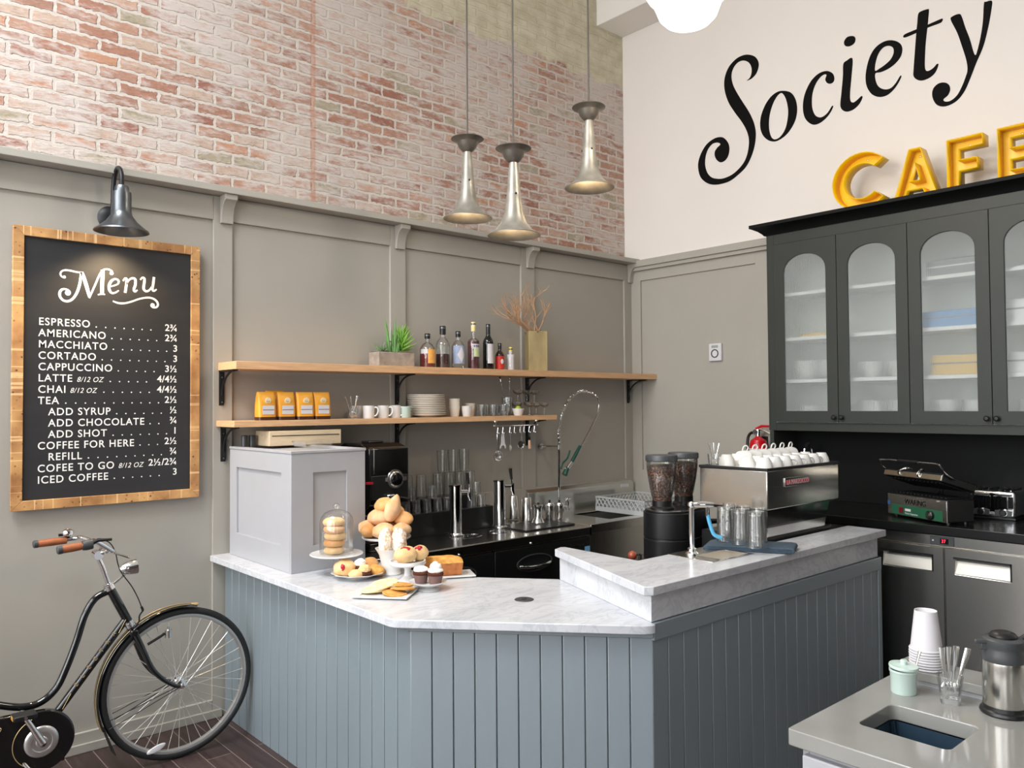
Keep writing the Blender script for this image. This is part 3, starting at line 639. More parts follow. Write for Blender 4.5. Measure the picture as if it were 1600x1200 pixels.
wall_letter([[(-2.3259, 3.9034), (-2.304, 3.864), (-2.2678, 3.8263), (-2.2256, 3.8058), (-2.1772, 3.8102), (-2.1288, 3.8431), (-2.0964, 3.9027), (-2.0876, 3.9679), (-2.0977, 4.0399), (-2.1213, 4.1071), (-2.1592, 4.1542), (-2.2145, 4.1748), (-2.2683, 4.166), (-2.315, 4.134), (-2.3353, 4.0906), (-2.325, 4.0395), (-2.2889, 4.0027), (-2.2409, 3.9815), (-2.1925, 3.9748), (-2.1559, 3.9777), (-2.1551, 3.9345), (-2.1725, 3.8858), (-2.2084, 3.8539), (-2.2503, 3.8462), (-2.2864, 3.8694), (-2.3166, 3.9087)], [(-2.1538, 3.997), (-2.1572, 4.0455), (-2.1766, 4.1012), (-2.2076, 4.134), (-2.2438, 4.1364), (-2.2733, 4.1153), (-2.2785, 4.0793), (-2.26, 4.0427), (-2.2236, 4.0178), (-2.1833, 4.0024)]])
T_STEM = [(-2.5013, 4.289), (-2.5066, 4.2751), (-2.5025, 4.2351), (-2.4984, 4.1951), (-2.4865, 4.1044), (-2.4796, 4.0356), (-2.4742, 3.9305), (-2.4802, 3.8954), (-2.499, 3.887), (-2.5248, 3.8965), (-2.5494, 3.9156), (-2.5568, 3.9038), (-2.5373, 3.863), (-2.5037, 3.8406), (-2.4589, 3.8356), (-2.4252, 3.8508), (-2.403, 3.8816), (-2.4039, 3.9293), (-2.4155, 4.0573), (-2.4242, 4.1502), (-2.4323, 4.2191), (-2.4391, 4.2765), (-2.4564, 4.2904)]
T_BAR = [(-2.5822, 4.1963), (-2.5886, 4.1881), (-2.5852, 4.1788), (-2.5708, 4.1712), (-2.499, 4.1688), (-2.4255, 4.1593), (-2.3621, 4.1539), (-2.3425, 4.1608), (-2.3509, 4.176), (-2.3973, 4.1813), (-2.4657, 4.1856), (-2.5328, 4.1921)]
mt = [curve_mesh('letter', [smooth_pts([(-y, z) for y, z in q], 5)], d, FW) for q, d in ((T_STEM, 0.001), (T_BAR, 0.0012))]
for q in mt: q.transform(Matrix.Translation(-t.location))
join_meshes('letter', mt, M_['letterblack'], t)
wall_letter([[(-2.6841, 4.1888), (-2.6995, 4.1681), (-2.719, 4.092), (-2.7433, 4.0089), (-2.7642, 3.9163), (-2.7742, 3.8982), (-2.7827, 3.9157), (-2.8027, 3.9939), (-2.8189, 4.09), (-2.8272, 4.2), (-2.8395, 4.2066), (-2.8715, 4.1999), (-2.8685, 4.1505), (-2.8483, 4.0455), (-2.8188, 3.9374), (-2.7762, 3.8441), (-2.7382, 3.7538), (-2.7057, 3.6894), (-2.6627, 3.6446), (-2.6089, 3.6277), (-2.5657, 3.6354), (-2.5334, 3.6645), (-2.5157, 3.7167), (-2.5221, 3.7619), (-2.5523, 3.7856), (-2.5904, 3.7821), (-2.6169, 3.7589), (-2.6237, 3.7255), (-2.6102, 3.6947), (-2.5828, 3.6759), (-2.5933, 3.6589), (-2.6256, 3.6554), (-2.6633, 3.679), (-2.6906, 3.7226), (-2.7126, 3.7732), (-2.7261, 3.8204), (-2.7201, 3.8853), (-2.6958, 3.9852), (-2.6712, 4.0745), (-2.6357, 4.1685), (-2.6468, 4.1876)]])

# ---------------------------------------------------------------- yellow channel letters on the cabinet top
def channel_letter(loops, label):
    """open-faced tray letter: thin back plate, thin walls, no front"""
    ys = [p[0] for p in loops[0]]
    t = thing('channel_letter', label, 'sign', (-0.25, sum(ys) / len(ys), 3.0), group='yellow channel letters on the cabinet')
    FR = frame((-0.201, 0, 0), (0, -1, 0), (0, 0, 1))
    me = curve_mesh('back_plate', [[(-y, z) for y, z in lp] for lp in loops], 0.004, FR)
    me.transform(Matrix.Translation(-t.location)); mesh_obj('back_plate', me, M_['yellow'], t)
    mb = MB()
    for lp in loops:
        n = len(lp)
        mb.add([(-0.30, y, z) for y, z in lp] + [(-0.20, y, z) for y, z in lp], [(i, (i + 1) % n, n + (i + 1) % n, n + i) for i in range(n)])
    mb.build('side_wall', M_['yellow'], t, world=True, solid=0.005, smooth=30)
    z = max(p[1] for p in loops[0]); tp = [p[0] for p in loops[0] if p[1] > z - 0.002]; y = sum(tp) / len(tp); mb = MB()
    mb.ball((-0.206, y, z - 0.032), 0.007, 8, 6); mb.build('screw', M_['chrome'], t, world=True)
zb = 3.002; zt = 3.316; hh = zt - zb
def lp(y, pts): return [(y - u, zb + v * hh) for u, v in pts]
cpts = []
for i in range(25):
    a = math.radians(42 + i * (318 - 42) / 24); cpts.append((-2.178 - 0.190 * math.cos(a), 3.186 + 0.184 * math.sin(a)))
for i in range(25):
    a = math.radians(314 - i * (314 - 46) / 24); cpts.append((-2.182 - 0.120 * math.cos(a), 3.186 + 0.115 * math.sin(a)))
channel_letter([cpts], 'yellow tray letter C standing on the cabinet')
yA = -2.3841
channel_letter([lp(yA, [(0, 0), (0.062, 0), (0.083, 0.2), (0.177, 0.2), (0.198, 0), (0.262, 0), (0.164, 1), (0.098, 1)]), lp(yA, [(0.098, 0.36), (0.162, 0.36), (0.131, 0.72)])], 'yellow tray letter A standing on the cabinet')
yF = -2.7017
channel_letter([lp(yF, [(0, 0), (0.062, 0), (0.062, 0.38), (0.165, 0.38), (0.165, 0.58), (0.062, 0.58), (0.062, 0.8), (0.195, 0.8), (0.195, 1), (0, 1)])], 'yellow tray letter F standing on the cabinet')
yE = -2.9746
channel_letter([lp(yE, [(0, 0), (0.2, 0), (0.2, 0.2), (0.062, 0.2), (0.062, 0.4), (0.17, 0.4), (0.17, 0.6), (0.062, 0.6), (0.062, 0.8), (0.2, 0.8), (0.2, 1), (0, 1)])], 'yellow tray letter E standing on the cabinet, cut by the picture edge')

# ---------------------------------------------------------------- thermostat, fire extinguisher
t = thing('wall_thermostat', 'small white thermostat on the grey panel right of the corner', 'thermostat', (0.018, -0.853, 2.156))
MB().box(-0.026, 0, -0.058, 0.058, -0.07, 0.07).build('body', M_['paper'], t, bevel=0.006)
MB().lathe([(0.034, 0), (0.034, 0.004), (0.026, 0.004), (0.026, 0)], n=24, M=T(-0.026, 0, -0.01) @ rot('Y', -90)).build('dial_ring', M_['darkgrey'], t)
MB().box(-0.0275, -0.026, -0.03, 0.03, 0.035, 0.055).build('display', mat('grey_display', rgb(150, 158, 152), 0.3), t)
t = thing('fire_extinguisher', 'red fire extinguisher hung on the grey panel behind the espresso cups', 'fire extinguisher', (-0.085, -1.275, 1.08))
red = mat('red_enamel', rgb(190, 22, 34), 0.22)
MB().lathe([(0, 0), (0.06, 0), (0.066, 0.015), (0.066, 0.36), (0.055, 0.395), (0.025, 0.415), (0.02, 0.425), (0, 0.425)], n=28).build('cylinder', red, t)
MB().lathe([(0.0665, 0.20), (0.0668, 0.205), (0.0668, 0.33), (0.0665, 0.335)], n=28).build('paper_tag', M_['paper'], t)
MB().cyl((0, 0, 0.425), 0.02, 0.05, 16).build('valve', M_['chrome'], t)
MB().tube([(0.0, 0.03, 0.47), (0, -0.03, 0.475), (0, -0.11, 0.44)], [0.008, 0.010, 0.007], 8).build('carry_handle', M_['chrome'], t)
MB().tube([(0.0, 0.02, 0.48), (0, -0.03, 0.50), (0, -0.11, 0.50)], [0.008, 0.010, 0.007], 8).build('squeeze_lever', red, t)
MB().tube(smooth_pts([(0, 0.02, 0.45), (0, 0.07, 0.44), (0, 0.092, 0.36), (0, 0.088, 0.1)], 6, False), 0.011, 8).build('hose', M_['black'], t)
MB().lathe([(0, 0), (0.02, 0), (0.02, 0.008), (0, 0.008)], n=16, M=T(-0.02, 0.01, 0.455) @ rot('Y', -90)).build('gauge', M_['chrome'], t)
MB().box(0.064, 0.086, -0.03, 0.03, 0.2, 0.42).build('wall_bracket', M_['iron'], t)

# ---------------------------------------------------------------- glazed wall cabinet over the back worktop
XF = -0.35; CY0, CY1 = -1.535, -4.30
cab = thing('glazed_wall_cabinet', 'dark grey-green wall cabinet with arched reeded glass doors above the black worktop', 'cabinet', (0, -1.535, 1.072))
mb = MB()
mb.box(-0.345, 0.0, CY1, CY1 + 0.03, 1.56, 2.93).box(-0.345, 0.0, CY0 - 0.03, CY0, 1.56, 2.93)           # ends
mb.box(-0.345, 0.0, CY1, CY0, 1.60, 1.63).box(-0.345, 0.0, CY1, CY0, 2.86, 2.89)
mb.box(-0.02, 0.0, CY1, CY0, 1.60, 2.89)
mb.build('carcass', mat('pale_cabinet_inside', rgb(206, 208, 202), 0.5), cab, world=True)
mb = MB()
for z in (1.90, 2.19, 2.50): mb.box(-0.31, -0.02, CY1 + 0.03, CY0 - 0.03, z - 0.011, z + 0.011)
mb.build('shelf', M_['ceramic'], cab, world=True)
mb = MB().box(XF, -0.3455, CY0 - 0.045, CY0, 1.56, 2.93).box(XF, -0.33, CY1, CY0 - 0.045, 2.852, 2.93).box(XF, -0.33, CY1, CY0 - 0.045, 1.56, 1.617)
mb.box(XF + 0.001, 0.0, CY0, CY0 + 0.012, 1.56, 2.93)
mb.build('face_frame', M_['cab'], cab, world=True, bevel=0.002)
# crown moulding with a mitred return
cr = [(0.0, 2.925), (0.012, 2.925), (0.018, 2.935), (0.04, 2.955), (0.07, 2.972), (0.085, 2.978), (0.085, 3.0), (0.0, 3.0)]
n = len(cr)
A = [(XF - u, CY1, z) for u, z in cr]; B = [(XF - u, CY0 + 0.012 + u, z) for u, z in cr]; D_ = [(0.0, CY0 + 0.012 + u, z) for u, z in cr]
mb = MB().add(A + B + D_, [(i, (i + 1) % n, n + (i + 1) % n, n + i) for i in range(n)] + [(n + i, n + (i + 1) % n, 2 * n + (i + 1) % n, 2 * n + i) for i in range(n)] + [tuple(range(n)), tuple(range(2 * n, 3 * n))])
mb.box(XF, 0.0, CY1, CY0 + 0.012, 2.985, 2.9995)
mb.build('crown_moulding', M_['blackpanel'], cab, world=True)
DY = [-1.587, -2.039, -2.490, -2.942, -3.393, -3.845, -4.296]
def arch(yc, hw, zb, zs, h, k=16):
    return [(yc + hw, zb)] + [(yc + hw * math.cos(PI * i / k), zs + h * math.sin(PI * i / k) ** 0.9) for i in range(k + 1)] + [(yc - hw, zb)]
for i in range(6):
    a, b = DY[i] - 0.0015, DY[i + 1] + 0.0015
    yc = (a + b) / 2; 
    ap = arch(yc, 0.151, 1.695, 2.637, 0.122)
    k = len(ap)
    # outer outline with one point for each point of the arch
    op = []
    for y, z in ap:
        op.append((a if y > yc else b, z))
    m_ = k // 2
    op = []
    for j, (y, z) in enumerate(ap):
        if j == 0: op.append((a, 1.620))
        elif j == k - 1: op.append((b, 1.620))
        else:
            f = (j - 1) / (k - 3)
            if f < 0.25: op.append((a, 2.55 + (2.848 - 2.55) * f / 0.25))
            elif f > 0.75: op.append((b, 2.55 + (2.848 - 2.55) * (1 - f) / 0.25))
            else: op.append((a + (b - a) * (f - 0.25) / 0.5, 2.848))
    d = MB().plate(op, ap, -0.372, -0.352, 'x').build('door', M_['cab'], cab, world=True, bevel=0.0015, smooth=30)
    MB().prism(ap, -0.363, -0.359, 'x').build('reeded_pane', M_['reeded'], d, world=True, smooth=0)
    yk = b + 0.024 if i % 2 == 0 else a - 0.024
    MB().lathe([(0.006, 0), (0.007, 0.012), (0.015, 0.018), (0.016, 0.024), (0.010, 0.03), (0, 0.031)], n=16, M=T(-0.372, yk, 1.654) @ rot('Y', -90)).build('knob', M_['iron'], d, world=True)
# blurred crockery and packets on the cabinet shelves
rs = random.Random(5)
BX = {'white': M_['ceramic'], 'blue': mat('blue_packet', rgb(92, 140, 190), 0.5), 'yellow': mat('mustard_packet', rgb(214, 176, 92), 0.5), 'grey': mat('grey_packet', rgb(120, 122, 124), 0.5), 'brown': mat('brown_packet', rgb(150, 110, 80), 0.6)}
def cabinet_box(y, z, w, h, d, c, lab):
    g = 'cartons behind the reeded glass'
    o = MB().box(-d / 2, d / 2, -w / 2, w / 2, 0, h).build('carton', BX[c], None, bevel=0.004); o.location = (-0.17, y, z)
    MB().box(-d / 2 - 0.001, d / 2 + 0.001, -w / 2 - .001, w / 2 + .001, h * 0.55, h * 0.62).build('tape_band', BX['grey' if c != 'grey' else 'white'], o)
    tag(o, lab, 'box', g)
for y, z, w, h, c, lab in ((-2.715, 2.5105, 0.30, 0.10, 'grey', 'grey carton on the top shelf behind the third arched door'), (-2.69, 2.2015, 0.36, 0.10, 'blue', 'blue carton on the middle shelf behind the third arched door'),
        (-2.72, 1.9115, 0.28, 0.12, 'yellow', 'mustard carton on the third shelf behind the third arched door'), (-3.15, 2.2015, 0.34, 0.13, 'white', 'white carton on the middle shelf behind the fourth arched door'),
        (-3.17, 1.9115, 0.36, 0.12, 'white', 'white carton on the third shelf behind the fourth arched door'), (-1.82, 2.2015, 0.20, 0.025, 'yellow', 'flat tan carton behind the first arched door')):
    cabinet_box(y, z, w, h, 0.2, c, lab)
bowl0 = MB().lathe([(0, 0), (0.035, 0), (0.037, 0.006), (0.07, 0.05), (0.078, 0.075), (0.074, 0.075), (0.066, 0.05), (0.03, 0.01), (0, 0.01)], n=28)
bo = bowl0.build('serving_bowl', M_['ceramic']); first = True
for y, z, n_, where in ((-1.72, 1.9115, 3, 'left on the third shelf behind the first arched door'), (-1.90, 1.9115, 3, 'right on the third shelf behind the first arched door'), (-2.17, 1.9115, 2, 'left on the third shelf behind the second arched door'), (-2.35, 1.9115, 2, 'right on the third shelf behind the second arched door'),
                      (-1.74, 1.631, 2, 'left on the lowest shelf behind the first arched door'), (-1.92, 1.631, 2, 'right on the lowest shelf behind the first arched door'), (-2.18, 1.631, 3, 'left on the lowest shelf behind the second arched door'), (-2.36, 1.631, 3, 'right on the lowest shelf behind the second arched door'), (-2.63, 1.631, 3, 'left on the lowest shelf behind the third arched door'), (-2.80, 1.631, 3, 'right on the lowest shelf behind the third arched door'), (-3.1, 1.631, 3, 'left on the lowest shelf behind the fourth arched door'), (-3.28, 1.631, 3, 'right on the lowest shelf behind the fourth arched door')):
    for q in range(n_):
        c = bo if first else bo.copy()
        if not first: C.objects.link(c)
        first = False
        c.location = (-0.17, y, z + q * 0.028)
        tag(c, '%s white bowl of a stack, %s' % (('lowest', 'second', 'third')[q], where), 'bowl', 'white bowls behind the reeded glass')

# ---------------------------------------------------------------- black back panel, worktop and fridge under it
t = tag(MB().box(-0.02, 0.0, -4.30, -1.56, 1.071, 1.559).build('splash_panel', M_['blackpanel'], world=False), 'black panel on the wall between the worktop and the glazed cabinet', 'panel')
o = MB().box(-0.02, 0, 0, 0.012, 0, 0.488).box(-0.35, 0, 0, 0.03, 0, 0.487).build('cabinet_end_panel', M_['cab']); o.location = (0, -1.56, 1.0715)
tag(o, 'dark grey-green end panel under the left end of the glazed cabinet', 'panel')
o = MB().box(-0.75, -0.001, -4.40, -1.45, 1.02, 1.07).build('worktop', M_['blackstone'], bevel=0.003)
tag(o, 'long black worktop carrying the sandwich press and toaster', 'worktop')
fr = thing('undercounter_fridge', 'stainless steel two-door fridge under the black worktop', 'fridge', (-0.4, -2.8, 0))
MB().box(-0.70, -0.02, -3.47, -2.13, 0.12, 1.018).build('body', M_['steelv'], fr, world=True, bevel=0.003)
MB().box(-0.725, -0.701, -3.47, -2.13, 0.955, 1.016).build('top_rail', M_['steel'], fr, world=True, bevel=0.003)
MB().box(-0.66, -0.06, -3.40, -2.20, 0.0, 0.12).build('plinth', M_['black'], fr, world=True)
for a, b, hn in ((-2.135, -2.797, 0), (-2.807, -3.468, 1)):
    # door skin with a slanted grip pocket
    y0, y1 = a - 0.05 - 0.27 * (1 - hn) , 0
    g0, g1 = (-2.47, -2.74) if hn == 0 else (-2.855, -3.125)
    outer = [(a, 0.14), (a, 0.95), (b, 0.95), (b, 0.14)]; hole = [(g0, 0.815), (g0 - 0.005, 0.905), (g1 + 0.005, 0.905), (g1, 0.815)]
    d = MB().plate(outer, hole, -0.735, -0.705, 'x').build('door', M_['steelv'], fr, world=True, bevel=0.002)
    mb = MB().add([(-0.732, g0, 0.818), (-0.732, g1, 0.818), (-0.708, g1, 0.885), (-0.708, g0, 0.885)], [(0, 1, 2, 3)])
    mb.build('grip_pocket', M_['pocket'], d, world=True)
    MB().box(-0.737, -0.704, min(g0, g1) - 0.006, max(g0, g1) + 0.006, 0.897, 0.909).box(-0.737, -0.704, g1 - 0.006, g1 + 0.002, 0.815, 0.905).build('grip_trim', M_['black'], d, world=True)
dp = MB().box(-0.731, -0.7255, -2.852, -2.728, 0.962, 1.010).build('thermostat_panel', M_['darkgrey'], fr, world=True, bevel=0.002)
MB().box(-0.7325, -0.7311, -2.825, -2.782, 0.971, 1.0).build('display', M_['blackgloss'], dp, world=True)
me = text_mesh('37', 0.026, frame((-0.733 + 0.4, -2.788 + 2.8, 0.977), (0, -1, 0), (0, 0, 1)), wscale=0.9)
mesh_obj('digits', me, mat('red_digits', rgb(220, 20, 40), 0.4, emit=(1, 0.03, 0.08, 1), es=2.5), dp)
MB().ball((-0.732, -2.745, 0.986), 0.005, 8, 6).build('indicator', M_['paper'], dp, world=True)
o = MB().box(-0.70, -0.02, -2.12, -1.46, 0.0, 1.019).build('base_cabinet', M_['blackpanel'], bevel=0.003)
tag(o, 'black base cabinet left of the steel fridge', 'cabinet')
o = MB().box(-0.70, -0.02, -4.39, -3.48, 0.0, 1.019).build('base_cabinet', M_['blackpanel'], bevel=0.003)
tag(o, 'black base cabinet right of the steel fridge, outside the picture', 'cabinet')

# sink faucet seen above the cups
t = thing('bar_faucet', 'small chrome gooseneck faucet on the black worktop behind the espresso cups', 'faucet', (-0.12, -1.72, 1.0705))
MB().cyl((0, 0, 0), 0.024, 0.03, 18).build('base', M_['chrome'], t)
MB().tube(smooth_pts([(0, 0, 0.02), (0, 0, 0.28), (-0.01, 0, 0.36), (-0.05, 0, 0.395), (-0.10, 0, 0.37), (-0.115, 0, 0.32)], 6, False), 0.010, 10).build('spout', M_['chrome'], t)
MB().tube([(0, 0, 0.03), (0, -0.05, 0.06)], 0.006, 8).build('lever', M_['chrome'], t)

# ---------------------------------------------------------------- sandwich press
gx, gy = (-0.495 - 0.713) / 2, (-2.389 - 2.823) / 2
ang = math.atan2(-2.823 + 2.389, -0.713 + 0.495)            # along the front edge
t = thing('panini_press', 'open steel and black sandwich press on the black worktop', 'sandwich press', (gx, gy, 1.0705), rz=ang)
# local +x runs along the front to the right, local -y... the body lies on local +y (towards the wall)
w = 0.228
GR = mat('green_panel', rgb(38, 92, 66), 0.35)
mb = MB()
for x in (-w + .03, w - .03):
    for y in (0.04, 0.155): mb.cyl((x, y, 0), 0.015, 0.012, 10)
mb.build('foot', M_['black'], t)
bd = MB().box(-w, w, 0.006, 0.185, 0.012, 0.138).build('body', M_['black'], t, bevel=0.006)
fp = MB().box(-w, w, 0.0, 0.006, 0.012, 0.132).build('front_panel', M_['steel'], t, bevel=0.001)
MB().box(-w + 0.033, w - 0.03, -0.0015, -0.0001, 0.016, 0.074).build('control_strip', GR, fp)
MB().box(-w + 0.035, w - 0.06, -0.012, -0.0001, 0.122, 0.130).build('drip_lip', M_['steel'], fp)
mesh_obj('lettering', text_mesh('WARING', 0.042, frame((-0.005, -0.0008, 0.084), (1, 0, 0), (0, 0, 1)), 'CENTER', 0.95), M_['blackgloss'], fp)
mesh_obj('lettering', text_mesh('Panini Supremo', 0.016, frame((-0.085, -0.0026, 0.024), (1, 0, 0), (0, 0, 1)), 'LEFT'), M_['paper'], fp)
MB().box(-0.085, -0.04, -0.0026, -0.0016, 0.042, 0.056).build('sticker', M_['paper'], fp)
MB().box(-0.13, -0.10, -0.006, -0.0016, 0.028, 0.060).build('rocker_switch', mat('dark_red_switch', rgb(110, 20, 34), 0.3), fp)
kn = MB().lathe([(0.026, 0), (0.025, 0.016), (0.02, 0.02), (0, 0.02)], n=20, M=T(0.115, -0.0016, 0.042) @ rot('X', 90)).build('dial', M_['black'], fp)
MB().lathe([(0.016, 0), (0.015, 0.003), (0, 0.003)], n=18, M=T(0.115, -0.0218, 0.042) @ rot('X', 90)).build('dial_cap', M_['satin'], kn)
MB().box(-w - .0008, -w + 0.018, -0.001, 0.0, 0.066, 0.09).build('sticker', mat('blue_sticker', rgb(40, 92, 150), 0.5), fp)
mb = MB()
for i in range(14): mb.box(-w + 0.03 + i * 0.029, -w + 0.045 + i * 0.029, 0.03, 0.165, 0.138, 0.146)
mb.build('lower_plate', M_['iron'], t, bevel=0.002)
LM = T(0, 0.20, 0.172) @ rot('X', -17)
lid = MB().box(-w + 0.005, w - 0.005, -0.235, 0.0, 0.0, 0.045, LM).build('lid', M_['black'], t, bevel=0.005)
MB().box(-w + 0.005, w - 0.005, -0.242, -0.236, 0.004, 0.034, LM).build('lid_front', M_['steel'], lid, bevel=0.001)
mb = MB()
for i in range(14): mb.box(-w + 0.03 + i * 0.029, -w + 0.045 + i * 0.029, -0.21, -0.03, -0.008, 0.0, LM)
mb.build('upper_plate', M_['iron'], lid)
MB().tube([LM @ Vector(p) for p in smooth_pts([(-w - 0.006, -0.16, 0.03), (-w - 0.012, -0.235, 0.045), (-w - 0.005, -0.277, 0.075), (-w + 0.02, -0.283, 0.085), (0, -0.283, 0.085), (w - 0.02, -0.283, 0.085), (w + 0.005, -0.277, 0.075), (w + 0.012, -0.235, 0.045), (w + 0.006, -0.16, 0.03)], 5, False)], 0.006, 10).build('handle_bar', M_['chrome'], lid)
MB().tube([LM @ Vector((-0.08, -0.283, 0.085)), LM @ Vector((0.08, -0.283, 0.085))], 0.011, 12).build('handle_grip', M_['black'], lid)
mb = MB()
for s in (-1, 1): mb.tube(smooth_pts([(s * 0.11 + w * 0.3, 0.175, 0.11), (s * 0.11 + w * 0.3, 0.21, 0.14), (s * 0.11 + w * 0.3, 0.22, 0.17), (s * 0.11 + w * 0.3, 0.185, 0.20)], 5, False), 0.012, 8)
mb.build('hinge_arm', M_['black'], t)
for s in (-1, 1):
    MB().tube([LM @ Vector(p) for p in smooth_pts([(s * 0.075 - 0.02, -0.243, 0.012), (s * 0.075 - 0.02, -0.25, 0.03), (s * 0.06, -0.235, 0.056), (s * 0.045, -0.205, 0.056)], 5, False)], 0.006, 8).build('latch_arm', M_['chrome'], lid)

# ---------------------------------------------------------------- toaster
t = thing('toaster', 'polished four-slot toaster with two dials right of the sandwich press', 'toaster', (-0.265, -2.895, 1.0705), rz=-PI / 2)
# local -y ... after turning, local x runs along the wall to the right and local y points to the wall
w = 0.118
MB().box(-w, w, 0.004, 0.235, 0.0, 0.014).build('base', M_['black'], t, bevel=0.003)
bd = MB().box(-w, w, 0.0, 0.24, 0.014, 0.165).build('body', M_['chrome'], t, bevel=0.014, seg=3)
for s in (-1, 1):
    x = s * 0.058
    f = MB().box(x - 0.05, x + 0.05, -0.003, -0.0002, 0.068, 0.135).build('front_window', M_['blackgloss'], bd)
    for dx in (-0.035, -0.012, 0.022): MB().box(x + dx - 0.003, x + dx + 0.003, -0.0045, -0.003, 0.07, 0.133).build('chrome_strip', M_['chrome'], f)
    p = MB().prism([(x - 0.042, 0.024), (x + 0.042, 0.024), (x + 0.044, 0.054), (x + 0.02, 0.058), (x - 0.02, 0.058), (x - 0.044, 0.054)], -0.004, -0.0002, 'y').build('dial_plate', M_['darkgrey'], bd)
    k = MB().lathe([(0.018, 0), (0.018, 0.012), (0.014, 0.016), (0, 0.016)], n=20, M=T(x, -0.004, 0.041) @ rot('X', 90)).build('dial', M_['black'], bd)
    MB().lathe([(0.021, 0.001), (0.021, 0.004), (0.0185, 0.004)], n=20, M=T(x, -0.004, 0.041) @ rot('X', 90)).build('dial_ring', M_['chrome'], k)
    MB().box(x - 0.04, x + 0.04, -0.02, -0.0002, 0.137, 0.148).build('lever', M_['black'], bd, bevel=0.003)
    for q in (-0.022, 0.022): MB().box(x + q - 0.012, x + q + 0.012, 0.035, 0.205, 0.1652, 0.167).build('slot', M_['blackgloss'], bd)
    for q in (-0.03, 0.0, 0.03): MB().tube([(x + q, 0.03, 0.166), (x + q, 0.04, 0.176), (x + q, 0.2, 0.176), (x + q, 0.21, 0.166)], 0.0035, 6).build('slot_guard', M_['chrome'], bd)

# ---------------------------------------------------------------- the bar
ZC = 0.914; ZR = 1.06
bar = thing('bar_counter', 'blue-grey plank-clad bar counter with an angled front standing before the back counter', 'bar counter', (-2.6, -1.6, 0))
# ground line of the cladding: wall -> bend -> corner -> right end
P0, P1, P2, P3 = Vector((-3.607, -0.016)), Vector((-3.607, -1.872)), Vector((-2.985, -2.585)), Vector((-1.045, -2.585))
mb = MB(); rail_mb = MB(); plinth = MB()
def clad(a, b, wplank, ztop, zr, skip0=0.0):
    d = (b - a); L = d.length; d.normalize(); nrm = Vector((d.y, -d.x))      # outward
    if nrm.dot(Vector((-1, -1))) < 0: nrm = -nrm
    k = max(1, round(L / wplank)); w = L / k
    M = Matrix(((d.x, nrm.x, 0, a.x), (d.y, nrm.y, 0, a.y), (0, 0, 1, 0), (0, 0, 0, 1)))
    for i in range(k):
        e0 = 0 if i == 0 else 0.0022; e1 = 0 if i == k - 1 else 0.0022
        mb.box(i * w + e0, (i + 1) * w - e1, -0.012, 0, 0.0, ztop, M)
    mb.box(0, L, -0.03, -0.011, 0.0, ztop, M)
    rail_mb.box(-0.003, L + 0.003, -0.02, 0.012, zr, ztop + (0.0 if zr < 0.87 else 0.0), M)
clad(P0, P1, 0.098, 0.8785, 0.855)
clad(P1, P2, 0.0846, 0.8785, 0.858)
clad(P2, P3, 0.098, 0.913, 0.848)
mb.build('plank_cladding', M_['bar'], bar, world=True, bevel=0.0025, seg=2)
rail_mb.build('top_rail', M_['bar'], bar, world=True, bevel=0.002)
MB().box(-1.075, -1.045, -2.585, -2.25, 0, 0.913).box(-1.07, -1.034, -2.592, -2.555, 0, 0.913).build('end_panel', M_['bar'], bar, world=True, bevel=0.002)
inn = [(-3.12, -0.016), (-3.12, -1.36), (-2.74, -1.80), (-2.74, -2.27), (-1.075, -2.27)]
mb = MB()
for a, b in zip(inn, inn[1:]):
    a, b = Vector(a), Vector(b); d = (b - a).normalized(); nn = Vector((-d.y, d.x)) * 0.012
    mb.prism([tuple(a), tuple(b), tuple(b + nn), tuple(a + nn)], 0.0, 0.877)
mb.build('inner_panel', M_['blackpanel'], bar, world=True)
# white marble counter
o = MB().prism([(-3.688, -0.001), (-3.688, -1.845), (-3.676, -1.872), (-3.045, -2.588), (-3.015, -2.607), (-2.992, -2.607), (-2.985, -2.585), (-2.72, -2.30), (-2.70, -1.79), (-2.965, -1.475), (-3.085, -1.335), (-3.085, -0.001)], 0.8795, ZC).build('marble_countertop', M_['marble'], bevel=0.004, seg=3)
tag(o, 'low white marble countertop carrying the pastries', 'countertop')
t = thing('countertop_grommet', 'round dark steel grommet let into the low marble countertop', 'grommet', (-3.0946, -1.9795, 0.914))
MB().lathe([(0, 0.0002), (0.038, 0.0002), (0.042, 0.001), (0.040, 0.003), (0.034, 0.0035), (0, 0.0025)], n=28).build('cover', M_['darkgrey'], t)
MB().box(-0.012, 0.012, -0.003, 0.003, 0.0026, 0.0042).build('slot', M_['black'], t)
# raised marble bar: riser and top
t = thing('raised_bar_top', 'raised white marble bar top with upstand right of the low counter', 'countertop', (-2.0, -2.4, ZC))
A, B = (-2.705, -1.805), (-2.985, -2.581)
MB().prism([B, (-1.05, -2.581), (-1.05, -2.545), (-2.955, -2.545), (-2.675, -1.80), A], ZC + 0.0005, 1.0245).build('riser', M_['marble'], t, world=True, bevel=0.002)
MB().prism([(-2.722, -1.790), (-2.665, -1.770), (-2.645, -1.785), (-2.655, -2.245), (-1.86, -2.245), (-1.86, -2.402), (-1.035, -2.402), (-1.02, -2.402), (-1.02, -2.615), (-3.012, -2.615), (-3.040, -2.590)], 1.025, ZR).build('top_slab', M_['marble'], t, world=True, bevel=0.0035, seg=3)
# dark work counter behind it
wc = thing('work_counter', 'black work counter behind the raised marble bar carrying the espresso machine', 'counter', (-1.7, -1.9, 0))
MB().box(-2.30, -0.80, -2.40, -1.60, 0.86, 0.90).build('top', M_['blackstone'], wc, world=True, bevel=0.003)
MB().box(-2.28, -1.08, -2.255, -1.64, 0.0, 0.859).box(-1.02, -0.82, -2.38, -1.64, 0.0, 0.859).build('cabinet', M_['blackpanel'], wc, world=True, bevel=0.003)

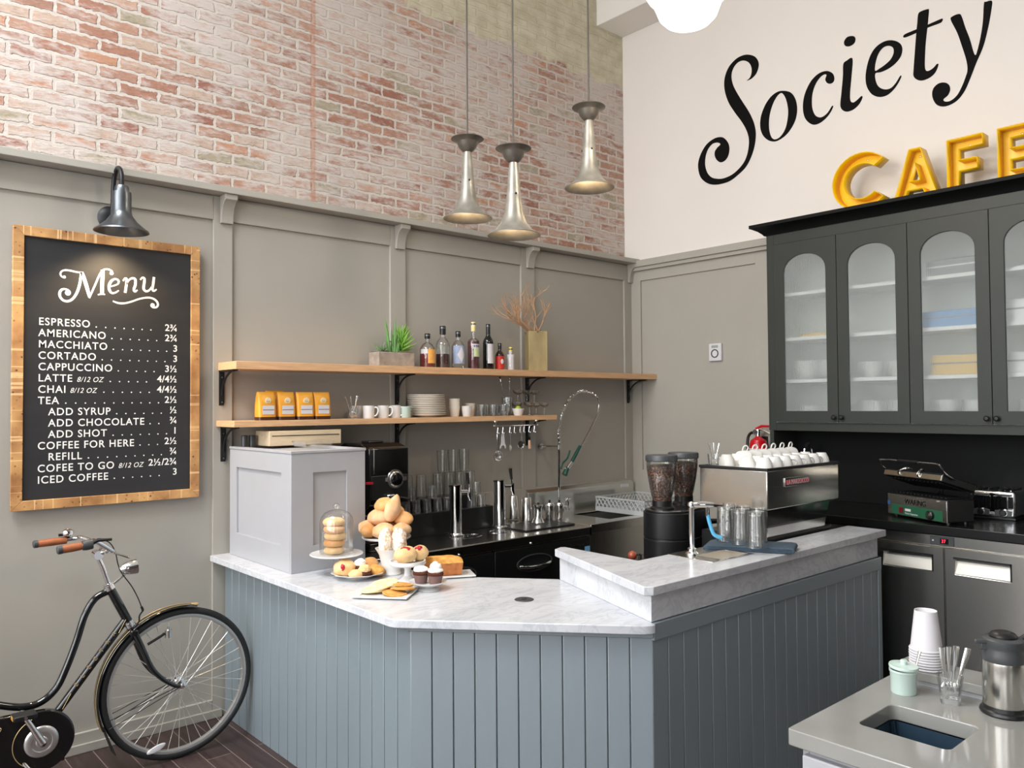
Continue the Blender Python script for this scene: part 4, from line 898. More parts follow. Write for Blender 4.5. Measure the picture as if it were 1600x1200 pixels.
# ---------------------------------------------------------------- back counter with beer coolers and sink
ZB = 0.90; YF = -0.69
t = thing('back_counter', 'stainless steel back counter along the grey wall carrying the beer taps', 'counter', (-2.2, -0.35, 0))
MB().box(-3.07, -1.275, YF, -0.002, ZB - 0.004, ZB).box(-3.07, -1.275, YF, YF + 0.02, ZB - 0.062, ZB - 0.004).box(-1.295, -1.275, YF, -0.002, ZB - 0.062, ZB - 0.004).build('steel_top', M_['steel'], t, world=True, bevel=0.004)
mb = MB()
for x in (-2.45, -1.86): mb.ball((x, YF - 0.002, ZB - 0.05), 0.008, 8, 6)
mb.build('screw', M_['chrome'], t, world=True)
# drip grates under the taps
mb = MB()
for cx in (-2.19, -1.86):
    mb.plate([(cx + 0.13 * math.cos(a), -0.42 + 0.075 * math.sin(a)) for a in [2 * PI * i / 24 for i in range(24)]], [(cx + 0.115 * math.cos(a), -0.42 + 0.062 * math.sin(a)) for a in [2 * PI * i / 24 for i in range(24)]], ZB, ZB + 0.002)
    for i in range(-4, 5): mb.cyl((cx + i * 0.022, -0.42, ZB), 0.004, 0.002, 8)
mb.build('drip_grate', M_['chrome'], t, world=True)
t = thing('beer_cooler', 'black two-door cooler under the steel back counter', 'fridge', (-2.2, -0.4, 0))
MB().box(-3.07, -1.28, -0.66, -0.03, 0.0, ZB - 0.063).build('body', M_['blackgloss'], t, world=True)
for a, b in ((-3.05, -2.17), (-2.16, -1.285)):
    d = MB().box(a, b, -0.685, -0.661, 0.1, 0.83).build('door', M_['black'], t, world=True, bevel=0.004)
    hx = b - 0.30 if a < -2.5 else a + 0.34
    mb = MB().plate([(hx + 0.16 * math.cos(q), 0.72 + 0.058 * math.sin(q)) for q in [2 * PI * i / 28 for i in range(28)]], [(hx + 0.15 * math.cos(q), 0.72 + 0.05 * math.sin(q)) for q in [2 * PI * i / 28 for i in range(28)]], -0.689, -0.6855, 'y')
    mb.build('grip_recess', M_['darkgrey'], d, world=True)
    MB().tube(smooth_pts([(hx - 0.14, -0.69, 0.71), (hx - 0.06, -0.705, 0.70), (hx + 0.06, -0.705, 0.70), (hx + 0.14, -0.69, 0.71)], 5, False), [0.007] + [0.011] * 14 + [0.007], 10).build('handle', M_['chrome'], d, world=True)
me = text_mesh('beverage-air', 0.042, frame((-1.49 + 2.2, -0.6862 + 0.4, 0.772), (1, 0, 0), (0, 0, 1)), 'LEFT', shear=0.25)
mesh_obj('lettering', me, M_['satin'], d)
MB().box(-1.345, -1.295, -0.687, -0.6855, 0.715, 0.765).build('sticker', mat('pale_blue_sticker', rgb(120, 176, 214), 0.5), d, world=True)

# sink with splashback
ZS = 0.895
t = thing('sink_counter', 'stainless steel sink counter with tall splashback in the corner', 'sink', (-0.65, -0.35, 0))
sx0, sx1 = -1.27, -0.03
q = lambda x0, x1, y0, y1: [(x0, y0), (x1, y0), (x1, y1), (x0, y1)]
MB().plate(q(sx0, sx1, -0.66, -0.03), q(-0.93, -0.58, -0.55, -0.16), ZS - 0.012, ZS + 0.006).box(sx0, sx1, -0.675, -0.655, ZS - 0.05, ZS + 0.012).build('rim', M_['steel'], t, world=True, bevel=0.003)
MB().add([(x, y, z) for z in (ZS, 0.66) for x, y in q(-0.93, -0.58, -0.55, -0.16)], [(0, 1, 5, 4), (1, 2, 6, 5), (2, 3, 7, 6), (3, 0, 4, 7), (4, 5, 6, 7)]).build('basin', M_['steel'], t, world=True, smooth=0)
MB().prism([(-0.030, ZS), (-0.030, 1.075), (-0.003, 1.10), (-0.003, ZS)], sx0, sx1, 'x').build('splashback', M_['steel'], t, world=True, bevel=0.002)
MB().box(-0.20, -0.10, -0.032, -0.0305, 1.045, 1.068).build('sticker', M_['paper'], t, world=True)
MB().box(-1.26, -0.55, -0.64, -0.62, 0.12, ZS - 0.0505).build('front_panel', M_['steelv'], t, world=True)
mb = MB()
for x in (-1.24, -0.06):
    for y in (-0.60, -0.07): mb.cyl((x, y, 0), 0.02, ZS - 0.013, 12)
mb.build('leg', M_['satin'], t, world=True)

# ---------------------------------------------------------------- wall shelves
def iron_bracket(parent, x, ztop, drop=0.20, reach=0.20):
    mb = MB()
    mb.prism([(-0.006, ztop), (-0.006, ztop - drop + 0.012), (-0.0, ztop - drop), (-0.0, ztop)], x - 0.014, x + 0.014, 'x')
    mb.box(x - 0.014, x + 0.014, -0.012, 0.0, ztop - drop + 0.02, ztop).cyl((0, 0, 0), 0.0135, 0.012, 12, T(x, 0, ztop - drop + 0.018) @ rot('X', 90))
    mb.box(x - 0.014, x + 0.014, -reach, 0.0, ztop - 0.008, ztop)
    arc = []
    for i in range(13):
        a = PI / 2 * i / 12
        arc.append((x, -0.010 - (reach - 0.02) * (1 - math.cos(a)), ztop - drop * 0.72 + (drop * 0.70) * math.sin(a)))
    mb.tube(arc, 0.0065, 8)
    b = mb.build('bracket', M_['iron'], parent, world=True)
    mb = MB()
    for z in (ztop - drop + 0.018, ztop - 0.04): mb.ball((x, -0.0125, z), 0.005, 8, 6)
    mb.build('screw', M_['gunmetal'], b, world=True)
ZU, ZL = 2.002, 1.672
us = thing('wall_shelf', 'long upper beech wall shelf holding plants and bottles', 'shelf', (-1.8, 0, ZU))
MB().box(-3.645, 0.016, -0.255, -0.001, ZU - 0.044, ZU).build('board', M_['shelfwood'], us, world=True, bevel=0.0015)
for x in (-3.625, -2.436, -1.25, -0.06): iron_bracket(us, x, ZU - 0.044)
ls = thing('wall_shelf', 'shorter lower beech wall shelf holding coffee bags and crockery', 'shelf', (-2.4, 0, ZL))
MB().box(-3.655, -1.178, -0.255, -0.001, ZL - 0.034, ZL).build('board', M_['shelfwood'], ls, world=True, bevel=0.0015)
for x in (-3.615, -2.437, -1.252): iron_bracket(ls, x, ZL - 0.034)

# ---------------------------------------------------------------- plants in a stone trough
t = thing('succulent_planter', 'rough stone trough of green succulents on the upper shelf', 'plant', (-2.52, -0.13, ZU))
STN = mat('rough_grey_stone', rgb(158, 144, 132), 0.85, var=0.25, vs=22, bump=0.3, bs=45)
x0, x1 = -2.6929 + 2.52, -2.4184 + 2.52
MB().box(x0, x1, -0.06, 0.06, 0, 0.092).build('trough', STN, t, bevel=0.004)
MB().box(x0 + .01, x1 - .01, -0.05, 0.05, 0.09, 0.095).build('soil', mat('dark_soil', rgb(70, 58, 46), 0.9, var=0.3, vs=60), t)
LEAF = mat('succulent_green', rgb(96, 142, 74), 0.45, var=0.3, vs=18)
LEAF2 = mat('grey_green_leaf', rgb(112, 138, 96), 0.5, var=0.25, vs=25)
LEAF3 = mat('bright_leaf', rgb(128, 178, 74), 0.4, var=0.3, vs=16)
def leafy(mb, c, d, L, r, bend=0.0, n=6):
    d = Vector(d).normalized(); pts, rr = [], []
    for i in range(n):
        u = i / (n - 1); p = Vector(c) + d * L * u + Vector((0, 0, bend * u * u)); pts.append(p); rr.append(max(0.0006, r * (1 - u) ** 0.7 * (0.75 + 0.6 * u * (1 - u) * 2)))
    mb.tube(pts, rr, 7)
rs = random.Random(11)
mb = MB()
for i in range(26):
    a = rs.uniform(0, 2 * PI); e = rs.uniform(0.15, 1.3); leafy(mb, (x0 + 0.065, 0, 0.092), (math.cos(a) * math.cos(e), math.sin(a) * math.cos(e), math.sin(e)), rs.uniform(0.05, 0.085), 0.006)
mb.build('rosette', LEAF2, t)
mb = MB()
for dx, L, lean in ((0.115, 0.235, -0.2), (0.128, 0.20, -0.05), (0.140, 0.17, -0.02), (0.150, 0.235, 0.02), (0.133, 0.12, -0.3), (0.163, 0.14, 0.12), (0.175, 0.12, 0.05)):
    leafy(mb, (x0 + dx, rs.uniform(-.02, .02), 0.09), (lean, rs.uniform(-.1, .1), 1), L, 0.013)
mb.build('upright_leaf', LEAF, t)
mb = MB(); cx = x0 + 0.215
mb.tube([(cx, 0, 0.09), (cx + 0.004, 0, 0.20)], 0.007, 7)
for i in range(40):
    a = i * 2.4; u = i / 40; e = 0.1 + 1.15 * u
    leafy(mb, (cx, 0, 0.11 + 0.09 * u), (math.cos(a) * math.cos(e), math.sin(a) * math.cos(e), math.sin(e)), 0.105 - 0.02 * u, 0.010, 0.012)
mb.build('spiky_rosette', LEAF3, t)

# ---------------------------------------------------------------- bottles
def bottle(px, prof, label, liquid=None, lz=0, cap=None, body=None, paper=None, kind='bottle', y=-0.13, cols=None):
    t = thing('bottle', label, 'bottle', (px, y, ZU), group='bottles on the upper shelf')
    g = MB().lathe(prof, n=28).build('glass_body', body or M_['glassbottle'], t)
    if liquid:
        pr = [(0, 0.006)]
        for r, z in prof:
            if 0 < z < lz and r > 0.004: pr.append((max(0.002, r - 0.0025), max(0.006, z)))
        pr.append((pr[-1][0], lz)); pr.append((0, lz))
        MB().lathe(pr, n=28).build('liquid', liquid, t)
    if cap:
        (cr, cz0, cz1, cm) = cap
        MB().lathe([(0, cz0), (cr, cz0), (cr * 1.02, cz1 - 0.003), (cr * 0.9, cz1), (0, cz1)], n=20).build('cap', cm, t)
        if cz1 - cz0 > 0.028: MB().lathe([(cr * 1.03, cz1 - 0.02), (cr * 1.06, cz1 - 0.018), (cr * 1.06, cz1 - 0.012), (cr * 1.03, cz1 - 0.010)], n=20).build('cap_band', M_['gunmetal'], t)
    return t
def wrap_label(t, r, z0, z1, a0, a1, m, name='paper_label'):
    """paper wrapped on the bottle from angle a0 to a1"""
    n = 14; vs = []
    for i in range(n + 1):
        a = math.radians(a0 + (a1 - a0) * i / n)
        vs += [(r * math.cos(a), r * math.sin(a), z0), (r * math.cos(a), r * math.sin(a), z1)]
    return MB().add(vs, [(2 * i, 2 * i + 2, 2 * i + 3, 2 * i + 1) for i in range(n)]).build(name, m, t, recalc=False)
def round_bottle(R, zs, zn, rn, zt):
    return [(0, 0.0), (R * 0.92, 0.0), (R, 0.006), (R, zs), (R * 0.93, zs + (zn - zs) * 0.3), (R * 0.68, zs + (zn - zs) * 0.68), (rn, zn), (rn, zt), (rn * 0.8, zt)]
CAPB = mat('black_cap', rgb(26, 24, 24), 0.35)
RED = mat('red_liquor', rgb(128, 16, 26), 0.08); DARKRED = mat('amber_brown_liquor', rgb(74, 26, 24), 0.08); PURP = mat('crimson_liquor', rgb(92, 12, 34), 0.08)
ORL = mat('orange_label', rgb(230, 168, 84), 0.6, var=0.15, vs=40); WHL = M_['paper']; REDL = mat('red_label', rgb(196, 46, 34), 0.5, var=0.15, vs=60)
BLL = mat('blue_label', rgb(152, 164, 192), 0.6, var=0.1, vs=40); GRL = mat('pale_green_label', rgb(196, 208, 160), 0.6, var=0.1, vs=50)
F_ = -112       # the side of a bottle that faces the room
b = bottle(-2.2738, round_bottle(0.052, 0.12, 0.175, 0.014, 0.20), 'squat round bottle with orange label and red liquor, leftmost of the bottles', RED, 0.095, (0.019, 0.198, 0.232, CAPB))
wrap_label(b, 0.0525, 0.03, 0.125, F_ - 10, F_ + 75, ORL); wrap_label(b, 0.0525, 0.095, 0.125, F_ - 70, F_ - 12, WHL, 'neck_label')
b = bottle(-2.1456, round_bottle(0.048, 0.155, 0.215, 0.016, 0.245), 'tall unlabelled clear bottle half full of brown liquor', DARKRED, 0.098, (0.021, 0.232, 0.29, CAPB))
b = bottle(-2.0133, round_bottle(0.046, 0.145, 0.20, 0.013, 0.235), 'clear bottle with blue label and white diamond', None, 0, (0.018, 0.222, 0.262, CAPB))
wrap_label(b, 0.0465, 0.035, 0.16, F_ - 62, F_ + 68, BLL)
vs = []
d = MB(); rr = 0.0472
def cyl_pt(r, deg, z): return (r * math.cos(math.radians(deg)), r * math.sin(math.radians(deg)), z)
n = 10; vs = [cyl_pt(rr, F_ - 22 + 70 * i / n, 0.097 + 0.056 * (1 - abs(2 * i / n - 1))) for i in range(n + 1)] + [cyl_pt(rr, F_ - 22 + 70 * i / n, 0.097 - 0.056 * (1 - abs(2 * i / n - 1))) for i in range(n + 1)]
d.add(vs, [(i, i + 1, n + 2 + i, n + 1 + i) for i in range(n)]).build('diamond_label', WHL, b, recalc=False)
b = bottle(-1.8767, [(0, 0), (0.039, 0), (0.041, 0.004), (0.041, 0.196), (0.038, 0.204), (0.016, 0.222), (0.0135, 0.235), (0.0135, 0.295), (0.011, 0.295)], 'tall square-shouldered bottle of crimson liquor with pale stopper', PURP, 0.198, (0.0165, 0.268, 0.335, mat('pale_stopper', rgb(226, 208, 150), 0.5)))
wrap_label(b, 0.0416, 0.088, 0.165, F_ - 15, F_ + 68, GRL); lb = wrap_label(b, 0.0418, 0.145, 0.178, F_ - 35, F_ + 70, WHL, 'name_label')
for i, ch in enumerate('CAMPARI'):
    a = math.radians(F_ - 24 + i * 13.5); r = 0.0422
    mesh_obj('letter', text_mesh(ch, 0.026, frame((r * math.cos(a), r * math.sin(a), 0.152), (-math.sin(a), math.cos(a), 0), (0, 0, 1)), 'CENTER', wscale=0.8, depth=0.0004), mat('navy_ink', rgb(28, 30, 60), 0.5) if i == 0 else bpy.data.materials['navy_ink'], lb)
b = bottle(-1.7416, [(0, 0), (0.036, 0), (0.0385, 0.006), (0.0385, 0.19), (0.033, 0.215), (0.018, 0.24), (0.0145, 0.26), (0.0145, 0.318), (0.016, 0.318), (0.016, 0.326), (0, 0.326)], 'black wine bottle with white label', None, 0, (0.0155, 0.25, 0.328, CAPB), mat('dark_bottle_glass', rgb(14, 18, 16), 0.06))
wrap_label(b, 0.039, 0.045, 0.185, F_ - 25, F_ + 70, WHL)
b = bottle(-1.6328, [(0, 0), (0.031, 0), (0.033, 0.005), (0.033, 0.105), (0.027, 0.122), (0.013, 0.142), (0.012, 0.185), (0, 0.185)], 'short dark bottle with red label', None, 0, (0.0135, 0.15, 0.197, CAPB), mat('brown_bottle_glass', rgb(40, 16, 10), 0.06))
wrap_label(b, 0.0334, 0.008, 0.102, F_ - 85, F_ + 85, REDL); wrap_label(b, 0.0128, 0.118 + .025, 0.165, F_ - 80, F_ + 80, mat('gold_neck_label', rgb(206, 176, 112), 0.5), 'neck_label')
o = MB().ball((0, 0, 0), (0.0125, 0.0012, 0.018), 16, 8).build('portrait_oval', WHL, b); o.location = cyl_pt(0.0338, F_ + 12, 0.062); o.rotation_euler = (0, 0, math.radians(F_ + 12 + 90))
b = bottle(-1.5276, [(0, 0), (0.027, 0), (0.0285, 0.004), (0.0285, 0.098), (0.024, 0.112), (0.0125, 0.128), (0.012, 0.165), (0, 0.165)], 'small white paper-wrapped bottle with yellow cap, rightmost of the bottles', None, 0, (0.0135, 0.142, 0.172, mat('yellow_cap', rgb(226, 196, 62), 0.4)))
wrap_label(b, 0.029, 0.003, 0.118, 0, 360, WHL); wrap_label(b, 0.0133, 0.115, 0.142, 0, 360, WHL, 'neck_label')

# ---------------------------------------------------------------- branches in a wooden block vase
t = thing('branch_vase', 'square green-brown wood vase of bare tan branches on the upper shelf', 'vase', (-1.2697, -0.13, ZU))
VW = mat('weathered_wood', rgb(158, 140, 98), 0.6, var=0.3, vs=4, stretch=(3, 3, 1))
h = 0.30; w = 0.072
MB().plate([(-w, -w), (w, -w), (w, w), (-w, w)], [(-w + .016, -w + .016), (w - .016, -w + .016), (w - .016, w - .016), (-w + .016, w - .016)], 0, h, 'z', rot('Z', -30)).box(-w + .01, w - .01, -w + .01, w - .01, 0.001, h - 0.02, rot('Z', -30)).build('block', VW, t, bevel=0.004)
TW = mat('tan_twig', rgb(196, 150, 108), 0.7, var=0.2, vs=30)
mb = MB(); rs = random.Random(4)
for i in range(60):
    a = rs.uniform(0, 2 * PI); p = Vector((rs.uniform(-.05, .05), rs.uniform(-.05, .05), h - .015)); mb.tube([p, p + Vector((math.cos(a) * .03, math.sin(a) * .03, rs.uniform(.0, .025)))], 0.003, 5)
mb.build('bark_mulch', mat('brown_bark', rgb(138, 84, 54), 0.8, var=0.3, vs=40), t)
def branch(mb, p, d, L, r, depth):
    pts = [p.copy()]; rr = [r]; n = 6
    for i in range(n):
        d = (d + Vector((rs.uniform(-.28, .28), rs.uniform(-.2, .2), rs.uniform(-.16, .2)))).normalized(); p = p + d * L / n; p.y = min(p.y, 0.085 + 0.02 * rs.random())
        pts.append(p.copy()); rr.append(r * (1 - 0.55 * (i + 1) / n))
        if depth and i in (1, 2, 3, 4, 5) and rs.random() < 0.8:
            s = rs.choice((-1, 1)); q = (d + Vector((s * rs.uniform(.4, .9), rs.uniform(-.5, .5), rs.uniform(-.2, .5)))).normalized(); branch(mb, p.copy(), q, L * rs.uniform(.35, .6), r * 0.6, depth - 1)
    mb.tube(pts, rr, 6)
for d, L in (((-0.75, -.1, 0.62), 0.30), ((-0.62, .15, 0.5), 0.25), ((-0.35, -.1, 0.9), 0.26), ((0.18, 0.1, 0.95), 0.24), ((0.38, -.15, 0.9), 0.27), ((-0.9, 0.05, 0.35), 0.24), ((-.45, .2, .85), .30), ((-1.0, -.15, .45), .30), ((-.95, .1, .2), .26)):
    mb = MB(); branch(mb, Vector((rs.uniform(-.03, .03), rs.uniform(-.03, .03), h - 0.02)), Vector(d).normalized(), L, 0.0045, 2); mb.build('branch', TW, t)

# ---------------------------------------------------------------- lower shelf: coffee bags
BAG = mat('mustard_coffee_bag', rgb(226, 158, 48), 0.33, var=0.12, vs=9, bump=0.25, bs=14)
BAGB = mat('brown_bag_foot', rgb(70, 38, 26), 0.35, var=0.2, vs=30)
def coffee_bag(x, y, rz, label, s=1.0, sealed=True):
    t = thing('coffee_bag', label, 'coffee bag', (x, y, ZL), rz, group='mustard coffee bags on the lower shelf')
    w, d, h = 0.054 * s, 0.036, 0.162 * s
    sec = [(0.020, 1.0, 1.0), (0.05, 1.02, 1.0), (0.10, 1.0, 0.85), (0.135, 0.98, 0.6), (0.155, 0.97, 0.32), (0.162, 0.97, 0.14)]
    vs, fs = [], []; k = 16
    for z, a, b in sec:
        for i in range(k):
            q = 2 * PI * i / k; c_, s_ = math.cos(q), math.sin(q)
            vs.append((w * a * math.copysign(abs(c_) ** 0.35, c_), d * b * math.copysign(abs(s_) ** 0.45, s_), z * s))
    for j in range(len(sec) - 1):
        for i in range(k): fs.append((j * k + i, j * k + (i + 1) % k, (j + 1) * k + (i + 1) % k, (j + 1) * k + i))
    fs.append(tuple(range((len(sec) - 1) * k, len(sec) * k)))
    bd = MB().add(vs, fs).build('bag', BAG, t)
    vs2 = [(x_, y_, 0.0) for x_, y_, z_ in vs[:k]] + vs[:k]
    MB().add(vs2, [(i, (i + 1) % k, k + (i + 1) % k, k + i) for i in range(k)] + [tuple(range(k))]).build('foot_band', BAGB, t)
    lb = MB().box(-0.036 * s, 0.036 * s, -d * 1.03, -d * 1.0, 0.034, 0.084).build('paper_label', M_['paper'], bd)
    MB().box(-0.034 * s, 0.034 * s, -d * 1.05, -d * 1.03, 0.058, 0.062).build('printed_line', mat('plum_ink', rgb(120, 96, 120), 0.6), lb)
    ya = -d * 0.83
    em = MB().cyl((0, 0, 0), 0.0185 * s, 0.004, 20, T(0, ya, 0.112 * s) @ rot('X', 90 + 14)).build('round_emblem', mat('cream_ink', rgb(244, 226, 186), 0.5), bd)
    mesh_obj('lettering', text_mesh('ES', 0.019, frame((0, ya - 0.0052, 0.1055), (1, 0, 0), (0, 0.24, 1)), 'CENTER', 0.95), mat('bronze_ink', rgb(166, 116, 50), 0.5), em)
    return t
for i, (px, y, rz) in enumerate(((414, -0.19, 0.06), (446, -0.18, 0.02), (475, -0.185, -0.03), (502, -0.18, 0.0))):
    coffee_bag((-3.4466, -3.3218, -3.2048, -3.0924)[i], y, rz, ('mustard coffee bag leftmost in the front row', 'second mustard coffee bag from the left in the front row', 'third mustard coffee bag from the left in the front row', 'mustard coffee bag rightmost in the front row')[i])
coffee_bag(-3.3434, -0.085, 0.04, 'mustard coffee bag standing behind the leftmost two', 1.06)

# ---------------------------------------------------------------- cup of coffee spoons
def tumbler(R, r0, h, wall=0.0025, base=0.008):
    return [(0, 0), (r0, 0), (R, h), (R - wall, h), (r0 - wall, base), (0, base)]
def spoon_mb(L=0.13, r=0.014, bowl=True):
    mb = MB(); mb.tube([(0, 0, 0.02), (0, 0, L * 0.6), (0, 0.002, L)], [0.002, 0.0022, 0.0042], 6)
    mb.ball((0, 0, 0.012), (r, 0.004, 0.019), 12, 6); return mb
xs_ = -2.8657
t = thing('glass_tumbler', 'small glass tumbler holding teaspoons left of the white mugs', 'glass', (xs_, -0.17, ZL))
MB().lathe(tumbler(0.036, 0.030, 0.075), n=28).build('glass_wall', M_['glass'], t)
rs = random.Random(3)
for i, (ax, ay) in enumerate(((-24, 6), (-18, -8), (-10, 4), (8, 5), (14, -6), (5, 10))):
    o = spoon_mb().build('teaspoon', M_['satin']); o.matrix_world = T(xs_ + 0.004 * (i - 2.5), -0.17, ZL + 0.012) @ rot('Y', ax) @ rot('X', ay)
    tag(o, 'steel teaspoon, %s from the left in the small tumbler' % ORD[i], 'spoon', 'teaspoons in the small tumbler')

# ---------------------------------------------------------------- white mugs
def mug_prof(R, h): return [(0, 0), (R * 0.9, 0), (R * 0.97, 0.004), (R, h), (R - 0.004, h), (R * 0.9 - 0.003, 0.008), (0, 0.008)]
def make_mug(label, R=0.037, h=0.080):
    t = thing('mug', label, 'mug', group='white mugs on the lower shelf')
    MB().lathe(mug_prof(R, h), n=32).build('body', M_['ceramic'], t)
    MB().tube(smooth_pts([(R * 0.94, 0, h * 0.84), (R + 0.014, 0, h * 0.86), (R + 0.023, 0, h * 0.68), (R + 0.020, 0, h * 0.42), (R + 0.008, 0, h * 0.22), (R * 0.93, 0, h * 0.2)], 5, False), 0.0048, 8).build('handle', M_['ceramic'], t)
    return t
m0 = make_mug('white mug half hidden behind the spoon tumbler')
m0.location = (-2.774, -0.065, ZL); m0.rotation_euler = (0, 0, 0.6)
for x, y, rz, lab in ((-2.756, -0.17, -0.75, 'leftmost white mug of the front row, handle to the right'), (-2.6463, -0.165, -0.75, 'second white mug of the front row, handle to the right'), (-2.5528, -0.16, -0.75, 'third white mug of the front row, handle to the right')):
    dupt(m0, (x, y, ZL), rz, lab)
c0 = thing('small_cup', 'plain small white cup nearest the third white mug', 'cup', (-2.489, -0.185, ZL), group='small white cups left of the plates')
MB().lathe([(0, 0), (0.030, 0), (0.033, 0.004), (0.035, 0.066), (0.0365, 0.070), (0.035, 0.073), (0.032, 0.070), (0.029, 0.008), (0, 0.008)], n=30).build('body', M_['mint'], c0)
dupt(c0, (-2.4013, -0.09, ZL), 0, 'plain small white cup tucked behind the plate stack')

# ---------------------------------------------------------------- plates
pl = MB().lathe([(0, 0), (0.062, 0), (0.065, 0.003), (0.092, 0.007), (0.124, 0.017), (0.1265, 0.0185), (0.1265, 0.0205), (0.124, 0.0205), (0.091, 0.0105), (0.062, 0.006), (0, 0.006)], n=44).build('plate', M_['cream'])
px_ = -2.2775; NP = 12
for i in range(NP):
    c = pl if i == 0 else pl.copy()
    if i: C.objects.link(c)
    c.location = (px_ + (0, .001, -.001, .002)[i % 4] - 0.0012 * i, -0.132, ZL + i * 0.0118)
    tag(c, 'cream plate at the bottom of the stack' if i == 0 else 'cream plate at the top of the stack' if i == NP - 1 else 'cream plate, %s from the bottom of the stack' % ORD[i], 'plate', 'cream plates stacked on the lower shelf')

# ---------------------------------------------------------------- handleless cups
cup = MB().lathe([(0, 0), (0.028, 0), (0.031, 0.004), (0.039, 0.072), (0.037, 0.072), (0.029, 0.008), (0, 0.008)], n=30).build('handleless_cup', M_['cream'])
cupw = MB().lathe([(0, 0), (0.026, 0), (0.029, 0.004), (0.036, 0.055), (0.034, 0.055), (0.027, 0.008), (0, 0.008)], n=30).build('handleless_cup', M_['ceramic'])
n_ = 0
for src, x, y, dz, k, lab in ((cup, -2.0644, -0.15, 0.026, 3, 'cream cup, %s of the tall stack right of the plates'), (cup, -1.8783, -0.085, 0.02, 2, 'cream cup, %s of the stack behind the short white stack'), (cupw, -1.9875, -0.19, 0.018, 2, 'white cup, %s of the short stack in front')):
    for i in range(k):
        c = src if (src.get('label') is None) else src.copy()
        if c is not src: C.objects.link(c)
        c.location = (x, y, ZL + i * dz); tag(c, lab % (('bottom one', 'top one') if k == 2 else ('bottom one', 'middle one', 'top one'))[i], 'cup', 'handleless cups right of the plates')

# ---------------------------------------------------------------- rocks glasses, mixing spoons, bowl of limes, coupes
rg = MB().lathe(tumbler(0.039, 0.036, 0.082, 0.0025, 0.014), n=30).build('rocks_glass', M_['glass'])
for i, (x, y, lab) in enumerate(((-1.8259, -0.15, 'leftmost rocks glass on the lower shelf'), (-1.7134, -0.15, 'second rocks glass from the left on the lower shelf'), (-1.6164, -0.15, 'third rocks glass from the left on the lower shelf'), (-1.6919, -0.055, 'rocks glass of the back row, behind the first two'), (-1.588, -0.055, 'rocks glass of the back row, behind the second and third'))):
    c = rg if i == 0 else rg.copy()
    if i: C.objects.link(c)
    c.location = (x, y, ZL); tag(c, lab, 'glass', 'rocks glasses on the lower shelf')
mg = tag(MB().lathe(tumbler(0.044, 0.040, 0.135, 0.003, 0.014), n=30).build('mixing_glass', M_['glass']), 'tall mixing glass holding two bar spoons behind the rocks glasses', 'glass')
mg.location = (-1.4962, -0.055, ZL)
for i, (dx, tilt) in enumerate(((-0.01, -13), (0.012, 3))):
    t = thing('bar_spoon', ('leaning twisted bar spoon with dark red tip, left in the mixing glass', 'upright twisted bar spoon with dark red tip, right in the mixing glass')[i], 'bar spoon', (mg.location.x + dx, -0.055, ZL + 0.016), group='bar spoons in the mixing glass')
    t.rotation_euler = (0, math.radians(tilt), 0)
    st = [(0.0016 * math.cos(k * 0.9), 0.0016 * math.sin(k * 0.9), 0.0 + k * 0.0052) for k in range(52)]
    MB().tube(st, 0.0024, 6).ball((0, 0, 0.010), (0.01, 0.003, 0.010), 10, 6).build('twisted_stem', M_['chrome'], t)
    MB().ball((0, 0, 0.272), 0.007, 10, 8).build('tip', mat('dark_red_tip', rgb(96, 22, 40), 0.3), t)
bx = -1.5065
o = MB().lathe([(0, 0), (0.028, 0), (0.031, 0.003), (0.045, 0.052), (0.0425, 0.052), (0.03, 0.008), (0, 0.008)], n=32).build('fruit_bowl', M_['ceramic']); o.location = (bx, -0.185, ZL)
tag(o, 'small white bowl of limes on the lower shelf', 'bowl')
LIME = mat('lime_skin', rgb(160, 182, 48), 0.4, var=0.15, vs=20, bump=0.05, bs=150)
for i, (dx, dy, dz, lab) in enumerate(((0.0, 0.0, 0.052, 'bright lime on top of the small white bowl'), (-0.012, 0.006, 0.025, 'lime lying low left in the small white bowl'), (0.016, -0.004, 0.025, 'lime lying low right in the small white bowl'))):
    o = MB().ball((0, 0, 0), (0.022, 0.02, 0.02), 18, 12).ball((0.021, 0, 0), (0.005, 0.004, 0.004), 8, 6).build('lime', LIME); o.location = (bx + dx, -0.185 + dy, ZL + dz); o.rotation_euler = (0, 0.4, i); tag(o, lab, 'lime', 'limes in the small white bowl')
coupe = MB().lathe([(0, 0), (0.030, 0), (0.030, 0.002), (0.008, 0.006), (0.0045, 0.014), (0.0045, 0.034), (0.007, 0.040), (0.0045, 0.046), (0.006, 0.058), (0.022, 0.064), (0.038, 0.076), (0.044, 0.094), (0.0425, 0.094), (0.036, 0.078), (0.02, 0.067), (0, 0.063)], n=30).build('coupe_glass', M_['glass'])
sp_ = [(-1.4217, -0.075, 0, 'lower coupe glass behind the lime bowl'), (-1.3799, -0.17, 0, 'lower coupe glass next to the lime bowl'), (-1.2923, -0.15, 0, 'lower coupe glass, third from the left'), (-1.1894, -0.13, 0, 'lower coupe glass at the right end of the shelf'), (-1.2743, -0.055, 0, 'lower coupe glass nearest the wall'),
       (-1.4398, -0.11, 0.0945, 'upper coupe glass, leftmost of three'), (-1.356, -0.115, 0.0945, 'upper coupe glass, middle one of three'), (-1.2707, -0.105, 0.0945, 'upper coupe glass, rightmost of three')]
for i, (x, y, z, lab) in enumerate(sp_):
    c = coupe if i == 0 else coupe.copy()
    if i: C.objects.link(c)
    c.location = (x, y, ZL + z); tag(c, lab, 'coupe glass', 'coupe glasses stacked on the lower shelf')

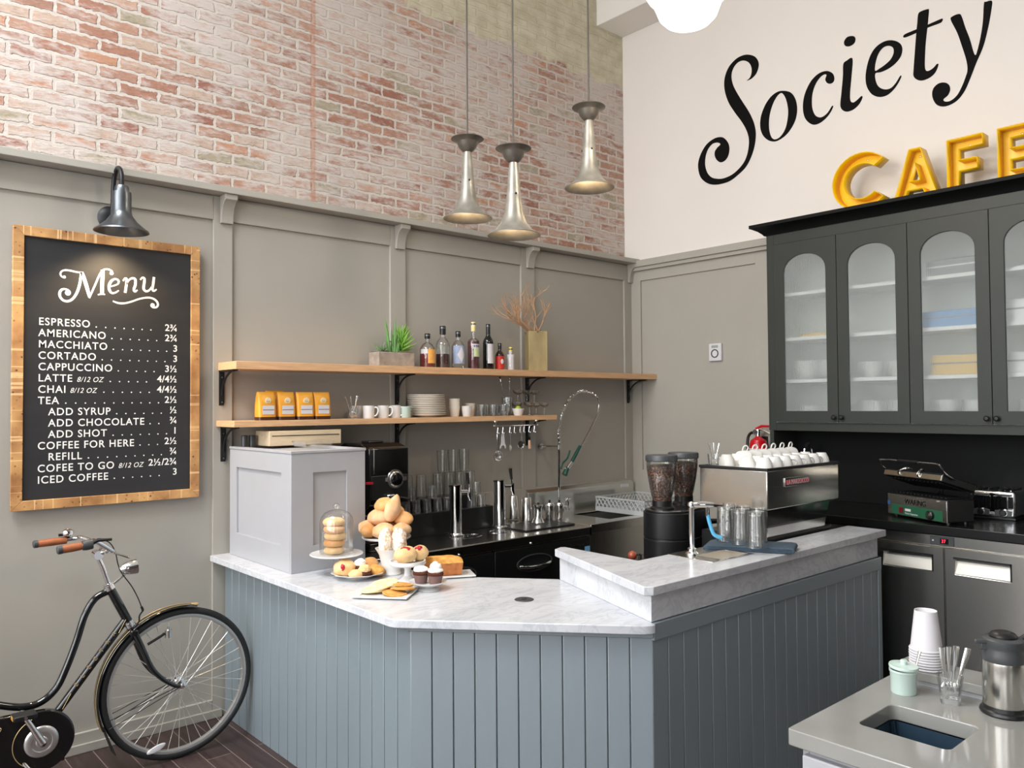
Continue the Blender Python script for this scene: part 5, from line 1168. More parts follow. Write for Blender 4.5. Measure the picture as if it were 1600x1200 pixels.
# ---------------------------------------------------------------- utensil rail
ry = -0.20; rz_ = 1.6035
rx0, rx1 = -1.7503, -1.3271
t = thing('utensil_rail', 'chrome utensil rail hung under the lower shelf', 'rail', ((rx0 + rx1) / 2, ry, rz_))
MB().tube([(rx0, ry, rz_), (rx1, ry, rz_)], 0.0045, 10).build('bar', M_['chrome'], t, world=True)
for x in (rx0, rx1): MB().ball((x, ry, rz_), 0.009, 12, 8).build('end_knob', M_['chrome'], t, world=True)
for x in (rx0 + 0.012, rx1 - 0.012): MB().tube([(x, ry, rz_), (x, ry, ZL - 0.0345)], 0.004, 8).cyl((x, ry, ZL - 0.041), 0.014, 0.0065, 14).build('mount', M_['chrome'], t, world=True)
hooks = [-1.7086, -1.6604, -1.5933, -1.55, -1.4938, -1.4559, -1.4048, -1.3532]
for i, x in enumerate(hooks):
    o = MB().tube(smooth_pts([(0.004, 0, -0.006), (0, 0, 0.006), (-0.004, 0, 0.0), (-0.008, 0, -0.03), (-0.011, 0, -0.055), (-0.006, 0, -0.063), (0.002, 0, -0.058), (0.003, 0, -0.05)], 5, False), 0.0018, 6).build('s_hook', M_['chrome']); o.location = (x, ry, rz_)
    tag(o, 'steel hook, %s from the left on the utensil rail' % ORD[i], 'hook', 'hooks on the utensil rail')
hz = rz_ - 0.060
def hang(name, lab, i, cat='bar tool'):
    return thing(name, lab, cat, (hooks[i] - 0.008, ry, hz), group='bar tools hung on the utensil rail')
t = hang('tea_strainer', 'round mesh tea strainer hung leftmost on the rail', 0)
MB().tube([(-0.006, 0, -0.005), (-0.004, 0, 0.002), (0.006, 0, 0.002), (0.008, 0, -0.005), (0.006, 0, -0.12), (-0.004, 0, -0.12)], 0.0018, 6, closed=True).build('wire_handle', M_['chrome'], t)
MB().tube([(0.001 + 0.036 * math.cos(2 * PI * i / 28), 0, -0.155 + 0.036 * math.sin(2 * PI * i / 28)) for i in range(28)], 0.0035, 8, closed=True).tube([(-0.024, 0, -0.183), (-0.034, 0, -0.198)], 0.0035, 6).build('rim', M_['chrome'], t)
MSH = glassmat('fine_mesh', (0.62, 0.6, 0.56, 1), 1.6, 0.25)
MB().lathe([(0.034, 0), (0.028, 0.014), (0.014, 0.024), (0, 0.027)], n=24, M=T(0.001, 0, -0.155) @ rot('X', -90)).build('mesh', MSH, t)
t = hang('jar_opener', 'white forked opener with a finger hole hung second on the rail', 1)
mb = MB().plate([(0.012 * math.cos(2 * PI * i / 20), -0.012 + 0.016 * math.sin(2 * PI * i / 20)) for i in range(20)], [(0.0055 * math.cos(2 * PI * i / 20), -0.010 + 0.008 * math.sin(2 * PI * i / 20)) for i in range(20)], -0.002, 0.002, 'y')
mb.prism([(-0.013, -0.02), (0.013, -0.02), (0.016, -0.066), (0.028, -0.092), (0.026, -0.104), (0.020, -0.104), (0.015, -0.088), (0, -0.078), (-0.015, -0.088), (-0.020, -0.104), (-0.026, -0.104), (-0.028, -0.092), (-0.016, -0.066)], -0.0019, 0.0019, 'y').build('body', M_['paper'], t)
t = hang('julep_strainer', 'steel julep strainer with a round bowl hung third on the rail', 2)
MB().tube([(0, 0, 0.002), (0, 0, -0.075)], [0.0022, 0.003], 8).build('handle', M_['chrome'], t)
MB().lathe([(0, 0.012), (0.016, 0.009), (0.027, 0.002), (0.032, 0.0), (0.031, -0.0012), (0.026, 0.0), (0.015, 0.007), (0, 0.0105)], n=26, M=T(0.004, 0, -0.105) @ rot('Z', 35) @ rot('X', 90)).build('bowl', M_['satin'], t)
t = hang('hawthorne_strainer', 'steel strainer with a coiled spring rim hung fifth on the rail', 4)
MB().tube(smooth_pts([(0, 0, 0.002), (0.006, 0, -0.02), (0.004, 0, -0.055)], 5, False), 0.0035, 8).build('handle', M_['chrome'], t)
MB().lathe([(0, 0), (0.027, 0), (0.027, 0.002), (0, 0.002)], n=26, M=T(0.002, 0.001, -0.082) @ rot('X', 90)).box(0.025, 0.045, -0.001, 0.001, -0.075, -0.062).build('disc', M_['satin'], t)
MB().tube([(0.002 + (0.029 + 0.004 * math.cos(i * 1.7)) * math.cos(PI + PI * i / 90), -0.004 + 0.004 * math.sin(i * 1.7), -0.082 + (0.029 + 0.004 * math.cos(i * 1.7)) * math.sin(PI + PI * i / 90)) for i in range(91)], 0.0011, 5).build('spring', M_['chrome'], t)
t = hang('pastry_brush', 'small brush with pale wooden handle hung by a black loop on the rail', 6, 'brush')
MB().tube(smooth_pts([(0, 0, 0.002), (0.008, 0, -0.015), (0.002, 0, -0.03), (-0.007, 0, -0.015)], 5), 0.0022, 6, closed=True).box(-0.007, 0.009, -0.004, 0.004, -0.052, -0.028).build('loop', M_['black'], t)
MB().prism([(-0.006, -0.052), (0.008, -0.052), (0.016, -0.112), (0.013, -0.118), (-0.004, -0.118), (-0.007, -0.112)], -0.006, 0.006, 'y').build('handle', mat('pale_handle', rgb(216, 178, 146), 0.5), t, bevel=0.003)

# ---------------------------------------------------------------- pre-rinse spray
yr = -0.17
fx = -1.0773
t = thing('pre_rinse_spray', 'chrome pre-rinse faucet with coiled spring hose and green spray valve over the sink', 'faucet', (fx, yr, ZS + 0.0065))
def fz(px, py): return None
MB().cyl((fx, yr, ZS + 0.0065), 0.028, 0.045, 20).tube([(fx - 0.02, yr, 0.965), (fx + 0.10, yr, 0.965)], 0.011, 10).build('valve_body', M_['chrome'], t, world=True)
for dx in (0.09,): MB().cyl((fx + dx, yr, 0.94), 0.016, 0.065, 14).tube([(fx + dx - 0.03, yr, 1.02), (fx + dx + 0.03, yr, 1.02)], 0.008, 8).cyl((fx + dx, yr, 1.0), 0.008, 0.03, 10).build('tap_handle', M_['chrome'], t, world=True)
ztop = 1.4276
MB().tube([(fx, yr, 0.94), (fx, yr, ztop)], 0.0095, 10).cyl((fx, yr, ztop - 0.02), 0.014, 0.035, 12).build('riser_pipe', M_['chrome'], t, world=True)
MB().tube([(fx, yr, ztop), (-1.0863 - .03, -0.003, ztop + 0.0)], 0.008, 8).cyl((0, 0, 0), 0.024, 0.02, 18, T(-1.0863 - .03, 0.0, ztop) @ rot('X', 90)).build('wall_stay', M_['satin'], t, world=True)
hz_ = [(-1.0715, 1.4325), (-1.0843, 1.5161), (-1.0765, 1.5892), (-1.0548, 1.6624), (-1.0192, 1.7309), (-0.9692, 1.7901), (-0.9047, 1.83), (-0.8249, 1.8504), (-0.7368, 1.8407), (-0.6625, 1.8103), (-0.633, 1.759), (-0.6415, 1.6923), (-0.6801, 1.6264), (-0.7334, 1.5562), (-0.7934, 1.4821), (-0.8379, 1.4234)]
hp = [(x, yr - 0.004 * min(i, 3), z) for i, (x, z) in enumerate(hz_)]
hs = smooth_pts(hp, 14, False)
MB().tube(hs, 0.0075, 8).build('hose', M_['satin'], t, world=True)
# spring coil over the first two thirds
k = int(len(hs) * 0.62); coil = []
for i in range(k * 6):
    u = i / 6; j = min(int(u), len(hs) - 2); f = u - j
    p = Vector(hs[j]).lerp(Vector(hs[j + 1]), f); tg = (Vector(hs[j + 1]) - Vector(hs[j])).normalized()
    n1 = tg.cross(Vector((0, 1, 0.001))).normalized(); n2 = tg.cross(n1)
    a = u * 2 * PI / 5.2; coil.append(p + (n1 * math.cos(a) + n2 * math.sin(a)) * 0.0135)
MB().tube(coil, 0.0022, 5).build('spring', M_['chrome'], t, world=True)
GRN = mat('dark_green_grip', rgb(20, 70, 58), 0.35)
ye = yr - 0.012
q = lambda px, py: None
v = [(-0.8557, 1.4244), (-0.9503, 1.3044), (-1.0002, 1.2578), (-1.0288, 1.2105), (-0.9704, 1.3943), (-0.9992, 1.3365), (-1.0485, 1.2997), (-1.0698, 1.257), (-0.9281, 1.3727)]
P = [Vector((x, ye, z)) for x, z in v]
MB().tube([P[0], P[0].lerp(P[1], .5), P[1]], [0.012, 0.015, 0.014], 12).build('grip', GRN, t, world=True)
MB().tube([P[1], P[2]], [0.014, 0.018], 12).tube([P[2], P[2] + Vector((-0.045, 0, 0.0))], 0.006, 8).build('spray_valve', M_['chrome'], t, world=True)
MB().tube([P[2], P[3]], [0.017, 0.022], 12).build('spray_head', GRN, t, world=True)
MB().tube(smooth_pts([P[4], P[5], P[6], P[7]], 5, False), 0.007, 8).build('trigger', GRN, t, world=True)

# ---------------------------------------------------------------- pale cabinet on the left end of the marble
BZ = 0.9145; bx0, bx1, by0, by1 = -3.578, -3.165, -0.79, -0.04; BH = 1.512
t = thing('pale_counter_cabinet', 'pale grey panelled cabinet standing on the marble against the grey wall', 'cabinet', (bx0, by0, BZ))
MB().box(bx0, bx1, by0, by1, BZ, BH).build('carcass', M_['greybox'], t, world=True, bevel=0.002)
fr_ = MB().plate([(by0 + .002, BZ), (by1, BZ), (by1, BH), (by0 + .002, BH)], [(by0 + 0.10, BZ + 0.13), (by1 - 0.09, BZ + 0.13), (by1 - 0.09, BH - 0.10), (by0 + 0.10, BH - 0.10)], bx0 - 0.012, bx0, 'x').build('side_frame', M_['greybox'], t, world=True, bevel=0.0015)
MB().plate([(bx0 - .012, BZ), (bx1, BZ), (bx1, BH), (bx0 - .012, BH)], [(bx0 + 0.11, BZ + 0.13), (bx1 - 0.11, BZ + 0.13), (bx1 - 0.11, BH - 0.10), (bx0 + 0.11, BH - 0.10)], by0 - 0.012, by0, 'y').build('front_frame', M_['greybox'], t, world=True, bevel=0.0015)
MB().plate([(bx0 - .016, by0 - .016), (bx1 + .004, by0 - .016), (bx1 + .004, by1), (bx0 - .016, by1)], [(bx0 + .02, by0 + .02), (bx1 - .03, by0 + .02), (bx1 - .03, by1 - .02), (bx0 + .02, by1 - .02)], BH, BH + 0.014).build('top_edge', M_['greybox'], t, world=True, bevel=0.002)
# things on top of it
t = thing('wooden_crate', 'pale wooden box with a slot, standing on the pale cabinet below the shelf', 'box', (-3.25, -0.16, BH + 0.0145))
MB().box(-0.20, 0.255, -0.09, 0.09, 0, 0.085).build('body', M_['ply'], t, bevel=0.003)
MB().box(-0.185, 0.24, -0.0925, -0.0902, 0.055, 0.059).build('slot', M_['black'], t)
t = thing('plastic_tray', 'clear plastic tray lying on the pale cabinet in front of the wooden box', 'tray', (-3.27, -0.42, BH + 0.0145))
MB().lathe([(0.0, 0), (0.10, 0), (0.115, 0.03), (0.12, 0.03)], n=4, M=Matrix.Diagonal((1.1, 1.0, 1, 1)) @ rot('Z', 45)).build('shell', M_['plasticclear'], t, smooth=0)
for i, (x, lab) in enumerate(((-3.53, 'small dark canister left of the wooden box'), (-3.485, 'small dark canister touching the wooden box'))):
    o = MB().lathe([(0, 0), (0.019, 0), (0.019, 0.07), (0.016, 0.075), (0, 0.075)], n=20).build('canister', M_['darkgrey']); o.location = (x, -0.1, BH + 0.0005); tag(o, lab, 'canister', 'dark canisters on the pale cabinet')

# ---------------------------------------------------------------- black bulk grinder
gx0, gx1 = -2.9334, -2.6997
ZB0 = ZB + 0.0005
t = thing('bulk_coffee_grinder', 'tall black bulk coffee grinder with silver dial beside the pale cabinet', 'coffee grinder', ((gx0 + gx1) / 2, -0.30, ZB0))
w = (gx1 - gx0) / 2 + 0.02
bd = MB().prism([(-0.20, 0), (0.16, 0), (0.16, 0.33), (0.16, 0.60), (0.10, 0.625), (-0.10, 0.625), (-0.20, 0.60), (-0.20, 0.27), (-0.10, 0.20), (-0.10, 0.05), (-0.20, 0.05)], -w, w, 'x').build('body', M_['blackgloss'], t, bevel=0.008)
MB().box(-w + .01, w - .01, -0.205, -0.198, 0.30, 0.44).build('front_plate', M_['black'], bd, bevel=0.003)
MB().box(-0.05, 0.05, -0.06, 0.04, 0.625, 0.638).build('hopper_lid', M_['black'], t, bevel=0.006)
MB().box(-w + .025, -w + .032, -0.2035, -0.2, 0.45, 0.60).build('chrome_strip', M_['chrome'], bd)
dm = T(w * 0.28, -0.205, 0.415) @ rot('X', 90)
dl = MB().lathe([(0, 0.012), (0.040, 0.012), (0.046, 0.006), (0.055, 0.006), (0.058, 0.0)], n=30, M=dm).box(-0.075, 0.075, -0.012, 0.012, 0, 0.008, dm).build('dial_plate', M_['satin'], t)
MB().lathe([(0.036, 0.012), (0.034, 0.026), (0.02, 0.03), (0, 0.03)], n=26, M=dm).box(-0.005, 0.005, -0.005, 0.038, 0.026, 0.036, dm).build('dial_knob', M_['blackgloss'], dl)
MB().box(-0.035, 0.02, -0.235, -0.20, 0.235, 0.33).build('spout', M_['chrome'], t, bevel=0.008)
MB().tube(smooth_pts([(-0.05, -0.21, 0.30), (-0.075, -0.225, 0.31), (-0.085, -0.225, 0.285), (-0.065, -0.22, 0.27), (-0.045, -0.21, 0.28)], 5), 0.003, 6, closed=True).build('bag_clip', M_['satin'], t)
MB().tube([(0.02, -0.21, 0.315), (0.11, -0.25, 0.295)], [0.005, 0.007], 8).build('lever', M_['black'], t)
MB().box(-w - 0.02, -w + 0.02, -0.21, -0.19, 0.395, 0.408).build('red_lever', mat('red_plastic', rgb(180, 30, 46), 0.35), t)

# ---------------------------------------------------------------- black riser steps full of glasses
sx0, sx1 = -2.57, -1.79
t = thing('glass_riser', 'black two-step riser carrying upturned glasses behind the beer taps', 'riser', ((sx0 + sx1) / 2, -0.15, ZB0))
MB().box(sx0, sx1, -0.235, -0.14, ZB0, 1.048).box(sx0, sx1 - 0.10, -0.14, -0.012, ZB0, 1.130).build('steps', M_['black'], t, world=True, bevel=0.004)
pint = MB().lathe([(0, 0), (0.030, 0), (0.033, 0.003), (0.039, 0.155), (0.0365, 0.155), (0.031, 0.014), (0, 0.014)], n=26)
po = pint.build('pint_glass', M_['glass']); used = [False]
H_ = 0.156
def put_glass(src, flag, x, y, z, lab, grp, flip=False, h=0.155):
    c = src if not flag[0] else src.copy()
    if flag[0]: C.objects.link(c)
    flag[0] = True
    c.location = (x, y, z + (h if flip else 0)); c.rotation_euler = (PI if flip else 0, 0, 0)
    tag(c, lab, 'glass', grp)
PX = [-2.4908, -2.4002, -2.2918, -2.1535, -2.0606, -1.9655, -1.8683]
nm = ('leftmost pint glass, beside the black grinder', 'second pint glass from the black grinder', 'third pint glass from the black grinder', 'lower pint glass, leftmost under the upper three', 'lower pint glass, second under the upper three', 'lower pint glass, third under the upper three', 'lower pint glass, rightmost under the upper three')
for x, l in zip(PX, nm): put_glass(po, used, x, -0.075, 1.1305, l, 'pint glasses on the black riser', True)
PX2 = [-2.1144, -2.0205, -1.9245]
for x, l in zip(PX2, ('upper pint glass on the left of three', 'upper pint glass in the middle of three', 'upper pint glass on the right of three')): put_glass(po, used, x, -0.075, 1.1305 + H_, l, 'pint glasses on the black riser')
so = MB().lathe([(0, 0), (0.026, 0), (0.028, 0.003), (0.034, 0.085), (0.0315, 0.085), (0.026, 0.018), (0, 0.018)], n=24).build('small_tumbler', M_['glass']); us2 = [False]
SXs = [-2.4935, -2.4137, -2.3271, -2.2385, -2.1588, -2.072, -1.9496, -1.864]
for i, x in enumerate(SXs): put_glass(so, us2, x, -0.19, 1.0485, 'small upturned tumbler, %s from the left in the bottom row' % ORD[i], 'small tumblers on the black riser', True, 0.085)
for i, (a, b) in enumerate(((0, 1), (2, 3), (6, 7))): put_glass(so, us2, (SXs[a] + SXs[b]) / 2, -0.19, 1.0485 + 0.0855, 'small upturned tumbler, %s from the left on top of the row' % ORD[i], 'small tumblers on the black riser', True, 0.085)

# ---------------------------------------------------------------- beer taps
def tap(x, y, label):
    t = thing('beer_tap', label, 'beer tap', (x, y, ZB + 0.0025), group='chrome beer tap columns')
    MB().lathe([(0, 0), (0.058, 0), (0.058, 0.006), (0.046, 0.010), (0.042, 0.016)], n=28).build('base_flange', M_['chrome'], t)
    mb = MB()
    for a in range(4): mb.cyl((0.051 * math.cos(a * PI / 2 + .5), 0.051 * math.sin(a * PI / 2 + .5), 0.006), 0.005, 0.004, 8)
    mb.build('bolt', M_['satin'], t)
    MB().lathe([(0.040, 0.012), (0.040, 0.315), (0.042, 0.318), (0.042, 0.328), (0.036, 0.332), (0, 0.332)], n=32).build('column', M_['chrome'], t)
    MB().box(-0.043, -0.02, -0.015, 0.015, 0.316, 0.327).build('cap_notch', M_['black'], t)
    ta = MB().tube([(0.03, -0.02, 0.285), (0.075, -0.05, 0.285)], 0.011, 10).tube([(0.075, -0.05, 0.305), (0.075, -0.05, 0.255), (0.082, -0.055, 0.225)], [0.013, 0.012, 0.008], 10).build('faucet', M_['chrome'], t)
    MB().tube([(0.073, -0.048, 0.30), (0.07, -0.046, 0.335)], 0.006, 8).build('lever_stem', M_['chrome'], ta)
    MB().tube([(0.07, -0.046, 0.330), (0.064, -0.042, 0.405)], [0.009, 0.012], 10).build('tap_handle', M_['black'], ta)
tx = (-2.2104, -0.3477); tap(tx[0], tx[1], 'chrome beer tap column with black handle, nearer the grinder')
tx = (-1.7877, -0.2988); tap(tx[0], tx[1], 'chrome beer tap column with black handle, beside the shakers')

# ---------------------------------------------------------------- tray of shakers and canisters
ta = (-1.4646, -0.0683); tb = (-1.12, -0.4058); tc_ = (-1.5136, -0.3762)
t = thing('bar_tray', 'black bar mat carrying steel shakers beside the beer taps', 'tray', (-1.52, -0.40, ZB + 0.0006))
MB().box(-0.27, 0.20, -0.17, 0.14, 0, 0.010).build('mat', M_['black'], t, bevel=0.003)
ZT = ZB + 0.0112
shk = [(0, 0), (0.030, 0), (0.032, 0.004), (0.043, 0.165), (0.044, 0.168), (0.042, 0.168), (0.031, 0.008), (0, 0.008)]
sh = MB().lathe([(0, 0.165), (0.044, 0.165)] [:0] + [(0.045, 0), (0.045, 0.003), (0.032, 0.165), (0.028, 0.170), (0, 0.170)], n=30).build('cocktail_shaker', M_['satin'])
p1, p2 = (-1.4685, -0.08), (-1.4863, -0.2462)
sh.location = (p1[0], p1[1], ZT); tag(sh, 'upturned steel shaker tin nearest the beer tap', 'shaker', 'steel shaker tins on the black mat')
c = sh.copy(); C.objects.link(c); c.location = (p2[0], p2[1], ZT); tag(c, 'upturned steel shaker tin beside the tapered pourer', 'shaker', 'steel shaker tins on the black mat')
p = (-1.4918, -0.3731)
t = thing('steel_pourer', 'steel canister flaring to a wide foot on the black mat', 'pourer', (p[0], p[1], ZT))
MB().lathe([(0, 0), (0.044, 0), (0.046, 0.004), (0.026, 0.042), (0.025, 0.105), (0.034, 0.118), (0.036, 0.128), (0.03, 0.132), (0, 0.132)], n=30).build('body', M_['chrome'], t)
MB().cyl((0, 0, 0.132), 0.008, 0.012, 12).build('knob', M_['black'], t)
for i, ((px, py), hh_) in enumerate(((((-1.3222, -0.3161)), 0.10), (((-1.1777, -0.2702)), 0.085))):
    t = thing('steel_canister', ('lidded steel canister with a domed lid on the black mat', 'small lidded steel canister at the right end of the black mat')[i], 'canister', (px, py, ZT), group='steel canisters on the black mat')
    MB().lathe([(0, 0), (0.032, 0), (0.033, 0.003), (0.033, hh_), (0, hh_)], n=28).build('body', M_['satin'], t)
    l_ = MB().lathe([(0.036, hh_), (0.036, hh_ + 0.012), (0.028, hh_ + 0.024), (0.012, hh_ + 0.03), (0, hh_ + 0.03)], n=28).build('lid', M_['chrome'], t)
    MB().ball((0, 0, hh_ + 0.036), 0.009, 10, 8).build('knob', M_['black'], l_)

# ---------------------------------------------------------------- grey dish rack
p = (-0.9046, -0.3803)
t = thing('dish_rack', 'grey plastic lattice glass rack on the sink counter in the corner', 'dish rack', (-0.40, -0.40, ZS + 0.0068))
GP = mat('grey_rack_plastic', rgb(172, 174, 174), 0.5)
w = 0.25; h = 0.115
mb = MB().plate([(-w, -w), (w, -w), (w, w), (-w, w)], [(-w + .012, -w + .012), (w - .012, -w + .012), (w - .012, w - .012), (-w + .012, w - .012)], 0, 0.035).plate([(-w, -w), (w, -w), (w, w), (-w, w)], [(-w + .012, -w + .012), (w - .012, -w + .012), (w - .012, w - .012), (-w + .012, w - .012)], h - 0.012, h)
def lattice(M):
    n = 12; s_ = 2 * w / n
    for i in range(-1, n + 1):
        for sgn in (1, -1):
            a = -w + i * s_; b = a + 1.3 * s_
            if sgn < 0: a, b = b, a
            a, b = max(-w, min(w, a)), max(-w, min(w, b))
            mb.tube([M @ Vector((a, 0, 0.033)), M @ Vector((b, 0, h - 0.010))], 0.005, 5)
for M in (T(0, -w + .006, 0), T(0, w - .006, 0), T(-w + .006, 0, 0) @ rot('Z', 90), T(w - .006, 0, 0) @ rot('Z', 90)): lattice(M)
mb.build('rack_wall', GP, t)
mb = MB()
for i in range(9):
    u = -w + 0.012 + (i + 0.5) * (2 * w - 0.024) / 9
    mb.box(u - .004, u + .004, -w + .012, w - .012, 0.004, 0.012).box(-w + .012, w - .012, u - .004, u + .004, 0.0035, 0.0115)
mb.build('rack_floor', GP, t)
MB().tube(smooth_pts([(-0.06, -w - 0.004, 0.03), (-0.055, -w - 0.012, 0.012), (0.055, -w - 0.012, 0.012), (0.06, -w - 0.004, 0.03)], 4, False), 0.0025, 6).build('wire_clip', M_['iron'], t)

# ---------------------------------------------------------------- pastries on the marble
ZM = 0.9142
def bread_mat(name, lo, hi, scale=14, dust=0.0, rough=0.9):
    m, nt, p, N, L = nmat(name)
    tc = N('ShaderNodeTexCoord'); n = N('ShaderNodeTexNoise'); n.inputs['Scale'].default_value = scale; n.inputs['Detail'].default_value = 6; L(tc.outputs['Object'], n.inputs['Vector'])
    r = N('ShaderNodeValToRGB'); L(n.outputs['Fac'], r.inputs[0]); e = r.color_ramp.elements
    e[0].position = 0.32; e[0].color = lo; e[1].position = 0.68; e[1].color = hi
    src = r.outputs[0]
    if dust:
        n2 = N('ShaderNodeTexNoise'); n2.inputs['Scale'].default_value = scale * (5 if dust > 0.5 else 22); n2.inputs['Detail'].default_value = 5; L(tc.outputs['Object'], n2.inputs['Vector'])
        mr = N('ShaderNodeMapRange'); mr.inputs['From Min'].default_value = 0.62 - dust * 0.3; mr.inputs['From Max'].default_value = 0.70 - dust * 0.25; L(n2.outputs['Fac'], mr.inputs['Value'])
        mx = N('ShaderNodeMix'); mx.data_type = 'RGBA'; mx.inputs[7].default_value = rgb(246, 242, 236) if dust > 0.5 else rgb(240, 212, 180); L(mr.outputs[0], mx.inputs[0]); L(src, mx.inputs[6]); src = mx.outputs[2]
    L(src, p.inputs['Base Color']); p.inputs['Roughness'].default_value = rough; p.inputs['Specular IOR Level'].default_value = 0.15
    p.inputs['Subsurface Weight'].default_value = 0.08; p.inputs['Subsurface Radius'].default_value = (0.02, 0.01, 0.005)
    b = N('ShaderNodeBump'); b.inputs['Strength'].default_value = 0.7; b.inputs['Distance'].default_value = 0.008; L(n.outputs['Fac'], b.inputs['Height']); L(b.outputs[0], p.inputs['Normal'])
    return m
CRUST = bread_mat('golden_crust', rgb(204, 142, 84), rgb(232, 186, 130), 12)
CRUST2 = bread_mat('floured_crust', rgb(212, 156, 106), rgb(238, 200, 160), 10, 0.05)
PALE = bread_mat('pale_pastry', rgb(222, 178, 122), rgb(242, 214, 168), 16)
SUGAR = bread_mat('sugared_pastry', rgb(214, 164, 104), rgb(236, 204, 160), 20, 0.75)
COOK = bread_mat('golden_cookie', rgb(188, 128, 62), rgb(222, 172, 98), 40)
COOKP = bread_mat('pale_cookie', rgb(226, 196, 138), rgb(244, 226, 182), 40)
CAKE = bread_mat('brown_loaf_side', rgb(168, 100, 58), rgb(196, 128, 78), 30)
CHOC = bread_mat('chocolate_cake', rgb(66, 36, 28), rgb(92, 54, 42), 40)
CREAMF = mat('whipped_cream', rgb(246, 243, 236), 0.5, bump=0.2, bs=40)
JAM = mat('raspberry_jam', rgb(176, 20, 44), 0.15, var=0.3, vs=60, bump=0.4, bs=120)
def stand_prof(R, h, rf=0.055, rs=0.016):
    return [(0, 0), (rf, 0), (rf, 0.006), (rf * 0.72, 0.014), (rs * 1.2, 0.03), (rs, h * 0.6), (rs * 1.4, h - 0.018), (R * 0.6, h - 0.014), (R - 0.004, h - 0.010), (R, h - 0.004), (R - 0.001, h + 0.002), (R - 0.008, h), (0, h)]
# domed stand with bagels
b = (-3.4272, -0.9641)
x, y = b; hS = 0.105
t = thing('cake_stand', 'white cake stand under a glass dome beside the pale cabinet', 'cake stand', (x, y, ZM))
MB().lathe([(0, hS - 0.012), (0.03, hS - 0.012), (0.10, hS - 0.008), (0.128, hS - 0.004), (0.131, hS), (0.128, hS + 0.003), (0.118, hS + 0.001), (0, hS)], n=44).build('plate', M_['ceramic'], t)
MB().lathe([(0.06, 0), (0.06, 0.004), (0.02, 0.012), (0.017, 0.02), (0.017, hS - 0.014), (0.026, hS - 0.0125)], n=28).build('glass_stem', M_['glass'], t)
t = thing('glass_dome', 'clear glass dome with a knob covering the stack of bagels', 'dome', (x, y, ZM + hS + 0.0032))
MB().lathe([(0.083, 0), (0.083, 0.15), (0.078, 0.175), (0.062, 0.197), (0.035, 0.210), (0.012, 0.214), (0, 0.2145)], n=40).build('bell', M_['glass'], t)
MB().ball((0, 0, 0.230), (0.017, 0.017, 0.016), 12, 8).cyl((0, 0, 0.213), 0.008, 0.008, 10).build('knob', M_['glass'], t)
for i in range(5):
    mb = MB(); k = 26; prof = []
    r0 = (0.050, 0.052, 0.054, 0.053, 0.055)[i]
    mb.tube([(0.030 * math.cos(2 * PI * j / k), 0.030 * math.sin(2 * PI * j / k), 0.0165) for j in range(k)], [r0 - 0.030 + 0.0008 * math.sin(j * 1.3 + i) for j in range(k)], 14, closed=True)
    mb.v = [(v[0], v[1], max(0.0, 0.0165 + (v[2] - 0.0165) * 0.80)) for v in mb.v]
    o = mb.build('bagel', (PALE, CRUST, PALE, CRUST2, PALE)[i]); o.location = (x - 0.012 + 0.004 * ((i * 7) % 3 - 1), y + 0.004 * ((i * 5) % 3 - 1), ZM + hS + 0.002 + i * 0.0345)
    tag(o, ('bottom bagel of the stack under the dome', 'second bagel from the bottom under the dome', 'middle bagel of the stack under the dome', 'fourth bagel from the bottom under the dome', 'top bagel of the stack under the dome')[i], 'bagel', 'bagels stacked under the glass dome')

# rolls heaped on a white stand at the back
x, y = (-3.1242, -0.9452)
hS = 0.155
t = thing('cake_stand', 'white cake stand heaped with bread rolls at the back', 'cake stand', (x, y, ZM))
MB().lathe(stand_prof(0.128, hS, 0.055, 0.017), n=44).build('pedestal', M_['ceramic'], t)
def roll(loc, r, rz, lab, m, tilt=0, split=True, seed=0):
    mb = MB().ball((0, 0, 0), r, 22, 14, wob=0.10, seed=seed)
    if split:      # ridge where the roll burst open in the oven
        out = []
        for v in mb.v:
            v = Vector(v); u = abs(v.y / r[1] + 0.12 * math.sin(v.x / r[0] * 4)); k = max(0, 1 - u * 3.2) if v.z > 0 else 0
            out.append((v.x, v.y, v.z * (1 + 0.16 * k)))
        mb.v = out
    o = mb.build('bread_roll', m); o.location = loc; o.rotation_euler = (tilt, 0.15 * math.sin(seed), rz)
    tag(o, lab, 'bread roll', 'bread rolls heaped on the back stand')
zr = ZM + hS
# right and forward directions as seen from the room
RX, RY = 0.748, -0.664
def place(u, v): return (x + u * RX + v * 0.66, y + u * RY + v * 0.75)
for u, v, z, r, rz, lab, m, ti in ((-0.085, -0.055, 0.036, (0.062, 0.040, 0.036), 0.9, 'bread roll low at the left front of the heap', CRUST, 0.1), (-0.098, 0.03, 0.038, (0.058, 0.044, 0.038), -0.2, 'split bread roll at the far left of the heap', CRUST2, 0.3),
        (-0.005, -0.075, 0.037, (0.060, 0.044, 0.037), -0.5, 'bread roll low in the middle front of the heap', CRUST2, 0), (0.085, -0.04, 0.036, (0.060, 0.042, 0.036), 0.3, 'bread roll low at the right of the heap', CRUST2, 0), (0.03, 0.055, 0.036, (0.06, 0.045, 0.036), 0.3, 'bread roll low at the back of the heap', CRUST, 0),
        (-0.035, -0.01, 0.098, (0.064, 0.048, 0.040), -0.6, 'large bread roll in the middle of the heap', CRUST2, 0.1), (0.085, 0.0, 0.092, (0.058, 0.040, 0.036), -0.9, 'bread roll leaning right in the middle of the heap', CRUST, 0.3), (0.045, 0.045, 0.112, (0.06, 0.042, 0.038), 0.5, 'bread roll hidden behind the tall split one', CRUST, 0),
        (-0.012, 0.005, 0.160, (0.054, 0.042, 0.036), -0.3, 'bread roll on top left of the heap', CRUST, 0.1), ):
    px, py = place(u, v); roll((px, py, zr + z), r, rz, lab, m, ti, True, int(abs(u * 300) + z * 90))
px, py = place(0.040, -0.035)
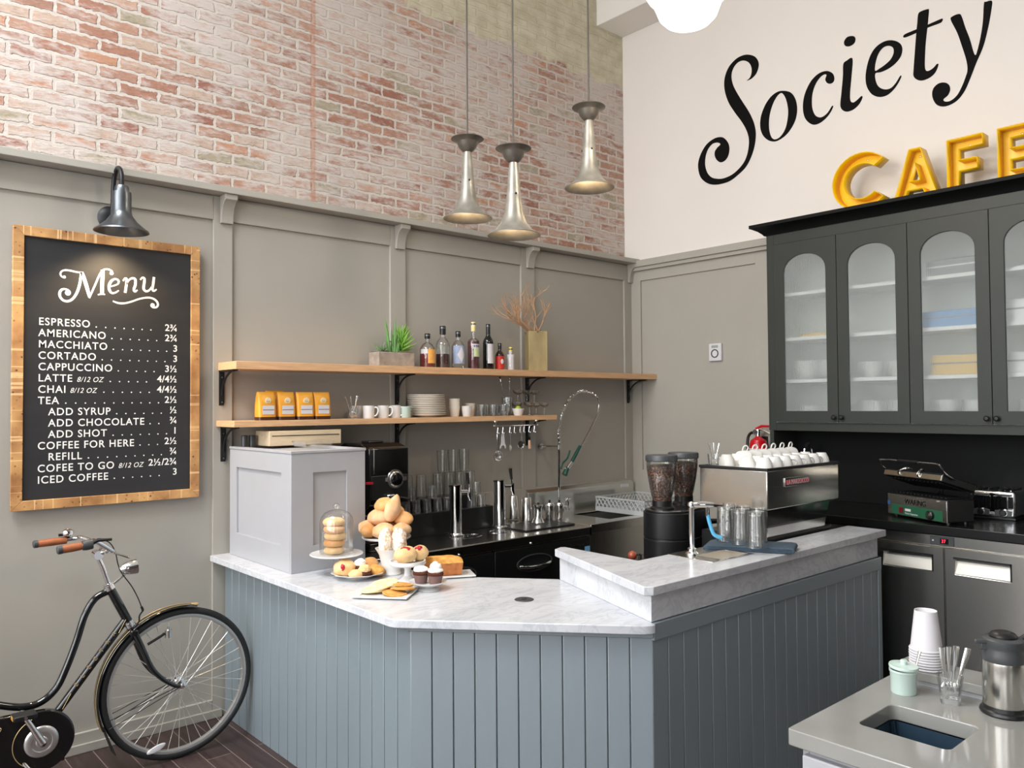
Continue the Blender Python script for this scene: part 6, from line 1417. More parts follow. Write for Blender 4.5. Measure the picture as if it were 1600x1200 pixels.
mb = MB().ball((0, 0, 0), (0.044, 0.040, 0.072), 22, 14, wob=0.1, seed=4)
mb.v = [(v[0] * (1.15 - 6 * max(0, v[2]) * 1.2), v[1] * (1 - 5 * max(0, v[2])), v[2]) for v in mb.v]
o = mb.build('bread_roll', CRUST2); o.location = (px, py, zr + 0.150); o.rotation_euler = (0.2, 0.28, 0.5); tag(o, 'tall pointed split roll crowning the heap', 'bread roll', 'bread rolls heaped on the back stand')

# sugared turnovers on a white jug-shaped bowl
x, y = (-3.2218, -1.138)
t = thing('white_footed_bowl', 'white footed bowl holding sugared pastries in front of the rolls', 'bowl', (x, y, ZM))
MB().lathe([(0, 0), (0.05, 0), (0.052, 0.006), (0.046, 0.02), (0.050, 0.06), (0.060, 0.10), (0.075, 0.125), (0.078, 0.13), (0.074, 0.13), (0.058, 0.108), (0, 0.10)], n=40).build('bowl', M_['ceramic'], t)
def turnover(loc, rz, ry, lab, s=1.0):
    mb = MB(); k = 12; n = 22; pts = []
    mb.ball((0, 0, 0), (0.036 * s, 0.030 * s, 0.068 * s), n, 16, wob=0.16, seed=int(rz * 10), ws=2.2)
    o = mb.build('sugared_pastry', SUGAR); o.location = loc; o.rotation_euler = (0, ry, rz); tag(o, lab, 'pastry', 'sugared pastries in the footed bowl'); return o
turnover((x - 0.030 * RX, y - 0.030 * RY, ZM + 0.160), 0.6, 0.18, 'sugar-crusted pastry standing left in the footed bowl')
turnover((x + 0.048 * RX - .01, y + 0.048 * RY - .012, ZM + 0.160), 1.2, -0.35, 'sugar-crusted pastry leaning right in the footed bowl', 1.05)
turnover((x + 0.02 * RX + .03, y + 0.02 * RY + .03, ZM + 0.155), 0.2, 0.1, 'golden edge pastry between the two sugared ones', 0.95)

# jam buns on a small white pedestal
x, y = (-3.2603, -1.3408)
hS = 0.092
t = thing('cake_stand', 'small white pedestal stand with jam buns in front', 'cake stand', (x, y, ZM))
MB().lathe(stand_prof(0.088, hS, 0.048, 0.015) [:-2] + [(0.086, hS + 0.010), (0.080, hS + 0.010), (0.076, hS), (0, hS)], n=44).build('pedestal', M_['ceramic'], t)
for i, (u, v, r, lab) in enumerate(((-0.008, -0.018, (0.058, 0.05, 0.040), 'jam bun in front on the small pedestal'), (0.052, 0.045, (0.046, 0.040, 0.036), 'jam bun behind on the small pedestal'))):
    px, py = x + u * RX + v * .66, y + u * RY + v * .75
    t = thing('jam_bun', lab, 'bun', (px, py, ZM + hS + 0.0), group='jam buns on the small pedestal')
    MB().ball((0, 0, r[2]), r, 22, 14, wob=0.08, seed=i + 3).build('dough', PALE, t)
    mb = MB(); rs = random.Random(i)
    for q in range(16):
        a = rs.uniform(0, 6.28); d = rs.uniform(0, 0.020); mb.ball((d * math.cos(a) - 0.012, d * math.sin(a) - 0.014, r[2] * 1.86 - d * 0.35), 0.008, 8, 6)
    mb.build('raspberry_filling', JAM, t)

# fluted dish of mixed pastries
x, y = (-3.3793, -1.0911)
t = thing('fluted_dish', 'wavy-edged white dish of mixed pastries in front of the domed stand', 'dish', (x, y, ZM))
MB().lathe([(0, 0), (0.06, 0), (0.064, 0.004), (0.10, 0.016), (0.128, 0.026), (0.129, 0.029), (0.122, 0.028), (0.09, 0.017), (0.06, 0.007), (0, 0.007)], n=64, fn=lambda a, z: 1 + (0.035 * math.sin(10 * a) if z > 0.02 else 0)).build('dish', M_['ceramic'], t)
def item(u, v): return x + u * RX + v * .66, y + u * RY + v * .75
px, py = item(-0.062, -0.02)
t = thing('filled_pastry', 'large golden pastry with a red jam spot, left on the wavy dish', 'pastry', (px, py, ZM + 0.008), group='pastries on the wavy dish')
MB().ball((0, 0, 0.042), (0.056, 0.050, 0.042), 22, 14, wob=0.12, seed=9).build('dough', PALE, t)
MB().ball((-0.030, -0.034, 0.052), (0.011, 0.012, 0.016), 10, 8, wob=0.3, seed=2).build('jam_spot', JAM, t)
for i, (u, v, z, r, m, lab) in enumerate(((-0.01, 0.055, 0.036, (0.042, 0.038, 0.030), PALE, 'round biscuit at the back of the wavy dish'), (0.045, 0.065, 0.05, (0.050, 0.044, 0.034), CRUST, 'large round bun at the back right of the wavy dish'), (0.085, 0.0, 0.034, (0.052, 0.034, 0.027), COOK, 'golden oblong pastry at the right of the wavy dish'), (0.0, -0.065, 0.028, (0.036, 0.034, 0.022), PALE, 'small pale biscuit at the front of the wavy dish'))):
    px, py = item(u, v); o = MB().ball((0, 0, 0), r, 20, 12, wob=0.12, seed=i + 20).build('filled_pastry', m); o.location = (px, py, ZM + z); o.rotation_euler = (0, 0, i); tag(o, lab, 'pastry', 'pastries on the wavy dish')
for i, (u, v, lab) in enumerate(((0.008, 0.0, 'chocolate cream puff in the middle of the wavy dish'), (0.038, -0.045, 'chocolate cream puff at the front of the wavy dish'))):
    px, py = item(u, v)
    t = thing('cream_puff', lab, 'pastry', (px, py, ZM + 0.016 + 0.02 * (1 - i)), group='pastries on the wavy dish')
    MB().ball((0, 0, 0.012), (0.034, 0.032, 0.020), 18, 10).build('chocolate_base', CHOC, t)
    MB().ball((0, 0, 0.032), (0.030, 0.029, 0.022), 18, 12, wob=0.2, seed=i + 5, ws=3).build('cream_top', (PALE, CREAMF)[1 - i] if i else CREAMF, t)

# square plate of cookies
x, y = (-3.4777, -1.4907)
ang = math.atan2(RY, RX)
t = thing('square_plate', 'square white plate of flat cookies at the counter edge', 'plate', (x, y, ZM), rz=ang - 0.15)
w, d = 0.125, 0.105
MB().plate([(-w, -d), (w, -d), (w, d), (-w, d)], [(-w + .03, -d + .03), (w - .03, -d + .03), (w - .03, d - .03), (-w + .03, d - .03)], 0.006, 0.012).box(-w + .028, w - .028, -d + .028, d - .028, 0.0, 0.0085).build('plate', M_['ceramic'], t, bevel=0.003)
k = 0
def cookie(u, v, z, r, m, lab, tilt=0.12):
    px, py = x + u * RX + v * .66, y + u * RY + v * .75
    mb = MB().lathe([(0, 0), (r * 0.96, 0), (r, 0.003), (r * 0.97, 0.007), (r * 0.6, 0.0105), (0, 0.011)], n=26, fn=lambda a, z: 1 + 0.03 * math.sin(3 * a + u * 50) + 0.015 * math.sin(9 * a))
    o = mb.build('cookie', m); o.location = (px, py, ZM + z); o.rotation_euler = (tilt, -0.1, u * 40); tag(o, lab, 'cookie', 'cookies on the square plate')
for i in range(5): cookie(-0.045 + 0.012 * i - 0.01, 0.005 + 0.006 * i, 0.013 + 0.007 * i, 0.060, COOKP, 'pale sugar cookie, %s from the bottom of the overlapping stack' % ORD[i], 0.05)
cookie(0.045, -0.045, 0.014, 0.056, COOK, 'golden cookie lying at the front corner of the square plate', 0.03)
cookie(0.075, -0.005, 0.024, 0.056, COOK, 'golden cookie overlapping the front one, at the right', 0.1)
cookie(0.062, 0.03, 0.034, 0.056, COOK, 'golden cookie resting on the pale ones at the back', 0.1)

# cupcakes on a small stand
x, y = (-3.2828, -1.5383)
t = thing('cake_stand', 'low round white stand with two frosted cupcakes', 'cake stand', (x, y, ZM))
MB().lathe([(0, 0), (0.055, 0), (0.056, 0.005), (0.03, 0.012), (0.028, 0.016), (0.06, 0.022), (0.085, 0.034), (0.088, 0.040), (0.084, 0.040), (0.06, 0.028), (0, 0.026)], n=44).build('plate', M_['ceramic'], t)
for i, (u, v, lab) in enumerate(((-0.034, 0.012, 'chocolate cupcake with low white frosting, left on the low stand'), (0.034, -0.008, 'chocolate cupcake with tall white frosting, right on the low stand'))):
    px, py = x + u * RX + v * .66, y + u * RY + v * .75
    t = thing('cupcake', lab, 'cupcake', (px, py, ZM + 0.0285), group='cupcakes on the low stand')
    MB().lathe([(0, 0), (0.026, 0), (0.035, 0.038), (0.033, 0.038), (0, 0.036)], n=48, fn=lambda a, z: 1 + 0.025 * math.sin(24 * a)).build('paper_case', mat('brown_paper_case', rgb(112, 84, 80), 0.6) if i == 0 else bpy.data.materials['brown_paper_case'], t)
    MB().lathe([(0.034, 0.036), (0.038, 0.044), (0.034, 0.052), (0, 0.055)], n=30).build('cake', CHOC, t)
    mb = MB().ball((0, 0, 0.060), (0.035, 0.034, 0.016), 22, 10, wob=0.12, seed=i, ws=3)
    if i: mb.ball((0.002, 0, 0.078), (0.026, 0.026, 0.016), 20, 10, wob=0.2, seed=7, ws=3).ball((0, 0, 0.090), (0.014, 0.014, 0.010), 14, 8)
    mb.build('frosting', CREAMF, t)

# loaf cake on an oblong plate
x, y = (-3.0853, -1.3897)
x += 0.02; y += 0.03
t = thing('oblong_plate', 'oblong white plate under the loaf cake', 'plate', (x, y, ZM), rz=ang + 0.25)
w, d = 0.150, 0.075
MB().plate([(-w, -d), (w, -d), (w, d), (-w, d)], [(-w + .025, -d + .025), (w - .025, -d + .025), (w - .025, d - .025), (-w + .025, d - .025)], 0.005, 0.012).box(-w + .023, w - .023, -d + .023, d - .023, 0.0, 0.0085).build('plate', M_['ceramic'], t, bevel=0.003)
t = thing('loaf_cake', 'golden loaf cake on the oblong plate behind the cupcakes', 'cake', (x - 0.01, y + 0.01, ZM + 0.0125), rz=ang + 0.25)
sec = []
nx, ny = 12, 9
vs, fs = [], []
for i in range(nx + 1):
    u = i / nx * 2 - 1
    for j in range(ny + 1):
        v = j / ny * 2 - 1
        vs.append((u * 0.105, v * 0.052, 0.058 + 0.030 * (1 - v * v) ** 0.7 * (1 - u ** 4 * 0.5) + 0.004 * noise.noise(Vector((u * 4, v * 3, 2)))))
for i in range(nx):
    for j in range(ny): fs.append((i * (ny + 1) + j, (i + 1) * (ny + 1) + j, (i + 1) * (ny + 1) + j + 1, i * (ny + 1) + j + 1))
MB().add(vs, fs).build('crusty_top', COOK, t)
ring = [i * (ny + 1) for i in range(nx + 1)] + [nx * (ny + 1) + j for j in range(1, ny + 1)] + [i * (ny + 1) + ny for i in range(nx - 1, -1, -1)] + [j for j in range(ny - 1, 0, -1)]
top = [vs[i] for i in ring]; bot = [(p[0] * 0.93, p[1] * 0.88, 0.0) for p in top]; n = len(ring)
MB().add(top + bot, [(i, (i + 1) % n, n + (i + 1) % n, n + i) for i in range(n)] + [tuple(range(n, 2 * n))]).build('side_crust', CAKE, t)

# ---------------------------------------------------------------- twin coffee grinder behind the raised bar
ZW = 0.9005
h1, h2 = (-1.9401, -1.8222, 1.3147), (-1.6711, -1.7664, 1.3099)
cx, cy = (h1[0] + h2[0]) / 2 + 0.02, (h1[1] + h2[1]) / 2 - 0.01
BEAN = None
def bean_material():
    m, nt, p, N, L = nmat('coffee_beans')
    tc = N('ShaderNodeTexCoord'); v = N('ShaderNodeTexVoronoi'); v.inputs['Scale'].default_value = 95; L(tc.outputs['Object'], v.inputs['Vector'])
    r = N('ShaderNodeValToRGB'); L(v.outputs['Distance'], r.inputs[0]); e = r.color_ramp.elements
    e[0].position = 0.0; e[0].color = rgb(186, 126, 92); e[1].position = 0.62; e[1].color = rgb(66, 38, 28)
    mx = N('ShaderNodeMix'); mx.data_type = 'RGBA'; mx.blend_type = 'MULTIPLY'; mx.inputs[0].default_value = 0.25; L(r.outputs[0], mx.inputs[6]); L(v.outputs['Color'], mx.inputs[7])
    L(mx.outputs[2], p.inputs['Base Color']); p.inputs['Roughness'].default_value = 0.35
    b = N('ShaderNodeBump'); b.inputs['Strength'].default_value = 0.9; b.inputs['Distance'].default_value = 0.006; b.invert = True; L(v.outputs['Distance'], b.inputs['Height']); L(b.outputs[0], p.inputs['Normal'])
    return m
BEAN = bean_material()
t = thing('coffee_grinder', 'twin black coffee grinder with two clear bean hoppers behind the raised bar', 'coffee grinder', (cx, cy, ZW))
zb = h1[2] - 0.135 - ZW      # top of the body under the hoppers
va = Vector((h2[0] - h1[0], h2[1] - h1[1])); aa = math.atan2(va.y, va.x); hl = va.length / 2 + 0.055
R_ = 0.135
def stadium(hl, r, k=20):
    return [(hl + r * math.cos(-PI / 2 + PI * i / k), r * math.sin(-PI / 2 + PI * i / k)) for i in range(k + 1)] + [(-hl + r * math.cos(PI / 2 + PI * i / k), r * math.sin(PI / 2 + PI * i / k)) for i in range(k + 1)]
MR = rot('Z', math.degrees(aa))
bd = MB().prism(stadium(hl * 0.55, R_), 0.0, 0.125, 'z', MR).prism(stadium(hl * 0.55, R_ * 0.985), 0.125, 0.131, 'z', MR).prism(stadium(hl * 0.55, R_), 0.131, zb - 0.012, 'z', MR).prism(stadium(hl * 0.55, R_ * 0.93), zb - 0.012, zb, 'z', MR).build('body', M_['black'], t, bevel=0.003)
MB().tube([(p.x, p.y, p.z) for p in [MR @ Vector((x_, y_, zb - 0.001)) for x_, y_ in stadium(hl * 0.55, R_ * 0.86)]], 0.0025, 6, closed=True).build('chrome_ring', M_['chrome'], bd)
for i, h in enumerate((h1, h2)):
    ox, oy = h[0] - cx, h[1] - cy
    hp = MB().lathe([(0.048, 0.0), (0.050, 0.03), (0.058, 0.06), (0.071, 0.13), (0.0805, 0.20), (0.0815, 0.245), (0.079, 0.245), (0.0785, 0.2), (0.069, 0.13), (0.055, 0.06)], (ox, oy, zb + 0.02), 36).build('hopper', M_['plasticclear'], t)
    MB().lathe([(0, 0.004), (0.045, 0.004), (0.047, 0.03), (0.0545, 0.06), (0.0685, 0.13), (0.0775, 0.19), (0.0778, 0.215), (0.05, 0.222), (0, 0.225)], (ox, oy, zb + 0.02), 36).build('beans', BEAN, hp)
    MB().lathe([(0.083, 0.0), (0.086, 0.003), (0.086, 0.026), (0.082, 0.032), (0.04, 0.034), (0, 0.034)], (ox, oy, zb + 0.262), 36).build('lid', M_['darkgrey'], hp)
    MB().lathe([(0.064, 0.0), (0.064, 0.012), (0.052, 0.02), (0.052, 0.05), (0.05, 0.05)], (ox, oy, zb), 32).build('collar', M_['black'], t)
sx = (-2.4262, -2.02, 1.022)
t = thing('tamper', 'small red-brown ball handle beside the black grinder', 'tamper', (sx[0], sx[1], sx[2]))
MB().ball((0, 0, 0), 0.022, 18, 12).build('ball_handle', mat('red_brown_wood', rgb(150, 70, 50), 0.3), t)
MB().tube([(0.018, 0.0, 0), (0.07, 0.01, -0.004)], 0.005, 8).tube([(0.07, 0.01, -0.004), (0.072, 0.01, ZW - sx[2])], 0.008, 8).cyl((0.072, 0.01, ZW - sx[2]), 0.028, 0.02, 20).build('steel_stem', M_['satin'], t)

# ---------------------------------------------------------------- espresso machine
ex0, ex1, ey0, ey1 = -1.805, -1.063, -2.375, -1.972
zt_, zb_ = 1.410, 1.212
t = thing('espresso_machine', 'brushed steel two-group espresso machine with cups on top behind the raised bar', 'espresso machine', ((ex0 + ex1) / 2, (ey0 + ey1) / 2, ZW))
MB().box(ex0, ex1, ey0, ey1, zb_, zt_).build('body', M_['steel'], t, world=True, bevel=0.005)
MB().box(ex0 + 0.02, ex1 - 0.02, ey0 + 0.02, ey1, zb_ - 0.012, zb_ - 0.0005).build('underside', M_['black'], t, world=True)
MB().plate([(ex0 - .004, ey0 - .004), (ex1 + .004, ey0 - .004), (ex1 + .004, ey1 + .004), (ex0 - .004, ey1 + .004)], [(ex0 + .012, ey0 + .012), (ex1 - .012, ey0 + .012), (ex1 - .012, ey1 - .012), (ex0 + .012, ey1 - .012)], zt_ - 0.002, zt_ + 0.012).build('top_rim', M_['black'], t, world=True, bevel=0.002)
MB().box(ex0 + .01, ex1 - .01, ey0 + .01, ey1 - .01, zt_ - 0.004, zt_ + 0.003).build('cup_tray', M_['satin'], t, world=True)
rp = MB().prism([(ex0 + 0.004, 1.125), (ex1 - 0.145, 1.125), (ex1 - 0.105, 1.200), (ex1 - 0.115, zb_ - .0005), (ex0 + 0.004, zb_ - .0005)], ey0 + 0.004, ey0 + 0.012, 'y').build('rear_panel', mat('dark_mirror_steel', rgb(120, 120, 118), 0.12, 1.0), t, world=True)
MB().prism([(ex0 + 0.003, 1.080), (ex1 - 0.165, 1.080), (ex1 - 0.145, 1.1245), (ex0 + 0.003, 1.1245)], ey0 + 0.002, ey0 + 0.012, 'y').build('lower_strip', M_['satin'], t, world=True)
MB().prism([(ex0 + 0.006, 0.99), (ex1 - 0.19, 0.99), (ex1 - 0.12, 1.20), (ex0 + 0.006, 1.20)], ey0 + 0.014, ey0 + 0.16, 'y').build('back_box', M_['black'], t, world=True)
MB().box(ex0 - 0.01, ex1 - 0.10, ey0 - 0.004, ey1 - 0.013, ZW + 0.03, 1.0795).build('drip_base', M_['black'], t, world=True, bevel=0.004)
mb = MB()
for x in (ex0 + .05, ex1 - .14):
    for y in (ey0 + .06, ey1 - .03): mb.cyl((x, y, ZW), 0.022, 0.032, 14)
mb.build('foot', M_['black'], t, world=True)
bx_ = [-1.6454, -1.3911]; bz_ = [1.3192, 1.3649]
bdg = MB().box(bx_[0], bx_[1], ey0 - 0.006, ey0 - 0.0002, bz_[0], bz_[1]).build('badge', M_['satin'], t, world=True, bevel=0.002)
rdb = MB().box(bx_[0] + 0.008, bx_[1] - 0.008, ey0 - 0.0068, ey0 - 0.006, bz_[0] + 0.012, bz_[1] - 0.012).build('red_field', mat('badge_red', rgb(205, 40, 52), 0.35), bdg, world=True)
tl = t.location
mesh_obj('lettering', text_mesh('LA MARZOCCO', 0.036, frame(((bx_[0] + bx_[1]) / 2 - tl.x, ey0 - 0.0072 - tl.y, (bz_[0] + bz_[1]) / 2 - 0.0125 - tl.z), (1, 0, 0), (0, 0, 1)), 'CENTER', 1.0, wscale=0.86), M_['paper'], rdb)
# groups and handles on the barista's side, steam tap at the right end
for gx in (-1.40, -1.20):
    g = MB().cyl((gx, ey1 + 0.03, 1.09), 0.036, 0.09, 24).box(gx - 0.03, gx + 0.03, ey1 - 0.05, ey1 + 0.03, 1.13, 1.175).build('group_head', M_['chrome'], t, world=True)
    MB().cyl((gx, ey1 + 0.03, 1.062), 0.039, 0.028, 24).tube([(gx, ey1 + 0.06, 1.075), (gx, ey1 + 0.11, 1.07)], 0.008, 8).tube([(gx, ey1 + 0.11, 1.07), (gx, ey1 + 0.22, 1.055)], [0.012, 0.016], 12).build('portafilter', M_['black'], g, world=True)
MB().tube([(ex1 - 0.015, ey0 + 0.13, 1.185), (ex1 + 0.05, ey0 + 0.13, 1.180), (ex1 + 0.075, ey0 + 0.13, 1.180)], [0.011, 0.011, 0.013], 10).tube([(ex1 + 0.05, ey0 + 0.13, 1.18), (ex1 + 0.05, ey0 + 0.13, 1.218)], 0.009, 8).tube([(ex1 + 0.02, ey0 + 0.13, 1.22), (ex1 + 0.10, ey0 + 0.13, 1.22)], [0.007, 0.012], 10).build('steam_tap', M_['chrome'], t, world=True)
MB().tube(smooth_pts([(ex1 - 0.03, ey1 + 0.02, 1.16), (ex1 + 0.03, ey1 + 0.03, 1.10), (ex1 + 0.02, ey1 + 0.04, 0.98)], 5, False), 0.006, 8).build('steam_wand', M_['chrome'], t, world=True)
# steel pitcher and small knock box right of the machine
o = MB().lathe([(0, 0), (0.045, 0), (0.047, 0.004), (0.042, 0.07), (0.044, 0.09), (0.042, 0.09), (0.04, 0.07), (0.043, 0.01), (0, 0.01)], n=28).build('milk_pitcher', M_['satin']); o.location = (-0.93, -2.25, ZW)
tag(o, 'steel milk pitcher right of the espresso machine', 'pitcher')

# ---------------------------------------------------------------- cups stacked on the machine
def make_cup(name, R, h, label, hand=True):
    t = thing(name, label, 'cup', group='white cups on the espresso machine')
    MB().lathe([(0, 0), (R * 0.55, 0), (R * 0.6, 0.004), (R * 0.86, h * 0.45), (R, h), (R - 0.003, h), (R * 0.83, h * 0.45), (R * 0.56, 0.008), (0, 0.007)], n=28).build('body', M_['ceramic'], t)
    MB().tube(smooth_pts([(R * 0.9, 0, h * 0.80), (R + 0.014, 0, h * 0.84), (R + 0.022, 0, h * 0.62), (R + 0.012, 0, h * 0.38), (R * 0.78, 0, h * 0.34)], 5, False), 0.004, 8).build('handle', M_['ceramic'], t)
    return t
ZCUP = zt_ + 0.0035
c0 = None; rs = random.Random(8)
cols = [(-1.735 + 0.0985 * i) for i in range(7)]
rows_ = [-2.318, -2.222, -2.126, -2.030]
row_names = ('front row', 'second row', 'third row', 'back row')
n_ = 0
for j, y in enumerate(rows_):
    for i, x in enumerate(cols):
        if j == 2 or (j == 3 and i < 1): continue
        lab = 'upturned white cup, %s from the left in the %s on the machine' % (ORD[i], row_names[j])
        if c0 is None:
            c0 = make_cup('cappuccino_cup', 0.045, 0.058, lab); c = c0
        else: c = dup(c0)
        c['label'] = lab
        c.location = (x + rs.uniform(-.001, .001), y, ZCUP + 0.058); c.rotation_euler = (PI, 0, rs.uniform(1.0, 2.0) if j else rs.uniform(-0.9, 0.2))
for i, (x, y, lab) in enumerate(((-1.66, -2.06, 'leftmost white cup of the tilted upper row on the machine'), (-1.562, -2.08, 'second white cup from the left in the tilted upper row on the machine'), (-1.464, -2.10, 'third white cup from the left in the tilted upper row on the machine'), (-1.366, -2.12, 'fourth white cup from the left in the tilted upper row on the machine'), (-1.268, -2.14, 'fifth white cup from the left in the tilted upper row on the machine'), (-1.17, -2.16, 'rightmost white cup of the tilted upper row on the machine'))):
    c = dup(c0); c.location = (x - 0.02, -2.126, ZCUP + 0.0445 + 0.012); c.rotation_euler = (rot('Z', -25 + 4 * i) @ rot('Y', 108) @ rot('Z', 180)).to_euler(); c['label'] = lab
# spoons in a glass at the left end of the machine
gx_, gy_ = -1.755, -2.025
t = thing('glass_tumbler', 'small glass of teaspoons at the left end of the espresso machine', 'glass', (gx_, gy_, ZCUP))
MB().lathe(tumbler(0.032, 0.028, 0.065), n=26).build('glass_wall', M_['glass'], t)
for i, (ax, ay) in enumerate(((-16, 6), (-8, -6), (0, 5), (9, -5), (16, 6))):
    o = spoon_mb(0.115, 0.012).build('teaspoon', M_['satin']); o.matrix_world = T(gx_ + 0.004 * (i - 2), gy_, ZCUP + 0.011) @ rot('Y', ax) @ rot('X', ay)
    tag(o, 'teaspoon, %s from the left in the glass on the espresso machine' % ORD[i], 'spoon', 'teaspoons on the espresso machine')

# ---------------------------------------------------------------- rinse tap, drip plate, towel and glasses on the raised top
ZRT = ZR + 0.0004
t = thing('glass_rinser', 'steel drip plate let into the raised marble top with a perforated grate', 'drip tray', (-2.30, -2.37, ZRT))
MB().plate([(-2.47, -2.505), (-2.155, -2.515), (-2.14, -2.255), (-2.45, -2.25)], [(-2.385, -2.495), (-2.175, -2.495), (-2.175, -2.36), (-2.385, -2.36)], ZRT, ZRT + 0.003).build('plate', M_['steel'], t, world=True, bevel=0.001)
m, nt, p, N, L = nmat('perforated_grate')
tc = N('ShaderNodeTexCoord'); vo = N('ShaderNodeTexVoronoi'); vo.inputs['Scale'].default_value = 110; vo.inputs['Randomness'].default_value = 0; L(tc.outputs['Object'], vo.inputs['Vector'])
r_ = N('ShaderNodeMapRange'); r_.inputs['From Min'].default_value = 0.25; r_.inputs['From Max'].default_value = 0.35; L(vo.outputs['Distance'], r_.inputs['Value'])
mx = N('ShaderNodeMix'); mx.data_type = 'RGBA'; mx.inputs[6].default_value = rgb(96, 88, 78); mx.inputs[7].default_value = rgb(196, 184, 166); L(r_.outputs[0], mx.inputs[0]); L(mx.outputs[2], p.inputs['Base Color']); p.inputs['Metallic'].default_value = 0.6; p.inputs['Roughness'].default_value = 0.4
MB().box(-2.384, -2.176, -2.494, -2.361, ZRT + 0.0002, ZRT + 0.0022).build('grate', m, t, world=True)
p_ = (-2.3784, -2.3309, 1.0635)
t = thing('water_tap', 'slim chrome water tap standing on the drip plate', 'faucet', (p_[0], p_[1], ZRT + 0.0034))
th = 1.2839 - ZRT
MB().lathe([(0, 0), (0.030, 0), (0.030, 0.006), (0.020, 0.014), (0.020, 0.026), (0.013, 0.032), (0, 0.032)], n=22).build('base', M_['chrome'], t)
MB().tube([(0, 0, 0.028), (0, 0, th - 0.01)], 0.0125, 14).ball((0, 0, th), 0.017, 14, 10).build('column', M_['chrome'], t)
MB().tube([(0.0, 0, th), (0.035, -0.035, th + 0.002), (0.072, -0.07, th)], [0.012, 0.016, 0.012], 12).tube([(0.05, -0.05, th - 0.005), (0.048, -0.05, th - 0.05)], [0.011, 0.007], 10).build('spout', M_['chrome'], t)
MB().tube(smooth_pts([(0.052, -0.052, th - 0.045), (0.062, -0.058, th - 0.09), (0.075, -0.07, th - 0.135), (0.10, -0.092, th - 0.15)], 5, False), 0.009, 10).build('blue_lever', mat('light_blue_plastic', rgb(90, 172, 212), 0.3), t)
tw = thing('folded_towel', 'folded slate-blue towel under the upturned glasses on the raised top', 'towel', (-2.055, -2.425, ZRT), rz=-1.14)
TWL = mat('slate_blue_cloth', rgb(62, 78, 92), 0.9, var=0.15, vs=60, bump=0.4, bs=260)
prof = [(-0.195, 0.0), (0.18, 0.0), (0.205, 0.004), (0.213, 0.014), (0.207, 0.026), (0.185, 0.030), (-0.175, 0.022), (-0.197, 0.016), (-0.203, 0.007)]
MB().prism(prof, -0.085, 0.085, 'y').build('cloth', TWL, tw, bevel=0.004, seg=3)
mb = MB()
for z in (0.0075, 0.0155, 0.0225): mb.tube([(-0.18, -0.0862, z * 0.7), (0.195, -0.0862, z)], 0.0022, 6)
mb.build('fold_edge', TWL, tw)
gl = MB().lathe([(0, 0), (0.031, 0), (0.033, 0.003), (0.038, 0.162), (0.0355, 0.162), (0.030, 0.016), (0, 0.016)], n=28, fn=lambda a, z: 1 + (0.02 * math.cos(10 * a) if z < 0.11 else 0)).build('water_glass', M_['glass'])
ps = [(-2.0874, -2.3103), (-2.1115, -2.4104), (-2.1491, -2.5148), (-1.9405, -2.2421), (-1.9713, -2.3455), (-2.0006, -2.4439)]
for i, (x, y) in enumerate(ps):
    c = gl if i == 0 else gl.copy()
    if i: C.objects.link(c)
    c.location = (x, y, ZRT + 0.029 + 0.162); c.rotation_euler = (PI, 0, i)
    tag(c, ('upturned water glass, left in the front row on the towel', 'upturned water glass, middle of the front row on the towel', 'upturned water glass, right in the front row on the towel', 'upturned water glass, left in the back row on the towel', 'upturned water glass, middle of the back row on the towel', 'upturned water glass, right in the back row on the towel')[i], 'glass', 'water glasses on the blue towel')

# ---------------------------------------------------------------- self-service station in the right foreground
Z0 = 0.914
t = thing('service_station', 'white service cabinet under the grey stone top in the right foreground', 'cabinet', (-3.1, -3.9, 0))
MB().box(-3.49, -2.74, -3.493, -3.475, 0, Z0 - 0.0425).box(-3.49, -2.74, -4.45, -4.432, 0, Z0 - 0.0425).box(-3.49, -3.472, -4.432, -3.493, 0, Z0 - 0.0425).box(-2.758, -2.74, -4.432, -3.493, 0, Z0 - 0.0425).box(-3.472, -2.758, -4.432, -3.493, 0.1, 0.118).build('carcass', M_['greybox'], t, world=True, bevel=0.003)
mb = MB()
for a, b in ((-3.485, -3.97), (-3.98, -4.44)): mb = MB().box(-3.512, -3.4905, b, a, 0.10, Z0 - 0.06); mb.build('door', M_['greybox'], t, world=True, bevel=0.004)
def rrect(x0, x1, y0, y1, r, k=5):
    o = []
    for cx_, cy_, a0 in ((x1 - r, y1 - r, 0), (x0 + r, y1 - r, 90), (x0 + r, y0 + r, 180), (x1 - r, y0 + r, 270)):
        for i in range(k + 1):
            a = math.radians(a0 + 90 * i / k); o.append((cx_ + r * math.cos(a), cy_ + r * math.sin(a)))
    return o
hx0, hx1, hy0, hy1 = -3.362, -3.155, -3.782, -3.558
hole = rrect(hx0, hx1, hy0, hy1, 0.022)
ox0, ox1, oy0, oy1 = -3.522, -2.70, -4.48, -3.452
outer = rrect(ox0, ox1, oy0, oy1, 0.006)
st = thing('stone_worktop', 'grey polished stone top with a square waste hole in the right foreground', 'countertop', (-3.1, -3.9, Z0 - 0.04))
MB().plate(outer, hole, Z0 - 0.042, Z0).build('slab', M_['quartz'], st, world=True, bevel=0.003)
bag = thing('bin_liner', 'dark blue plastic liner hanging in the waste hole', 'bin liner', ((hx0 + hx1) / 2, (hy0 + hy1) / 2, Z0 - 0.35))
n = len(hole); vs = []
rs = random.Random(2)
levels = [(0.0, -0.044), (0.012, -0.075), (0.02, -0.13), (0.03, -0.22), (0.05, -0.33)]
cxh, cyh = (hx0 + hx1) / 2, (hy0 + hy1) / 2
big = smooth_pts(hole, 3)
